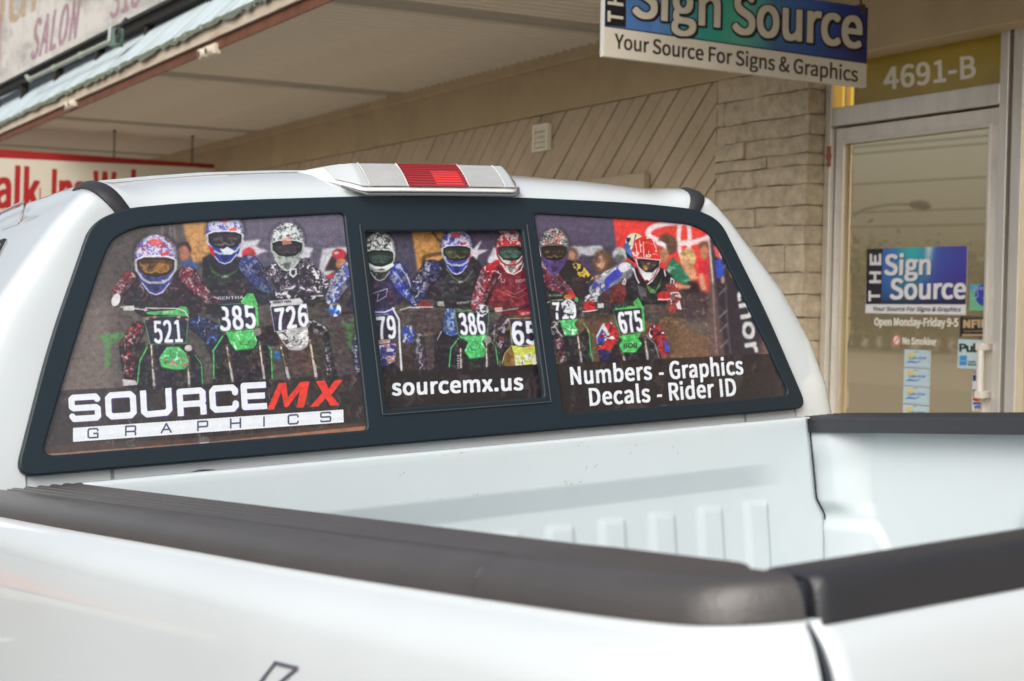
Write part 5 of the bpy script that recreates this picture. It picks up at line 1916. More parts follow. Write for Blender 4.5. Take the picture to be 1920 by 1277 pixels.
# ------------------------------------------------------------------ hanging shop sign, at right angles to the wall
SY = 5.4
sa, sb = wpt(1132, 105, 1, SY), wpt(1624, 164, 1, SY)
st = wpt(1626, 14, 1, SY)
sl = wpt(1136, -110, 1, SY)
top_r = st[2]
hgt = top_r - sb[2]
Zl, Zr = sa[2], sb[2]
shop = empty('hanging_sign', (float((sa[0] + sb[0]) / 2), SY, float(top_r)), 'blue green shop sign hanging on chains above the glass door', 'sign')
cv = Canvas(1110, -260, 1650, 190, 4, (206, 200, 188))
XX, YY = np.meshgrid(np.arange(cv.w) / 4 + 1110, np.arange(cv.h) / 4 - 260)
# board coordinates
Dv = (YY - (49 + (XX - 1132) * (118 - 49) / (1624 - 1132)))          # below 0 = coloured panel
u = (XX - 1170) / 455.0
art = np.zeros(cv.a.shape)
stops = [(0, (78, 128, 190)), (.12, (88, 130, 196)), (.2, (52, 150, 170)), (.42, (60, 170, 150)), (.5, (96, 186, 166)), (.58, (90, 170, 180)), (.66, (70, 110, 170)), (.8, (56, 96, 178)), (1, (34, 48, 130))]
for ci in range(3):
    art[..., ci] = np.interp(u + .12 * (vnoise(XX, YY, 90, 12, 2) - .5), [s_[0] for s_ in stops], [s_[1][ci] for s_ in stops])
blk = np.floor(XX / 47)
art *= (.93 + .12 * ((blk * 7919) % 5) / 5)[..., None]
dk = np.clip((Dv + 60) / 60, 0, 1) * np.clip(u, 0, 1)
art *= (1 - .22 * dk)[..., None]
cv.a[Dv < 0] = art[Dv < 0]
cv.zoom(1125, 0, 3.728)
cv.L((40, 34, 50), 9, [(36, 182), (1862, 442)])
cv.P((24, 20, 26), [(36, -500), (182, -478), (182, 192), (36, 176)])
cv.L((32, 34, 70), 8, [(1862, 60), (1862, 442)])
cv.L((32, 34, 70), 8, [(36, -420), (1862, 62)], al=0)
CR = (206, 200, 186)
cv.T('T', (158, 160), (158, 92), (-100, -14), CR, bold=5)
cv.T('H', (158, 40), (158, -40), (-100, -14), CR, bold=5)
cv.T('E', (158, -90), (158, -160), (-100, -14), CR, bold=5)
cv.T('Sign', (236, 112), (832, 186), (6, -282), CR, bold=9, spacing=1.0, outline=((22, 18, 26), 9), shadow=((22, 18, 26), 8, 12))
cv.T('Source', (934, 226), (1824, 334), (6, -282), CR, bold=9, spacing=1.0, outline=((22, 18, 26), 9), shadow=((22, 18, 26), 8, 12))
cv.T('Your Source For Signs & Graphics', (104, 336), (1800, 572), (2, -100), (44, 34, 32), bold=2.6, spacing=1.0)
cv.a *= (.97 + .06 * vnoise(XX, YY, 60, 22))[..., None].astype(np.float32)
corn = [(sa[0], SY, Zl + hgt), (sb[0], SY, Zr + hgt), (sb[0], SY, Zr), (sa[0], SY, Zl)]
printed_panel('sign_face', cv, corn, (1900, 480), shop, (0, .03, 0), rough=.35, coat=.2, gain=.9, origin=((sa[0] + sb[0]) / 2, SY, top_r), edge=mat('sign_edge_white', (.5, .5, .46), rough=.6))


def chain(parent, p_top, p_bot, r, wire, material, origin):
    """hanging chain: one link after another, each turned a quarter"""
    n_ = max(3, int((p_top[2] - p_bot[2]) / (r * 2.6)))
    m_ = MB()
    for i in range(n_ + 1):
        f_ = i / n_
        c_ = np.array(p_top) * (1 - f_) + np.array(p_bot) * f_ - np.array(origin)
        pts = []
        for t in np.linspace(0, 2 * math.pi, 13):
            dx = r * .62 * math.cos(t)
            dz = r * 1.5 * math.sin(t)
            pts.append(c_ + (np.array([dx, 0, dz]) if i % 2 else np.array([0, dx, dz])))
        m_.tube(pts, wire, 5)
    return m_.build('chain', material, parent, smooth=True)


chm = mat('dark_chain', (.10, .08, .07), rough=.5, metal=.6)
org = ((sa[0] + sb[0]) / 2, SY, top_r)
for xx_, zz_ in ((sb[0] - .03, Zr + hgt), (sa[0] + .06, Zl + hgt)):
    chain(shop, (xx_, SY + .015, 2.826), (xx_, SY + .015, zz_ + .01), .011, .0025, chm, org)
b = MB()
for xx_, zz_ in ((sb[0] - .03, Zr + hgt), (sa[0] + .06, Zl + hgt)):
    b.box((xx_ - .012 - org[0], -.004, zz_ - .03 - org[2]), (xx_ + .012 - org[0], .034, zz_ + .012 - org[2]))
b.build('sign_bracket', chm, shop, bevel=.002)

# ------------------------------------------------------------------ red and white sign hanging further along
WY = 15.0
ra, rb_ = wpt(-40, 277, 1, WY), wpt(402, 308, 1, WY)
Hs = .78
walk = empty('walk_in_sign', (3.6, WY, float(ra[2])), 'white hanging sign with red top band and red lettering, far along the walk', 'sign')
cv = Canvas(-50, 250, 420, 560, 3, (206, 200, 184))
XX, YY = np.meshgrid(np.arange(cv.w) / 3 - 50, np.arange(cv.h) / 3 + 250)
cv.zoom(0, 230, 4.571)
RD = (164, 26, 30)
cv.P((150, 26, 24), [(-260, 190), (1850, 355), (1850, 390), (-260, 290)])
cv.P((120, 20, 40), [(1700, 330), (1850, 350), (1850, 395), (1700, 388)], al=.6)
cv.T('Walk', (-280, 700), (330, 750), (10, -330), RD, bold=11, spacing=1.0)
cv.T('Ins', (448, 755), (720, 778), (10, -350), RD, bold=11, spacing=1.0)
cv.T('Welcome', (800, 790), (1720, 850), (10, -370), RD, bold=10, spacing=1.0)
corn = [ra, rb_, rb_ - (0, 0, Hs), ra - (0, 0, Hs)]
printed_panel('sign_face', cv, corn, (1400, 620), walk, (0, .04, 0), rough=.45, coat=.1, gain=.9, origin=(3.6, WY, float(ra[2])), edge=mat('red_edge', (.35, .03, .03), rough=.5))
for px, pt, pb_y in ((215, 240, 296), (361, 252, 306)):
    tp = wpt(px, pt, 1, WY + .02)
    bt = wpt(px - 1.2, pb_y, 1, WY + .02)
    chain(walk, (tp[0], WY + .02, 2.826), bt, .016, .0042, chm, (3.6, WY, float(ra[2])))
    m_ = MB()
    m_.tube([(tp[0] - 3.6, .02, 2.829 - ra[2]), (tp[0] - 3.6, .02, 2.80 - ra[2])], .018, 10)
    m_.build('ceiling_hook', chm, walk)

# ------------------------------------------------------------------ louvred vent on the siding
vy0, vy1, vz0, vz1 = 8.69, 8.885, 2.217, 2.392
vent = empty('wall_vent', (WX, (vy0 + vy1) / 2, vz0), 'small cream louvred vent cover on the diagonal siding', 'vent')
cr_m = mat('cream_enamel', (.80, .75, .62), rough=.45, dirt=(.3, .2, .1), dirt_amt=.6, dirt_scale=9)
oy = (vy0 + vy1) / 2
b = MB()
for lo, hi in (((-.045, vy0 - oy, 0), (-.004, vy0 - oy + .022, vz1 - vz0)), ((-.045, vy1 - oy - .022, 0), (-.004, vy1 - oy, vz1 - vz0)),
               ((-.0445, vy0 - oy + .0225, 0), (-.004, vy1 - oy - .0225, .02)), ((-.0445, vy0 - oy + .0225, vz1 - vz0 - .02), (-.004, vy1 - oy - .0225, vz1 - vz0))):
    b.box(lo, hi)
b.build('frame', cr_m, vent, bevel=.006)
for i in range(4):
    z_ = .024 + i * .034
    m_ = MB()
    m_.hexa([(-.042, vy0 - oy + .023, z_ + .001), (-.034, vy0 - oy + .023, z_ + .001), (-.034, vy1 - oy - .023, z_ + .001), (-.042, vy1 - oy - .023, z_ + .001),
             (-.028, vy0 - oy + .023, z_ + .033), (-.020, vy0 - oy + .023, z_ + .033), (-.020, vy1 - oy - .023, z_ + .033), (-.028, vy1 - oy - .023, z_ + .033)])
    m_.build('louvre', cr_m, vent)
m_ = MB()
m_.box((-.0095, vy0 - oy + .023, .021), (-.0042, vy1 - oy - .023, vz1 - vz0 - .021))
m_.build('back_plate', mat('vent_back', (.22, .18, .13), rough=.8), vent)


# ------------------------------------------------------------------ pickup truck, in its own frame:
# x across (0 = inner edge of the left bed rail), y forward (0 = front panel of the bed), z up (0 = rail top)
UC = 0.787
TO = Vector((UC, -0.2, -RAIL_H))
truck = empty('pickup_truck', label='white pickup truck with a printed rear window, parked beside the walk', cat='pickup truck', matrix=TM @ Matrix.Translation(TO))


def tp(mb, name, material, parent=None, **k_):
    mb.v = [(x - TO.x, y - TO.y, z - TO.z) for x, y, z in mb.v]
    return mb.build(name, material, parent or truck, **k_)


white = mat('white_car_paint', (0.57, 0.62, 0.645), rough=0.28, coat=1.0, spec=.5, noise=0.015, nscale=3, dirt=(.42, .42, .40), dirt_amt=.16, dirt_scale=1.3)
white_in = mat('bed_white_paint', (0.525, 0.585, 0.61), rough=0.42, coat=.35, noise=0.02, nscale=4, dirt=(.5, .5, .46), dirt_amt=.16, dirt_scale=2.2)
blackp = mat('black_trim', (0.012, 0.022, 0.031), rough=0.45, spec=.32, bump=.12, bscale=500)
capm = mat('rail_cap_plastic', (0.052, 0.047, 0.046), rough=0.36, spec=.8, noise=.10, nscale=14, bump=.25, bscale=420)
capm_shade = mat('cap_plastic_shaded', (0.022, 0.023, 0.029), rough=0.36, spec=.7, noise=.08, nscale=14, bump=.25, bscale=420)  # same plastic as capm, with the shade of the less lit caps in its colour
rubber = mat('rubber_seal', (.02, .021, .025), rough=.55)
glassd = mat('dark_glass', (.02, .025, .03), rough=.05, coat=1.0)


def smooth(a, b_, x):
    t = np.clip((x - a) / (b_ - a), 0, 1)
    return t * t * (3 - 2 * t)


# ---- cab shell
side_z = [-1.05, -.9, -.5, -.2, 0.0, .064, .164, .289, .376, .443, .479, .497]
side_u = [.93, .955, .975, .985, .984, .974, .948, .880, .812, .758, .724, .704]
roof_u = [.682, .66, .60, .50, .40, .26, .13, 0.0]
roof_z = [.518, .528, .538, .548, .556, .562, .565, .566]
frm_z = [-1.05, -.9, -.5, -.2, .018, .05, .15, .26, .36, .415, .44, .452]
frm_u = [.86, .86, .86, .86, .862, .858, .818, .776, .733, .705, .686, .668]
froof_u = [.645, .62, .57, .48, .40, .26, .13, 0.0]
froof_z = [.458, .462, .469, .474, .478, .482, .485, .487]
NSD, NR = len(side_z), len(roof_u)


def half():
    out = []
    for i in range(NSD):
        out.append(((frm_u[i] - .012, frm_z[i] + (.012 if side_z[i] == 0 else 0)), (side_u[i], side_z[i]), 0.0))
    for i in range(NR):
        out.append(((froof_u[i] - .006, froof_z[i] - .012), (roof_u[i], roof_z[i]), 1.0 if i > 1 else .5))
    return out


def dens(seq, n=3):
    o = []
    for a, c_ in zip(seq[:-1], seq[1:]):
        for k_ in range(n):
            t = k_ / n
            o.append(((a[0][0] * (1 - t) + c_[0][0] * t, a[0][1] * (1 - t) + c_[0][1] * t), (a[1][0] * (1 - t) + c_[1][0] * t, a[1][1] * (1 - t) + c_[1][1] * t), a[2] * (1 - t) + c_[2] * t))
    o.append(seq[-1])
    return o


hh = dens(half(), 3)
full = [((-p[0][0], p[0][1]), (-p[1][0], p[1][1]), p[2]) for p in hh] + hh[-2::-1]


def cab_pt(entry, phi):
    (a0, b0), (a1, b1), rf = entry
    pw_a = .34 + .58 * rf
    yd = .062 + .163 * rf
    fa = math.sin(phi) ** pw_a
    fy = 1 - math.cos(phi) ** (1.0 if rf > .5 else .75)
    y0_ = .112 + .14 * max(b0, 0.0)
    y0_ += .14 * (b1 - b0) * fa * (0 if rf < .3 else .6)
    return (UC + a0 + (a1 - a0) * fa, y0_ + yd * fy, b0 + (b1 - b0) * fa)


rows = []
phis = [0, .06, .16, .3, .45, .6, .75, .9, 1.05, 1.2, 1.32, 1.42, 1.5, math.pi / 2]
for ph in phis:
    rows.append([cab_pt(e, ph) for e in full])
last = rows[-1]
for yv, zt, rise in ((.42, 9, .010), (.6, 9, .018), (1.0, 9, .028), (1.5, 9, .03), (2.0, 9, .02), (2.3, .50, 0), (2.6, .30, 0), (2.95, .02, 0), (3.0, .0, 0), (3.8, -.08, 0), (4.05, -.16, 0), (4.12, -.3, 0)):
    row = []
    for e in full:
        u, z = e[1]
        z2 = z + rise * e[2]
        if z2 > zt:
            z2 = zt - .02 * abs(u)
        hw_ = u if z <= zt else u
        if zt < 9 and z > zt:
            # widen collapsed points so that the hood is as wide as the body
            s_ = np.interp(zt, side_z, side_u)
            hw_ = max(-s_, min(s_, u * s_ / .70))
        row.append((UC + hw_ * (1 if yv < 4 else .93), yv, z2))
    rows.append(row)
b = MB()
b.grid(rows)
b.add([rows[-1][0], rows[-1][len(full) // 4], rows[-1][len(full) // 2], rows[-1][3 * len(full) // 4], rows[-1][-1]], [(0, 1, 2, 3, 4)])
cab = tp(b, 'cab_body', white, smooth=True)
# rear panel behind the window opening and below it
b = MB()
b.grid([[(UC + u, .118 + .14 * max(z, 0), z) for u in (-.862, -.4, 0, .4, .862)] for z in (-1.0, -.4, .0, .03)])
tp(b, 'cab_rear_panel', white, smooth=True)
# seam line of the back panel, small black clip under the window
b = MB()
for s_ in (-1, 1):
    b.add([(UC + s_ * .70, .1165, -.03), (UC + s_ * .706, .1165, -.03), (UC + s_ * .706, .1165, .016), (UC + s_ * .70, .1165, .016)], [(0, 1, 2, 3)])
tp(b, 'panel_seam', mat('seam_grey', (.25, .27, .28), rough=.6))
c0 = tpt(352, 888, (0, 1, 0), .10)
c1 = tpt(378, 882, (0, 1, 0), .10)
c2 = tpt(411, 885, (0, 1, 0), .10)
b = MB()
b.prism([(c0[0], .085, c0[2] - .02), (c2[0], .085, c2[2] - .02), (c2[0], .085, c2[2]), (c1[0] + .02, .085, c1[2]), (c1[0], .085, c1[2] + .001), (c0[0], .085, c0[2])], (0, .028, 0))
tp(b, 'cab_clip', blackp, bevel=.002)

# roof ditch mouldings: follow the shell near the roof corner
for s_ in (0, 1):
    j0 = 3 * (NSD) + 1          # first roof entry
    b = MB()
    ent = hh[3 * (NSD - 1) + 3]
    path_rows = []
    e_lo, e_hi = hh[3 * (NSD - 1) + 1], hh[3 * (NSD - 1) + 6]
    ls = []
    for ph in np.linspace(.02, math.pi / 2, 16):
        pa, pb2 = np.array(cab_pt(e_lo, ph)), np.array(cab_pt(e_hi, ph))
        ls.append((pa, pb2))
    for yv, rise in ((.42, .01), (.6, .018), (1.0, .028), (1.5, .03), (2.0, .02)):
        ls.append((np.array((UC + e_lo[1][0] * .985, yv, e_lo[1][1] + rise * .3 - .022)), np.array((UC + e_hi[1][0] * .985, yv, e_hi[1][1] + rise - .022))))
    rws = []
    for i, (pa, pb2) in enumerate(ls):
        d_ = pb2 - pa
        nrm = np.array([-d_[2] * -1, 0, 0])
        ww = d_ / max(1e-6, np.linalg.norm(d_))
        tang = (ls[min(i + 1, len(ls) - 1)][0] - ls[max(i - 1, 0)][0])
        tang /= np.linalg.norm(tang)
        nn = np.cross(ww, tang)
        nn /= np.linalg.norm(nn)
        if nn[2] < 0:
            nn = -nn
        c_ = (pa + pb2) / 2
        wd = .017
        prof_ = [(-wd, -.006), (-wd, .004), (-wd * .55, .008), (wd * .55, .008), (wd, .004), (wd, -.006)]
        r_ = [c_ + ww * a + nn * h_ for a, h_ in prof_]
        if s_ == 0:
            r_ = [np.array((2 * UC - q[0], q[1], q[2])) for q in r_]
        rws.append(r_)
    b.grid(rws)
    tp(b, 'roof_moulding', rubber, auto=50)

# side windows and door seams
for s_ in (-1, 1):
    for (ya, yb, yb2) in ((.64, 1.25, 1.25), (1.33, 2.25, 2.0)):
        b = MB()
        rws = []
        for z in np.linspace(.06, .425, 7):
            u = np.interp(z, side_z, side_u) + .004
            t = (z - .06) / .365
            yy_a = ya + (.10 * t if ya < 1 else 0)
            yy_b = yb + (yb2 - yb) * t
            rws.append([(UC + s_ * u, yy_a + (yy_b - yy_a) * k_ / 6, z) for k_ in range(7)])
        b.grid(rws)
        tp(b, 'side_window', glassd, smooth=True)
    b = MB()
    for pth in ([(.37, -.75), (.37, -.05), (.375, .03), (.47, .40), (.53, .445), (1.9, .452), (2.3, .25)], [(1.29, -.85), (1.29, .445)]):
        pts = []
        for y, z in pth:
            u = np.interp(z, side_z, side_u) + .001
            pts.append((UC + s_ * u, y, z))
        b.tube(pts, .0045, 6)
    tp(b, 'door_seam', rubber)

# side trim line near the rear corner, measured where the view ray meets the body side
def side_hit(px, py):
    v = RT.T @ np.array([px - CX, py - CY, F_PX])
    v /= np.linalg.norm(v)
    for t in np.linspace(1.5, 8, 6000):
        p = CAM_T + v * t
        if abs(p[0] - UC) < np.interp(p[2], side_z, side_u) + .0015 and p[1] > .172:
            return p
    return p


b = MB()
pth = [side_hit(*q) for q in ((-14, 412), (2, 399), (22, 389), (38, 381), (44, 379), (47, 384), (42, 400), (36, 418))]
b.tube(pth, .0030, 6)
tp(b, 'window_trim', mat('trim_grey', (.30, .28, .29), rough=.5), smooth=True)

# ---- rear window
def uz(u, z, off=0.0):
    """point of the window plane; off = distance out of it, towards the bed"""
    nl = math.hypot(1, .14)
    return (UC + u, .108 + .14 * z - off / nl, z + .14 * off / nl)


def round_poly(pts, r, n=6):
    """round the corners of a closed polygon; r per corner"""
    out = []
    N = len(pts)
    for i in range(N):
        p = np.array(pts[i], float)
        a = np.array(pts[i - 1], float) - p
        c_ = np.array(pts[(i + 1) % N], float) - p
        la, lc = np.linalg.norm(a), np.linalg.norm(c_)
        ri = min(r[i], la * .45, lc * .45)
        if ri <= 0:
            out.append(tuple(p))
            continue
        A, Cc = p + a / la * ri, p + c_ / lc * ri
        for k_ in range(n + 1):
            t = k_ / n
            out.append(tuple((1 - t) ** 2 * A + 2 * t * (1 - t) * p + t * t * Cc))
    return out


def flat_fill(outlines, depth, bevel):
    """filled 2D shape with holes as mesh vertices (u, z, w) and faces"""
    cu = bpy.data.curves.new('f', 'CURVE')
    cu.dimensions = '2D'
    cu.fill_mode = 'BOTH'
    cu.extrude = max(0, depth / 2 - bevel)
    cu.bevel_depth = bevel
    cu.bevel_resolution = 2
    for ol in outlines:
        sp = cu.splines.new('POLY')
        sp.points.add(len(ol) - 1)
        for i, p in enumerate(ol):
            sp.points[i].co = (p[0], p[1], 0, 1)
        sp.use_cyclic_u = True
    ob = bpy.data.objects.new('f', cu)
    me = bpy.data.meshes.new_from_object(ob)
    vs = [tuple(v.co) for v in me.vertices]
    fs = [tuple(p.vertices) for p in me.polygons]
    bpy.data.objects.remove(ob)
    bpy.data.meshes.remove(me)
    bpy.data.curves.remove(cu)
    return vs, fs


outer = [(.866, .016), (.791, .23), (.728, .372), (.700, .436), (.640, .461), (.52, .472), (.398, .478), (.19, .485), (0, .487)]
outer = [(-u, z) for u, z in outer] + outer[-2::-1]
rr_ = [.030, 0.2, 0.1, .05, .05, .05, .05, .05, .05]
rr_ = rr_ + rr_[-2::-1]
outer_r = round_poly(outer, rr_)
gl_out = [(.830, .040), (.754, .232), (.698, .36), (.672, .412), (.622, .434), (.50, .444), (.35, .452), (.212, .459)]
pane_r = round_poly([(.2165, .040)] + gl_out, [.014, .03, .1, .05, .04, .04, .05, .05, .014])
pane_l = [(-u, z) for u, z in pane_r][::-1]
slid = round_poly([(-.178, .076), (.184, .076), (.184, .424), (-.178, .424)], [.014, .014, .008, .008])
vs, fs = flat_fill([outer_r, pane_l, pane_r, slid], .016, .0035)
b = MB()
b.add([uz(u, z, .004 + w) for u, z, w in vs], fs)
rw = tp(b, 'rear_window', blackp, auto=35)


def sub(mb, name, material, parent, **k_):
    mb.v = [(x - TO.x, y - TO.y, z - TO.z) for x, y, z in mb.v]
    return mb.build(name, material, parent, **k_)


film = paint_film()


def rect_print(u0, u1, z0, z1, off, w_, h_, name):
    U, V = np.meshgrid(np.linspace(u0, u1, w_), np.linspace(z1, z0, h_))
    nl = math.hypot(1, .14)
    P = np.stack([UC + U, .108 + .14 * V - off / nl, V + .14 * off / nl], -1)
    X, Y = t2p(P)
    return make_image(name, film.sample(X, Y))


def pane(outl, off, name, img, u0, u1, z0, z1, pm):
    vs, fs = flat_fill([outl], 0.0, 0.0)
    b = MB()
    b.add([uz(u, z, off) for u, z, w in vs], fs)
    o = sub(b, name, pm, rw)
    me = o.data
    uv = me.uv_layers.new(name='UVMap')
    for lp in me.loops:
        u, z = vs[lp.vertex_index][:2]
        uv.data[lp.index].uv = ((u - u0) / (u1 - u0), (z - z0) / (z1 - z0))
    # the glass itself behind the film
    b = MB()
    q = [uz(u, z, off - .0015) for u, z in outl]
    q2 = [uz(u, z, off - .0055) for u, z in outl]
    n_ = len(q)
    b.add(q + q2, [tuple(range(n_)), tuple(range(2 * n_ - 1, n_ - 1, -1))] + [(i, (i + 1) % n_, n_ + (i + 1) % n_, n_ + i) for i in range(n_)])
    sub(b, 'window_glass', glassd, rw)
    return o


grow = lambda pts, c_, k_: [(c_[0] + (u - c_[0]) * k_, c_[1] + (z - c_[1]) * k_) for u, z in pts]
FG = 0.86
imgL = rect_print(-.86, -.19, .02, .48, .006, 1500, 1030, 'window_print_left')
imgR = rect_print(.19, .86, .02, .48, .006, 1500, 1030, 'window_print_right')
imgS = rect_print(-.2, .2, .06, .44, -.010, 900, 855, 'window_print_slider')
fk = dict(rough=.34, coat=.7, gain=FG, bump=.10, bscale=900, weave=.22)
pmL, pmR, pmS = print_mat('film_left', imgL, **fk), print_mat('film_right', imgR, **fk), print_mat('film_slider', imgS, **fk)
pane(grow(pane_l, (-.52, .25), 1.004), .005, 'printed_film', imgL, -.86, -.19, .02, .48, pmL)
pane(grow(pane_r, (.52, .25), 1.004), .005, 'printed_film', imgR, .19, .86, .02, .48, pmR)
pane(grow(slid, (0, .25), 1.02), -.010, 'printed_film', imgS, -.2, .2, .06, .44, pmS)
# gasket round each opening, darker than the frame
for outl, off in ((pane_l, .0065), (pane_r, .0065), (slid, .000)):
    b = MB()
    q = [np.array(uz(u, z, off)) for u, z in outl]
    b.tube(q + [q[0]], .0028, 6, cap=False)
    sub(b, 'gasket', rubber, rw, smooth=True)
# thin channel edges of the slider
b = MB()
for u in (.192, -.186):
    b.tube([uz(u, .070, .0135), uz(u, .432, .0135)], .0016, 6)
b.tube([uz(-.186, .069, .0135), uz(.192, .069, .0135)], .0016, 6)
sub(b, 'slider_channel', mat('trim_edge', (.05, .055, .06), rough=.35), rw)

# ---- third brake light on the header
lens_c = mat('clear_lens', (.40, .41, .415), rough=.16, coat=.8, noise=.06, nscale=30)
lens_e = mat('lens_end', (.45, .49, .51), rough=.14, coat=1)
bez = mat('lamp_bezel', (.70, .71, .71), rough=.35, coat=.3, noise=.08, nscale=30)
redm = mat('red_lens', (.34, .020, .026), rough=.22, coat=1, spec=.6)


def bl_pt(u, t, out=0.0):
    """t: 0 bottom .. 1 top of the lens face"""
    e = np.clip((abs(u) - .172) / .063, 0, 1)
    bow = .012 * (1 - (u / .24) ** 2)
    yb_, zb2 = .157 + .10 * e ** 1.2, .5015 + .040 * e
    yt_, zt2 = .212 + .11 * e ** 1.2, .5600 - .004 * e
    y = yb_ + (yt_ - yb_) * t - bow - out * .8
    z = zb2 + (zt2 - zb2) * t + .006 * math.sin(math.pi * t) * (1 - e) + out * .6
    return (UC + u - .004, y, z)


us = np.linspace(-.235, .235, 48)
b = MB()
rws = [[(UC + u - .004, bl_pt(u, 0)[1] + .09, bl_pt(u, 0)[2] - .004) for u in us]]
rws.append([(bl_pt(u, 0)[0], bl_pt(u, 0)[1] + .003, bl_pt(u, 0)[2] - .0035) for u in us])
for t in np.linspace(0, 1, 8):
    rws.append([bl_pt(u, t, -.003) for u in us])
rws.append([(UC + u * .98 - .004, bl_pt(u, 1)[1] + .05, bl_pt(u, 1)[2] + .004) for u in us])
rws.append([(UC + u * .96 - .004, .40, .560) for u in us])
b.grid(rws)
bl = tp(b, 'brake_light', bez, auto=50)


def lens(u0, u1, t0, t1, name, material, ribs=0, out=.0):
    b = MB()
    rws = []
    n_ = ribs * 4 if ribs else 6
    amp_ = .0028 if name == 'red_lens' else .0005
    for i in range(n_ + 1):
        t = t0 + (t1 - t0) * i / n_
        o_2 = out + (amp_ * (1 if (i % 4) in (1, 2) else 0) if ribs else 0)
        rws.append([bl_pt(u, t, o_2) for u in np.linspace(u0, u1, 14)])
    b.grid(rws)
    return sub(b, name, material, bl, auto=30 if ribs else 60)


lens(-.074, .060, .07, .93, 'red_lens', redm, ribs=11, out=.001)
lens(-.155, -.078, .08, .93, 'clear_lens', lens_c, ribs=11, out=.0012)
lens(.064, .146, .08, .93, 'clear_lens', lens_c, ribs=11, out=.0012)
lens(-.205, -.159, .08, .93, 'lens_end', lens_e, out=.0012)
lens(.150, .200, .08, .93, 'lens_end', lens_e, out=.0012)
lens(-.012, .050, .10, .55, 'red_glow_patch', mat('glow_red', (.85, .02, .015), rough=.3, coat=1), out=.0026)  # brighter red patch: glow inside the lens put into the colour
b = MB()
for u in (-.076, .062, -.157, .148):
    b.tube([bl_pt(u, t, .002) for t in np.linspace(.08, .95, 6)], .0012, 5)
sub(b, 'lens_divider', mat('lens_divider', (.62, .62, .61), rough=.3), bl)
b = MB()
b.tube([(q[0], q[1] + .001, q[2] - .003) for q in (bl_pt(u, -.1) for u in np.linspace(-.20, .20, 24))], .0028, 6)
sub(b, 'lamp_seal', mat('seal_grey', (.12, .13, .14), rough=.5), bl)

# ---- bed: front panel
def bulk_xr(z):
    return float(np.interp(-z, [0, .177, .213, .6], [.788, .796, .817, .817]))


zs = np.unique(np.concatenate([np.linspace(-.006, -.085, 8), np.linspace(-.085, -.14, 16), np.linspace(-.14, -.22, 24), np.linspace(-.22, -.53, 8)]))[::-1]
us_n = np.linspace(-1, 1, 420)


def bulk_y(u, z):
    fade = 1 - smooth(.600, .715, np.abs(u) + (z + .11) * .6)
    y = .020 * np.clip((-z - .090) / .046, 0, 1) * fade
    per = .124
    ph = ((u - .10) / per) % 1.0
    inr = (np.abs(u) < .665)
    e = .2
    hgt_ = smooth(0, e, ph) * (1 - smooth(.5, .5 + e * .6, ph))
    rt = smooth(.160, .178, -z - .012 * (ph - .2)) * inr
    y = y - .0052 * hgt_ * rt
    y = y + .004 * smooth(0.70, .79, np.abs(u)) * 0
    return y


rows = []
flange = [(.040, -.012), (.040, .000), (.006, .0005), (.0015, -.002)]
for yf, zf in flange:
    rows.append([(UC + un * .787, yf, zf) for un in us_n])
for z in zs:
    xr = bulk_xr(z)
    u_ = us_n * xr
    yv = bulk_y(u_, z)
    # the side edges roll forward
    roll = .012 * smooth(.97, 1.0, np.abs(us_n)) ** 2
    rows.append([(UC + a, float(c_), z) for a, c_ in zip(u_, yv + roll)])
b = MB()
b.grid(rows)
tp(b, 'bed_front_panel', white_in, smooth=True)

# scuffs where cargo has rubbed the panel
rs = random.Random(12)
b = MB()
for px, py, n_ in ((1089, 832, 5), (1075, 905, 6), (905, 934, 5), (850, 848, 3), (1115, 868, 3), (812, 940, 2), (1265, 845, 3), (740, 893, 2), (1180, 842, 2)):
    c_s = tpt(px, py, (0, 1, 0), -.0006)
    for _ in range(n_):
        x_, z_ = c_s[0] + rs.uniform(-.02, .02), c_s[2] + rs.uniform(-.008, .008)
        if z_ < -.087:
            z_ = -.087
        a_ = rs.uniform(-.5, 2.2)
        L_ = rs.uniform(.0012, .0048)
        w_ = rs.uniform(.0004, .0008)
        dx, dz = math.cos(a_) * L_, math.sin(a_) * L_
        nx2, nz2 = -math.sin(a_) * w_, math.cos(a_) * w_
        b.add([(x_ - dx, -.0007, z_ - dz), (x_ + nx2, -.0007, z_ + nz2), (x_ + dx, -.0007, z_ + dz), (x_ - nx2, -.0007, z_ - nz2)], [(0, 1, 2, 3)])
sc_o = tp(b, 'scuff_marks', mat('scuff_brown', (.33, .29, .23), rough=.8))
sc_o['kind'] = 'stuff'

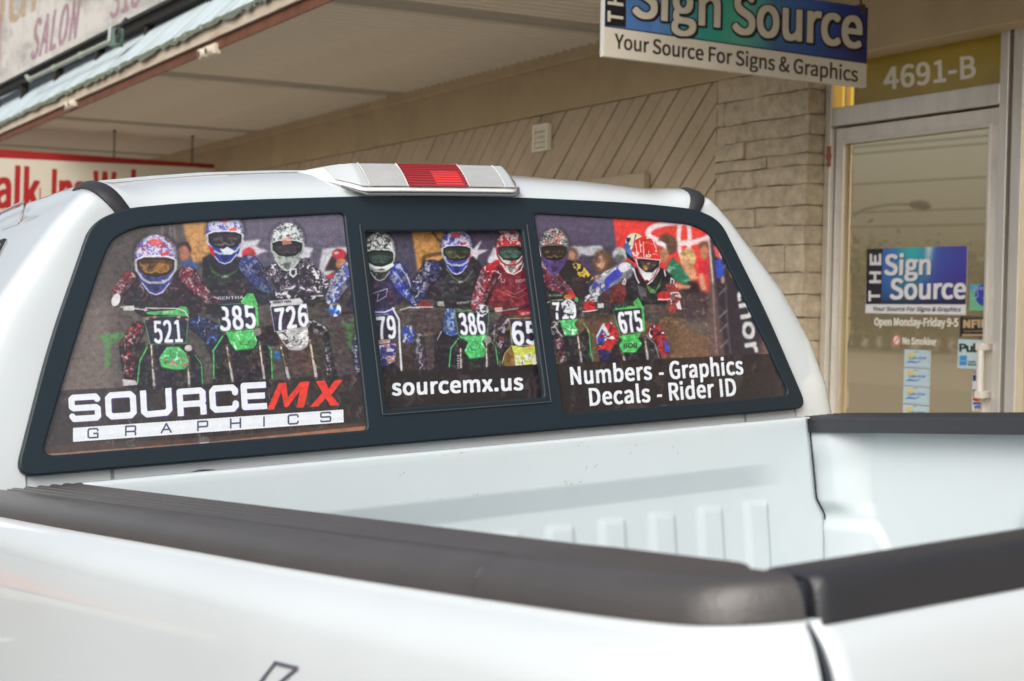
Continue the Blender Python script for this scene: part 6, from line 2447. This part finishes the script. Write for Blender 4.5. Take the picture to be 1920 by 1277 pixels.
# ---- bed: side walls inside
def inner_wall(s_, name):
    ys = np.unique(np.concatenate([np.linspace(.028, -.24, 60), np.linspace(-.24, -1.665, 90)]))[::-1]
    zz = np.unique(np.concatenate([np.linspace(-.030, -.17, 12), np.linspace(-.17, -.30, 30), np.linspace(-.30, -.53, 10)]))[::-1]
    rws = []
    for z in zz:
        lower = smooth(.178, .214, -z)
        r_ = []
        for y in ys:
            up_x = .796 + .034 * smooth(.03, .125, -y) + .010 * smooth(.05, .12, -z)
            lo_x = .822 + .012 * smooth(.05, .16, -y)
            x_ = up_x * (1 - lower) + max(lo_x, up_x * 0 + .822) * lower
            if -y > .125:
                x_ = .836 + .004 * lower
            k1 = smooth(.10, .135, -y)
            x_ = (up_x * (1 - lower) + lo_x * lower) * (1 - k1) + (.838) * k1
            # diagonal stiffener low at the front
            t = (-y - .115) + (-z - .235) * -.55
            x_ -= .012 * (1 - smooth(.0, .030, t)) * smooth(.218, .245, -z)
            # wheelhouse panel outline
            ry, rz = (-y - .96) / .46, (-z - .30) / .20
            rr2 = (abs(ry) ** 4 + abs(rz) ** 4) ** .25
            x_ -= .020 * (1 - smooth(.95, 1.01, rr2))
            # the end post by the tailgate
            x_ -= .03 * smooth(1.55, 1.62, -y)
            r_.append((UC + s_ * x_, y, z))
        rws.append(r_)
    b = MB()
    b.grid(rws)
    return tp(b, name, white_in, smooth=True)


inner_wall(1, 'bed_side_wall')
inner_wall(-1, 'bed_side_wall')
# dark gap line where front panel and side meet
b = MB()
for s_ in (1, -1):
    pth = [(UC + s_ * (bulk_xr(z) + .004), .012, z) for z in (-.03, -.10, -.170, -.180, -.195, -.208, -.216, -.3, -.52)]
    b.tube(pth, .0015, 6)
tp(b, 'panel_gap', mat('gap_dark', (.03, .035, .05), rough=.8))
# floor with ribs
b = MB()
prof = []
for i in range(17):
    u = -.80 + i * .1
    prof += [(u, -.52), (u + .045, -.52), (u + .055, -.507), (u + .09, -.507)]
b.grid([[(UC + u, y, z) for u, z in prof] for y in (.03, -1.67)])
tp(b, 'bed_floor', white_in)

# ---- outer bedsides
out_pts = [(-.172, .035), (-.167, -.13), (-.160, -.45), (-.145, -.86), (-.138, -1.1), (-.128, -1.29), (-.116, -1.45), (-.104, -1.58), (-.097, -1.63), (-.087, -1.673), (-.075, -1.695), (-.060, -1.708), (-.040, -1.718), (-.0215, -1.7245)]


def resample(pts, n):
    p = np.array(pts, float)
    d = np.concatenate([[0], np.cumsum(np.hypot(*(p[1:] - p[:-1]).T))])
    # smooth the polyline a little with Catmull-Rom
    t = np.linspace(0, d[-1], n)
    out = []
    for tt in t:
        i = min(len(p) - 2, max(0, int(np.searchsorted(d, tt) - 1)))
        s_ = (tt - d[i]) / (d[i + 1] - d[i])
        p0, p1, p2, p3 = p[max(0, i - 1)], p[i], p[i + 1], p[min(len(p) - 1, i + 2)]
        out.append(.5 * ((2 * p1) + (-p0 + p2) * s_ + (2 * p0 - 5 * p1 + 4 * p2 - p3) * s_ ** 2 + (-p0 + 3 * p1 - 3 * p2 + p3) * s_ ** 3))
    return np.array(out)


def dense_outer(n_a=44, n_b=40):
    i = 8
    a = resample(out_pts[:i + 1], n_a)
    b2 = resample(out_pts[i:], n_b)
    return np.concatenate([a[:-1], b2])


oc = dense_outer()
tan_ = np.gradient(oc, axis=0)
tan_ /= np.linalg.norm(tan_, axis=1)[:, None]
nor = np.stack([tan_[:, 1], -tan_[:, 0]], 1)
nor[nor[:, 0] > .3] *= 1
# outward = away from the bed (towards -x and -y)
sgn = np.sign((nor * np.array([-1, -.6])).sum(1))
nor *= sgn[:, None]


def side_off(z):
    d = max(0.0, -.034 - z)
    return .040 * (1 - math.exp(-d / .022)) + .018 * float(smooth(.02, .40, d)) - .05 * float(smooth(.45, .9, d))


zcol = [-.030, -.034, -.037, -.041, -.046, -.052, -.060, -.07, -.082, -.10, -.12, -.15, -.19, -.24, -.30, -.38, -.46, -.55, -.66, -.78]
for s_ in (-1, 1):
    b = MB()
    rws = []
    for z in zcol:
        r_ = []
        for (x, y), (nx_, ny_) in zip(oc, nor):
            arch = 0
            zz = z
            dy = abs(y + .82)
            if dy < .46:
                zb3 = -.98 + math.sqrt(.46 ** 2 - dy ** 2)
                zz = max(z, zb3)
            o_2 = side_off(z)
            X = x + nx_ * o_2
            Y = y + ny_ * o_2 * .75
            if s_ == 1:
                X = 2 * UC - X
            r_.append((X, Y, zz))
        rws.append(r_)
    b.grid(rws)
    tp(b, 'bedside', white, smooth=True)

# ---- tailgate
def tg_y(z):
    return -1.7270 - side_off(z) * .62


b = MB()
rws = []
xs_ = np.concatenate([[-.0165, -.0150, -.012], np.linspace(.0, 1.574, 40), [1.586, 1.589, 1.5905]])
for z in zcol[:-2]:
    r_ = []
    for x in xs_:
        e = min(x + .0165, 1.5905 - x)
        rollin = .010 * (1 - min(1, e / .006)) ** 2
        r_.append((x, tg_y(z) + rollin, z))
    rws.append(r_)
b.grid(rws)
tp(b, 'tailgate', white, smooth=True)
b = MB()
b.box((-.01, -1.70, -.55), (1.584, -1.68, -.031))
tp(b, 'tailgate_liner', white_in, bevel=.004)
for sx_ in (-.0195, 2 * UC + .0195):
    b = MB()
    b.tube([(sx_, -1.722 - side_off(z) * .62, z) for z in zcol[1:-2]], .0024, 6)
    tp(b, 'tailgate_gap', mat('gap_dark', (.03, .035, .05), rough=.8), smooth=True)
# tailgate handle and tail lights (round the corner of the body)
b = MB()
b.box((.68, -1.80, -.22), (.90, -1.765, -.15))
tp(b, 'tailgate_handle', blackp, bevel=.01)
for s_ in (-1, 1):
    b = MB()
    rws = []
    sel = [i for i in range(len(oc)) if oc[i][1] < -1.66][:-4]
    for z in np.linspace(-.22, -.55, 8):
        r_ = []
        for i in sel:
            o_2 = side_off(z) + .006
            X = oc[i][0] + nor[i][0] * o_2
            Y = oc[i][1] + nor[i][1] * o_2 * .78
            r_.append((2 * UC - X if s_ == 1 else X, Y, z))
        rws.append(r_)
    b.grid(rws)
    tp(b, 'tail_light', redm, smooth=True)

# ---- rail caps
def cap_sections(s_, flat=False):
    secs = []
    inner, outerp = [], []
    for (x, y), n_ in zip(oc, nor):
        w_ = 0.0
        t = smooth(-1.60, -1.7245, y) if False else float(np.clip((-y - 1.60) / .1245, 0, 1))
        ix = -.0 - .0225 * t ** 3
        iy = min(y, .035) if y > -1.60 else -1.60 - .066 * (t ** .6)
        if y < -1.60:
            iy = max(iy, -1.668)
        secs.append(((ix, iy), (x, y)))
    return secs


prof_n = 74


def cap_profile(amp):
    """(fraction across from inner to outer, height) pairs"""
    pr = [(0.004, -.0335), (0.0, -.028), (0.0, -.006), (.012, -.0015), (.03, 0.0)]
    n_ = 54
    for i in range(n_ + 1):
        f_ = .05 + .60 * i / n_
        ph = (i / n_) * 5
        g = .5 - .5 * math.cos(2 * math.pi * ph)
        pr.append((f_, .0012 - amp * .0052 * (1 - g) ** 2))
    pr += [(.655, .0005), (.665, -.0045), (.675, -.0048), (.685, -.0012), (.72, .0006), (.77, .0004), (.82, -.0010), (.87, -.0038), (.91, -.0075), (.945, -.0125), (.972, -.019), (.99, -.027), (1.0, -.034), (.985, -.0355)]
    return pr


def cap_profile_plain():
    pr = cap_profile(0)
    return [(f_, (h_ if f_ < .64 or f_ > .7 else .0008)) for f_, h_ in pr]


for s_ in (-1, 1):
    secs = cap_sections(s_)
    b = MB()
    b2 = MB()
    rws, rws2 = [], []
    # extra sections either side of the joint
    for (i_, o_3) in secs:
        i_, o_3 = np.array(i_), np.array(o_3)
        y = o_3[1]
        main = y > -1.46
        pr = cap_profile(1.0) if main else cap_profile_plain()
        r_ = []
        for f_, h_ in pr:
            q = i_ + (o_3 - i_) * f_
            r_.append((q[0] if s_ == -1 else 2 * UC - q[0], q[1], h_))
        (rws if main else rws2).append(r_)
    # join at y=-1.455
    rws.append([(p[0], p[1] - .0, p[2]) for p in rws[-1]])
    b.grid(rws)
    zc = [(p[0], p[1] - .001, -.03) for p in rws[-1]]
    zf = [(p[0], p[1], min(p[2], -.03)) for p in rws[0]]
    b.grid([rws[0], zf])
    tp(b, 'bed_rail_cap', capm if s_ == -1 else capm_shade, auto=16)
    first = rws2[0]
    pre = [(rws[-1][k_][0], rws[-1][k_][1] - .0004, rws[-1][k_][2] * .5 + a[2] * .5) for k_, a in enumerate(first)]
    fl_ = [(p[0], p[1], -.03) for p in pre]
    endd = [(p[0] + (.0 if s_ == -1 else 0), p[1], min(p[2], -.034)) for p in rws2[-1]]
    b2.grid([pre] + rws2 + [endd])
    tp(b2, 'corner_cap', capm if s_ == -1 else capm_shade, auto=60)
# tailgate cap
b = MB()
rws = []
tprof = [(-1.668, -.034), (-1.668, -.007), (-1.6695, -.0025), (-1.673, 0.0), (-1.69, .0012), (-1.715, .0008), (-1.7225, -.0008), (-1.7262, -.0042), (-1.7275, -.010), (-1.7285, -.022), (-1.7290, -.0345), (-1.722, -.037)]
for x in [-.0115, -.0105, -.008] + list(np.linspace(0, 1.574, 20)) + [1.582, 1.5845, 1.5855]:
    e = min(1, min(x + .0115, 1.5855 - x) / .004)
    rws.append([(x, y + (.004 * (1 - e) if y < -1.7 else -.002 * (1 - e)), z - .003 * (1 - e) if z > -.03 else z) for y, z in tprof])
b.grid(rws)
for e_ in (rws[0], rws[-1]):
    b.add(e_, [tuple(range(len(e_)))])
tp(b, 'tailgate_cap', capm_shade, auto=60)
b = MB()
b.box((-.019, -1.715, -.06), (-.0118, -1.672, -.006))
tp(b, 'cap_gap', mat('gap_dark', (.03, .035, .05), rough=.8))

# ---- outline decal low on the near bedside ("4x4")
def on_side(y, z, lift=.0016):
    i = int(np.argmin(abs(oc[:, 1] - y)))
    x = np.interp(-y, -oc[::1, 1], oc[:, 0])
    return (x - side_off(z) - lift, y, z)


def side_px(px, py):
    """where the view ray through this photograph pixel meets the bedside"""
    X = -.19
    for _ in range(12):
        p = tpt(px, py, (1, 0, 0), X)
        X = on_side(p[1], p[2])[0]
    return p[1], p[2]


A, Bq, Cq, Dq = side_px(515, 1243), side_px(556, 1253), side_px(528, 1277), side_px(492, 1273)
dec = mat('decal_ink', (.09, .08, .12), rough=.5)
b = MB()
A, Bq = np.array(A), np.array(Bq)
dn = np.array(Cq) - Bq
dn2 = np.array(Dq) - A
figs = [[A, Bq, Bq + dn * 6, A + dn2 * 6, A]]


def ribbon(p, q, w_):
    p, q = np.array(p), np.array(q)
    d_ = q - p
    n_ = np.array([-d_[1], d_[0]]) / np.linalg.norm(d_) * w_ / 2
    d_ = d_ / np.linalg.norm(d_) * w_ / 2
    k_ = 6
    r1 = [on_side(*(p - d_ + (q + d_ - p + d_) * i / k_ + n_)) for i in range(k_ + 1)]
    r2 = [on_side(*(p - d_ + (q + d_ - p + d_) * i / k_ - n_)) for i in range(k_ + 1)]
    b.grid([r1, r2])


for fg in figs:
    for p, q in zip(fg[:-1], fg[1:]):
        ribbon(p, q, .0035)
y4, z4 = float(A[0]), float(A[1])
for fg in ([(0, -.16), (.16, -.16), (.16, -.19), (0, -.19), (0, -.16)], [(-.20, -.02), (-.34, -.20)], [(-.34, -.02), (-.20, -.20)], [(-.44, -.01), (-.48, -.01), (-.36, -.16), (-.54, -.16), (-.54, -.19), (-.36, -.19)]):
    for p, q in zip(fg[:-1], fg[1:]):
        ribbon((y4 + p[0] * .6, z4 + p[1]), (y4 + q[0] * .6, z4 + q[1]), .0035)
tp(b, 'side_decal', dec)

# ---- wheels, bumper, lights, mirrors
tyre = mat('tyre_rubber', (.02, .02, .021), rough=.85, bump=.3, bscale=80)
rim = mat('rim_silver', (.5, .5, .52), rough=.35, metal=.8)
for s_, y_ in ((-1, -.82), (1, -.82), (-1, 3.2), (1, 3.2)):
    cx_w = UC + s_ * .80
    b = MB()
    pr = [(-.12, .24), (-.13, .30), (-.12, .355), (-.09, .38), (.09, .38), (.12, .355), (.13, .30), (.12, .24)]
    rws = []
    for k_ in range(37):
        a = 2 * math.pi * k_ / 36
        rws.append([(cx_w + w_, y_ + r_ * math.cos(a), -.95 + r_ * math.sin(a)) for w_, r_ in pr])
    b.grid(rws)
    wh = tp(b, 'wheel', tyre, auto=40)
    b = MB()
    xo = cx_w + s_ * .115
    for k_ in range(6):
        a = 2 * math.pi * k_ / 6
        ca, sa_ = math.cos(a), math.sin(a)
        w_ = .03
        b.hexa([(xo, y_ + .04 * ca - w_ * sa_, -.95 + .04 * sa_ + w_ * ca), (xo, y_ + .04 * ca + w_ * sa_, -.95 + .04 * sa_ - w_ * ca), (xo, y_ + .24 * ca + w_ * sa_, -.95 + .24 * sa_ - w_ * ca), (xo, y_ + .24 * ca - w_ * sa_, -.95 + .24 * sa_ + w_ * ca),
                (xo - s_ * .04, y_ + .04 * ca - w_ * sa_, -.95 + .04 * sa_ + w_ * ca), (xo - s_ * .04, y_ + .04 * ca + w_ * sa_, -.95 + .04 * sa_ - w_ * ca), (xo - s_ * .04, y_ + .24 * ca + w_ * sa_, -.95 + .24 * sa_ - w_ * ca), (xo - s_ * .04, y_ + .24 * ca - w_ * sa_, -.95 + .24 * sa_ + w_ * ca)])
    b.tube([(xo - s_ * .05, y_, -.95), (xo + s_ * .005, y_, -.95)], .07, 16)
    b.tube([(xo - s_ * .09, y_, -.95), (xo - s_ * .06, y_, -.95)], .235, 24)
    sub(b, 'rim', rim, wh, auto=35)
chrome = mat('chrome', (.7, .7, .72), rough=.12, metal=1)
b = MB()
b.box((UC - .93, -1.93, -.85), (UC + .93, -1.80, -.66))
tp(b, 'rear_bumper', chrome, bevel=.02)
b = MB()
b.box((UC - .95, 4.1, -.95), (UC + .95, 4.24, -.70))
tp(b, 'front_bumper', chrome, bevel=.02)
for s_ in (-1, 1):
    b = MB()
    b.box((UC + s_ * .72 - .12, 4.08, -.38), (UC + s_ * .72 + .12, 4.14, -.18))
    tp(b, 'headlight', lens_c, bevel=.01)
    b = MB()
    b.box((UC + s_ * 1.08 - .10, 2.25, -.02), (UC + s_ * 1.08 + .10, 2.36, .18))
    b.box((UC + s_ * 1.0 - .03, 2.28, .02), (UC + s_ * 1.0 + .03, 2.33, .06))
    tp(b, 'side_mirror', blackp, bevel=.015)
b = MB()
b.box((UC - .55, 4.09, -.42), (UC + .55, 4.13, -.2))
tp(b, 'grille', blackp, bevel=.01)
b = MB()
b.box((UC - .5, -1.7, -.80), (UC - .35, 4.0, -.62))
b.box((UC + .35, -1.7, -.80), (UC + .5, 4.0, -.62))
b.box((UC - .8, .2, -.95), (UC + .8, 2.4, -.80))
tp(b, 'chassis', rubber)


# ------------------------------------------------------------------ the far side of the street (seen mirrored in the door)
leafm = mat('foliage', (.12, .135, .07), rough=.8, noise=.5, nscale=.8)
barkm = mat('bark', (.12, .09, .06), rough=.9, noise=.3, nscale=10)


def tree(x, y, h_, r_, seed, label):
    g0 = lot_z(x, y)
    t = empty('street_tree', (x, y, g0), label, 'tree', 'trees across the street')
    rg = np.random.RandomState(seed)
    b = MB()
    b.tube([(0, 0, 0), (.1, 0, h_ * .3), (0, .1, h_ * .6)], [r_ * .09, r_ * .07, r_ * .03], 8)
    for k_ in range(5):
        a = k_ * 1.3
        b.tube([(0, 0, h_ * .35), (r_ * .6 * math.cos(a), r_ * .6 * math.sin(a), h_ * .7)], [r_ * .04, r_ * .012], 6)
    b.build('trunk', barkm, t, smooth=True)
    n_ = 1500
    cl = rg.randn(14, 3)
    cl /= np.linalg.norm(cl, axis=1)[:, None]
    cl = cl * rg.uniform(.35, .8, (14, 1)) * (r_, r_, h_ * .46) + (0, 0, h_ * .52)
    P = cl[rg.randint(0, 14, n_)] + rg.randn(n_, 3) * r_ * .20
    vs, fs = [], []
    for i, p in enumerate(P):
        s_ = r_ * rg.uniform(.04, .08)
        u = rg.randn(3)
        u /= np.linalg.norm(u)
        v = np.cross(u, rg.randn(3))
        v /= np.linalg.norm(v)
        vs += [p - u * s_, p + v * s_ * .6, p + u * s_, p - v * s_ * .6]
        fs.append((4 * i, 4 * i + 1, 4 * i + 2, 4 * i + 3))
    o = mesh_obj('crown', vs, fs, leafm, t)
    return t


def mirror_pt(px, py, x):
    """the place at plane x that shows in the door glass at this pixel"""
    g = wpt(px, py, 0, 5.152)
    d = g - CAM_W
    d = np.array([-d[0], d[1], d[2]])
    t = (x - g[0]) / d[0]
    return g + d * t


specs = [(1590, 455, -62, 3.4), (1612, 448, -64, 3.0), (1640, 470, -66, 3.2), (1668, 452, -60, 3.2), (1700, 478, -64, 3.0), (1740, 486, -66, 3.0), (1775, 482, -62, 2.8), (1815, 470, -64, 3.2), (1850, 468, -60, 3.2), (1885, 474, -64, 3.0)]
for i, (px, py, x, r_) in enumerate(specs):
    q = mirror_pt(px, py, x)
    tree(q[0], q[1], max(3.5, q[2] - lot_z(q[0], q[1])), r_ * 1.25, 100 + i, 'broad green tree in the row across the street')
rg = random.Random(3)
for i in range(16):
    tree(-58 + rg.uniform(-6, 6), -60 + i * 8.0 + rg.uniform(-2, 2), rg.uniform(6, 8.5), rg.uniform(3, 4), 300 + i, 'broad green tree in the row across the street')
# street lamp
q = mirror_pt(1728, 384, -40)
q2 = mirror_pt(1585, 400, -40)
lamp = empty('street_lamp', (float(q2[0]), float(q2[1]), lot_z(q2[0], q2[1])), 'grey cobra head street lamp standing across the road', 'street lamp')
lm = mat('galvanised', (.12, .12, .11), rough=.5, metal=.6)
z0 = lot_z(q2[0], q2[1])
b = MB()
b.tube([(0, 0, 0), (0, 0, q[2] - z0 - .8), (0, 0, q[2] - z0 - .5)], [.12, .08, .07], 10)
b.build('pole', lm, lamp, smooth=True)
b = MB()
dy = float(q[1] - q2[1])
b.tube([(0, 0, q[2] - z0 - .55), (0, dy * .25, q[2] - z0 - .05), (0, dy * .6, q[2] - z0 + .12), (0, dy * .9, q[2] - z0 + .03)], .045, 8)
b.build('arm', lm, lamp, smooth=True)
b = MB()
b.tube([(0, dy * .84, q[2] - z0 + .06), (0, dy * .92, q[2] - z0 + .02), (0, dy * 1.06, q[2] - z0 - .04), (0, dy * 1.12, q[2] - z0 - .05)], [.06, .20, .22, .08], 10)
b.build('lamp_head', lm, lamp, smooth=True)
# overhead wires between two poles
wood = mat('pole_wood', (.12, .09, .07), rough=.9, noise=.2)
wp = []
for y_ in (-40.0, 75.0):
    g0 = lot_z(-30, y_)
    pt_ = empty('utility_pole', (-30, y_, g0), 'wooden utility pole with crossarm ' + ('behind the viewer' if y_ < 0 else 'far up the road'), 'utility pole')
    b = MB()
    b.tube([(0, 0, 0), (0, 0, 9.2)], [.16, .11], 10)
    b.build('pole', wood, pt_, smooth=True)
    b = MB()
    b.box((-1.2, -.06, 8.4), (1.2, .06, 8.55))
    b.build('crossarm', wood, pt_)
    wp.append(g0)
for k_, (za, zb, xo) in enumerate(((8.6, 8.6, -1.1), (8.6, 8.6, 0.9), (7.3, 7.3, 0), (6.3, 6.2, 0), (5.6, 5.7, 0))):
    b = MB()
    pts = []
    for t in np.linspace(0, 1, 30):
        pts.append((-30 + xo + .12, -40 + 115 * t, wp[0] + za + (zb - za) * t - 1.2 * 4 * t * (1 - t)))
    b.tube(pts, .022, 5)
    tag(b.build('overhead_wire', rubber), 'dark overhead wire strung between the utility poles', 'wire', 'overhead wires')
# low buildings across
for i, (y_, w_, h_, c_) in enumerate(((-28, 18, 4.2, (.45, .38, .3)), (2, 20, 3.8, (.5, .5, .47)), (34, 22, 4.4, (.36, .25, .2)))):
    g0 = lot_z(-46, y_)
    t = empty('far_building', (-46, y_, g0), ('tan low shop building with flat roof across the road', 'white low shop building across the road, behind the parked cars', 'brown brick low shop building across the road')[i], 'building')
    wm = mat('far_wall_%d' % i, c_, rough=.9, noise=.1, nscale=.5)
    b = MB()
    b.box((-5, -w_ / 2, 0), (0, w_ / 2, h_))
    b.build('wall', wm, t)
    b = MB()
    b.box((-5.2, -w_ / 2 - .2, h_), (.4, w_ / 2 + .2, h_ + .35))
    b.build('roof', mat('far_roof', (.2, .19, .18), rough=.9), t)
    for k_ in range(int(w_ / 4)):
        b = MB()
        b.box((.0, -w_ / 2 + 1 + k_ * 4, .7), (.06, -w_ / 2 + 3.6 + k_ * 4, 2.6))
        b.build('window', glassd, t)


def simple_car(x, y, rz, color, label):
    t = empty('parked_car', (x, y, lot_z(x, y)), label, 'car')
    t.rotation_euler = (0, 0, rz)
    cm = mat('car_paint_' + label.split()[0], color, rough=.25, coat=1)
    hoods = [(-2.2, .55), (-2.15, .80), (-1.5, .92), (-.9, 1.35), (-.3, 1.45), (.5, 1.42), (1.1, 1.0), (1.9, .85), (2.15, .7), (2.2, .5)]
    b = MB()
    rws = []
    for y_, z_ in hoods:
        wz = .80 if z_ > 1.1 else .88
        rws.append([(-.88, y_, .3), (-.90, y_, .6), (-wz, y_, max(.62, z_ - .08)), (-wz * .8, y_, z_), (wz * .8, y_, z_), (wz, y_, max(.62, z_ - .08)), (.90, y_, .6), (.88, y_, .3)])
    b.grid(rws)
    b.build('body', cm, t, auto=40)
    for s_ in (-1, 1):
        b = MB()
        b.add([(s_ * .845, -1.15, .98), (s_ * .845, 1.0, .98), (s_ * .80, .5, 1.36), (s_ * .80, -.75, 1.32)], [(0, 1, 2, 3)])
        b.build('side_window', glassd, t)
        for y_ in (-1.35, 1.35):
            b = MB()
            b.tube([(s_ * .72, y_, .31), (s_ * .91, y_, .31)], .31, 20)
            b.build('wheel', tyre, t, auto=40)
    return t


qa = mirror_pt(1660, 775, -4)
t_ = (lot_z(qa[0], qa[1]) + .15 - CAM_Z) / (qa[2] - CAM_Z) if qa[2] != CAM_Z else 1
bed = empty('mulch_bed', (-3.6, 14.8, lot_z(-3.6, 14.8)), 'low kerbed island of orange red mulch in the parking lot', 'planting bed')
b = MB()
for lo, hi in (((-1.6, -3, -.3), (1.6, -2.85, .16)), ((-1.6, 2.85, -.3), (1.6, 3, .16)), ((-1.6, -2.849, -.3), (-1.45, 2.849, .16)), ((1.45, -2.849, -.3), (1.6, 2.849, .16))):
    b.box(lo, hi)
b.build('kerb', conc, bed)
b = MB()
rg2 = np.random.RandomState(5)
b.grid([[(x_, y_, .12 + .10 * math.exp(-(x_ / 1.2) ** 2) + rg2.uniform(-.02, .02)) for x_ in np.linspace(-1.449, 1.449, 24)] for y_ in np.linspace(-2.849, 2.849, 44)])
b.build('mulch', mat('red_mulch', (.42, .13, .05), rough=.95, noise=.4, nscale=14), bed)
simple_car(-11.5, -7, math.radians(88), (.6, .6, .6), 'silver parked car across the lot behind the viewer')
simple_car(-34, 8, math.radians(3), (.5, .05, .04), 'maroon parked car in front of the white building')
bpy.context.view_layer.update()
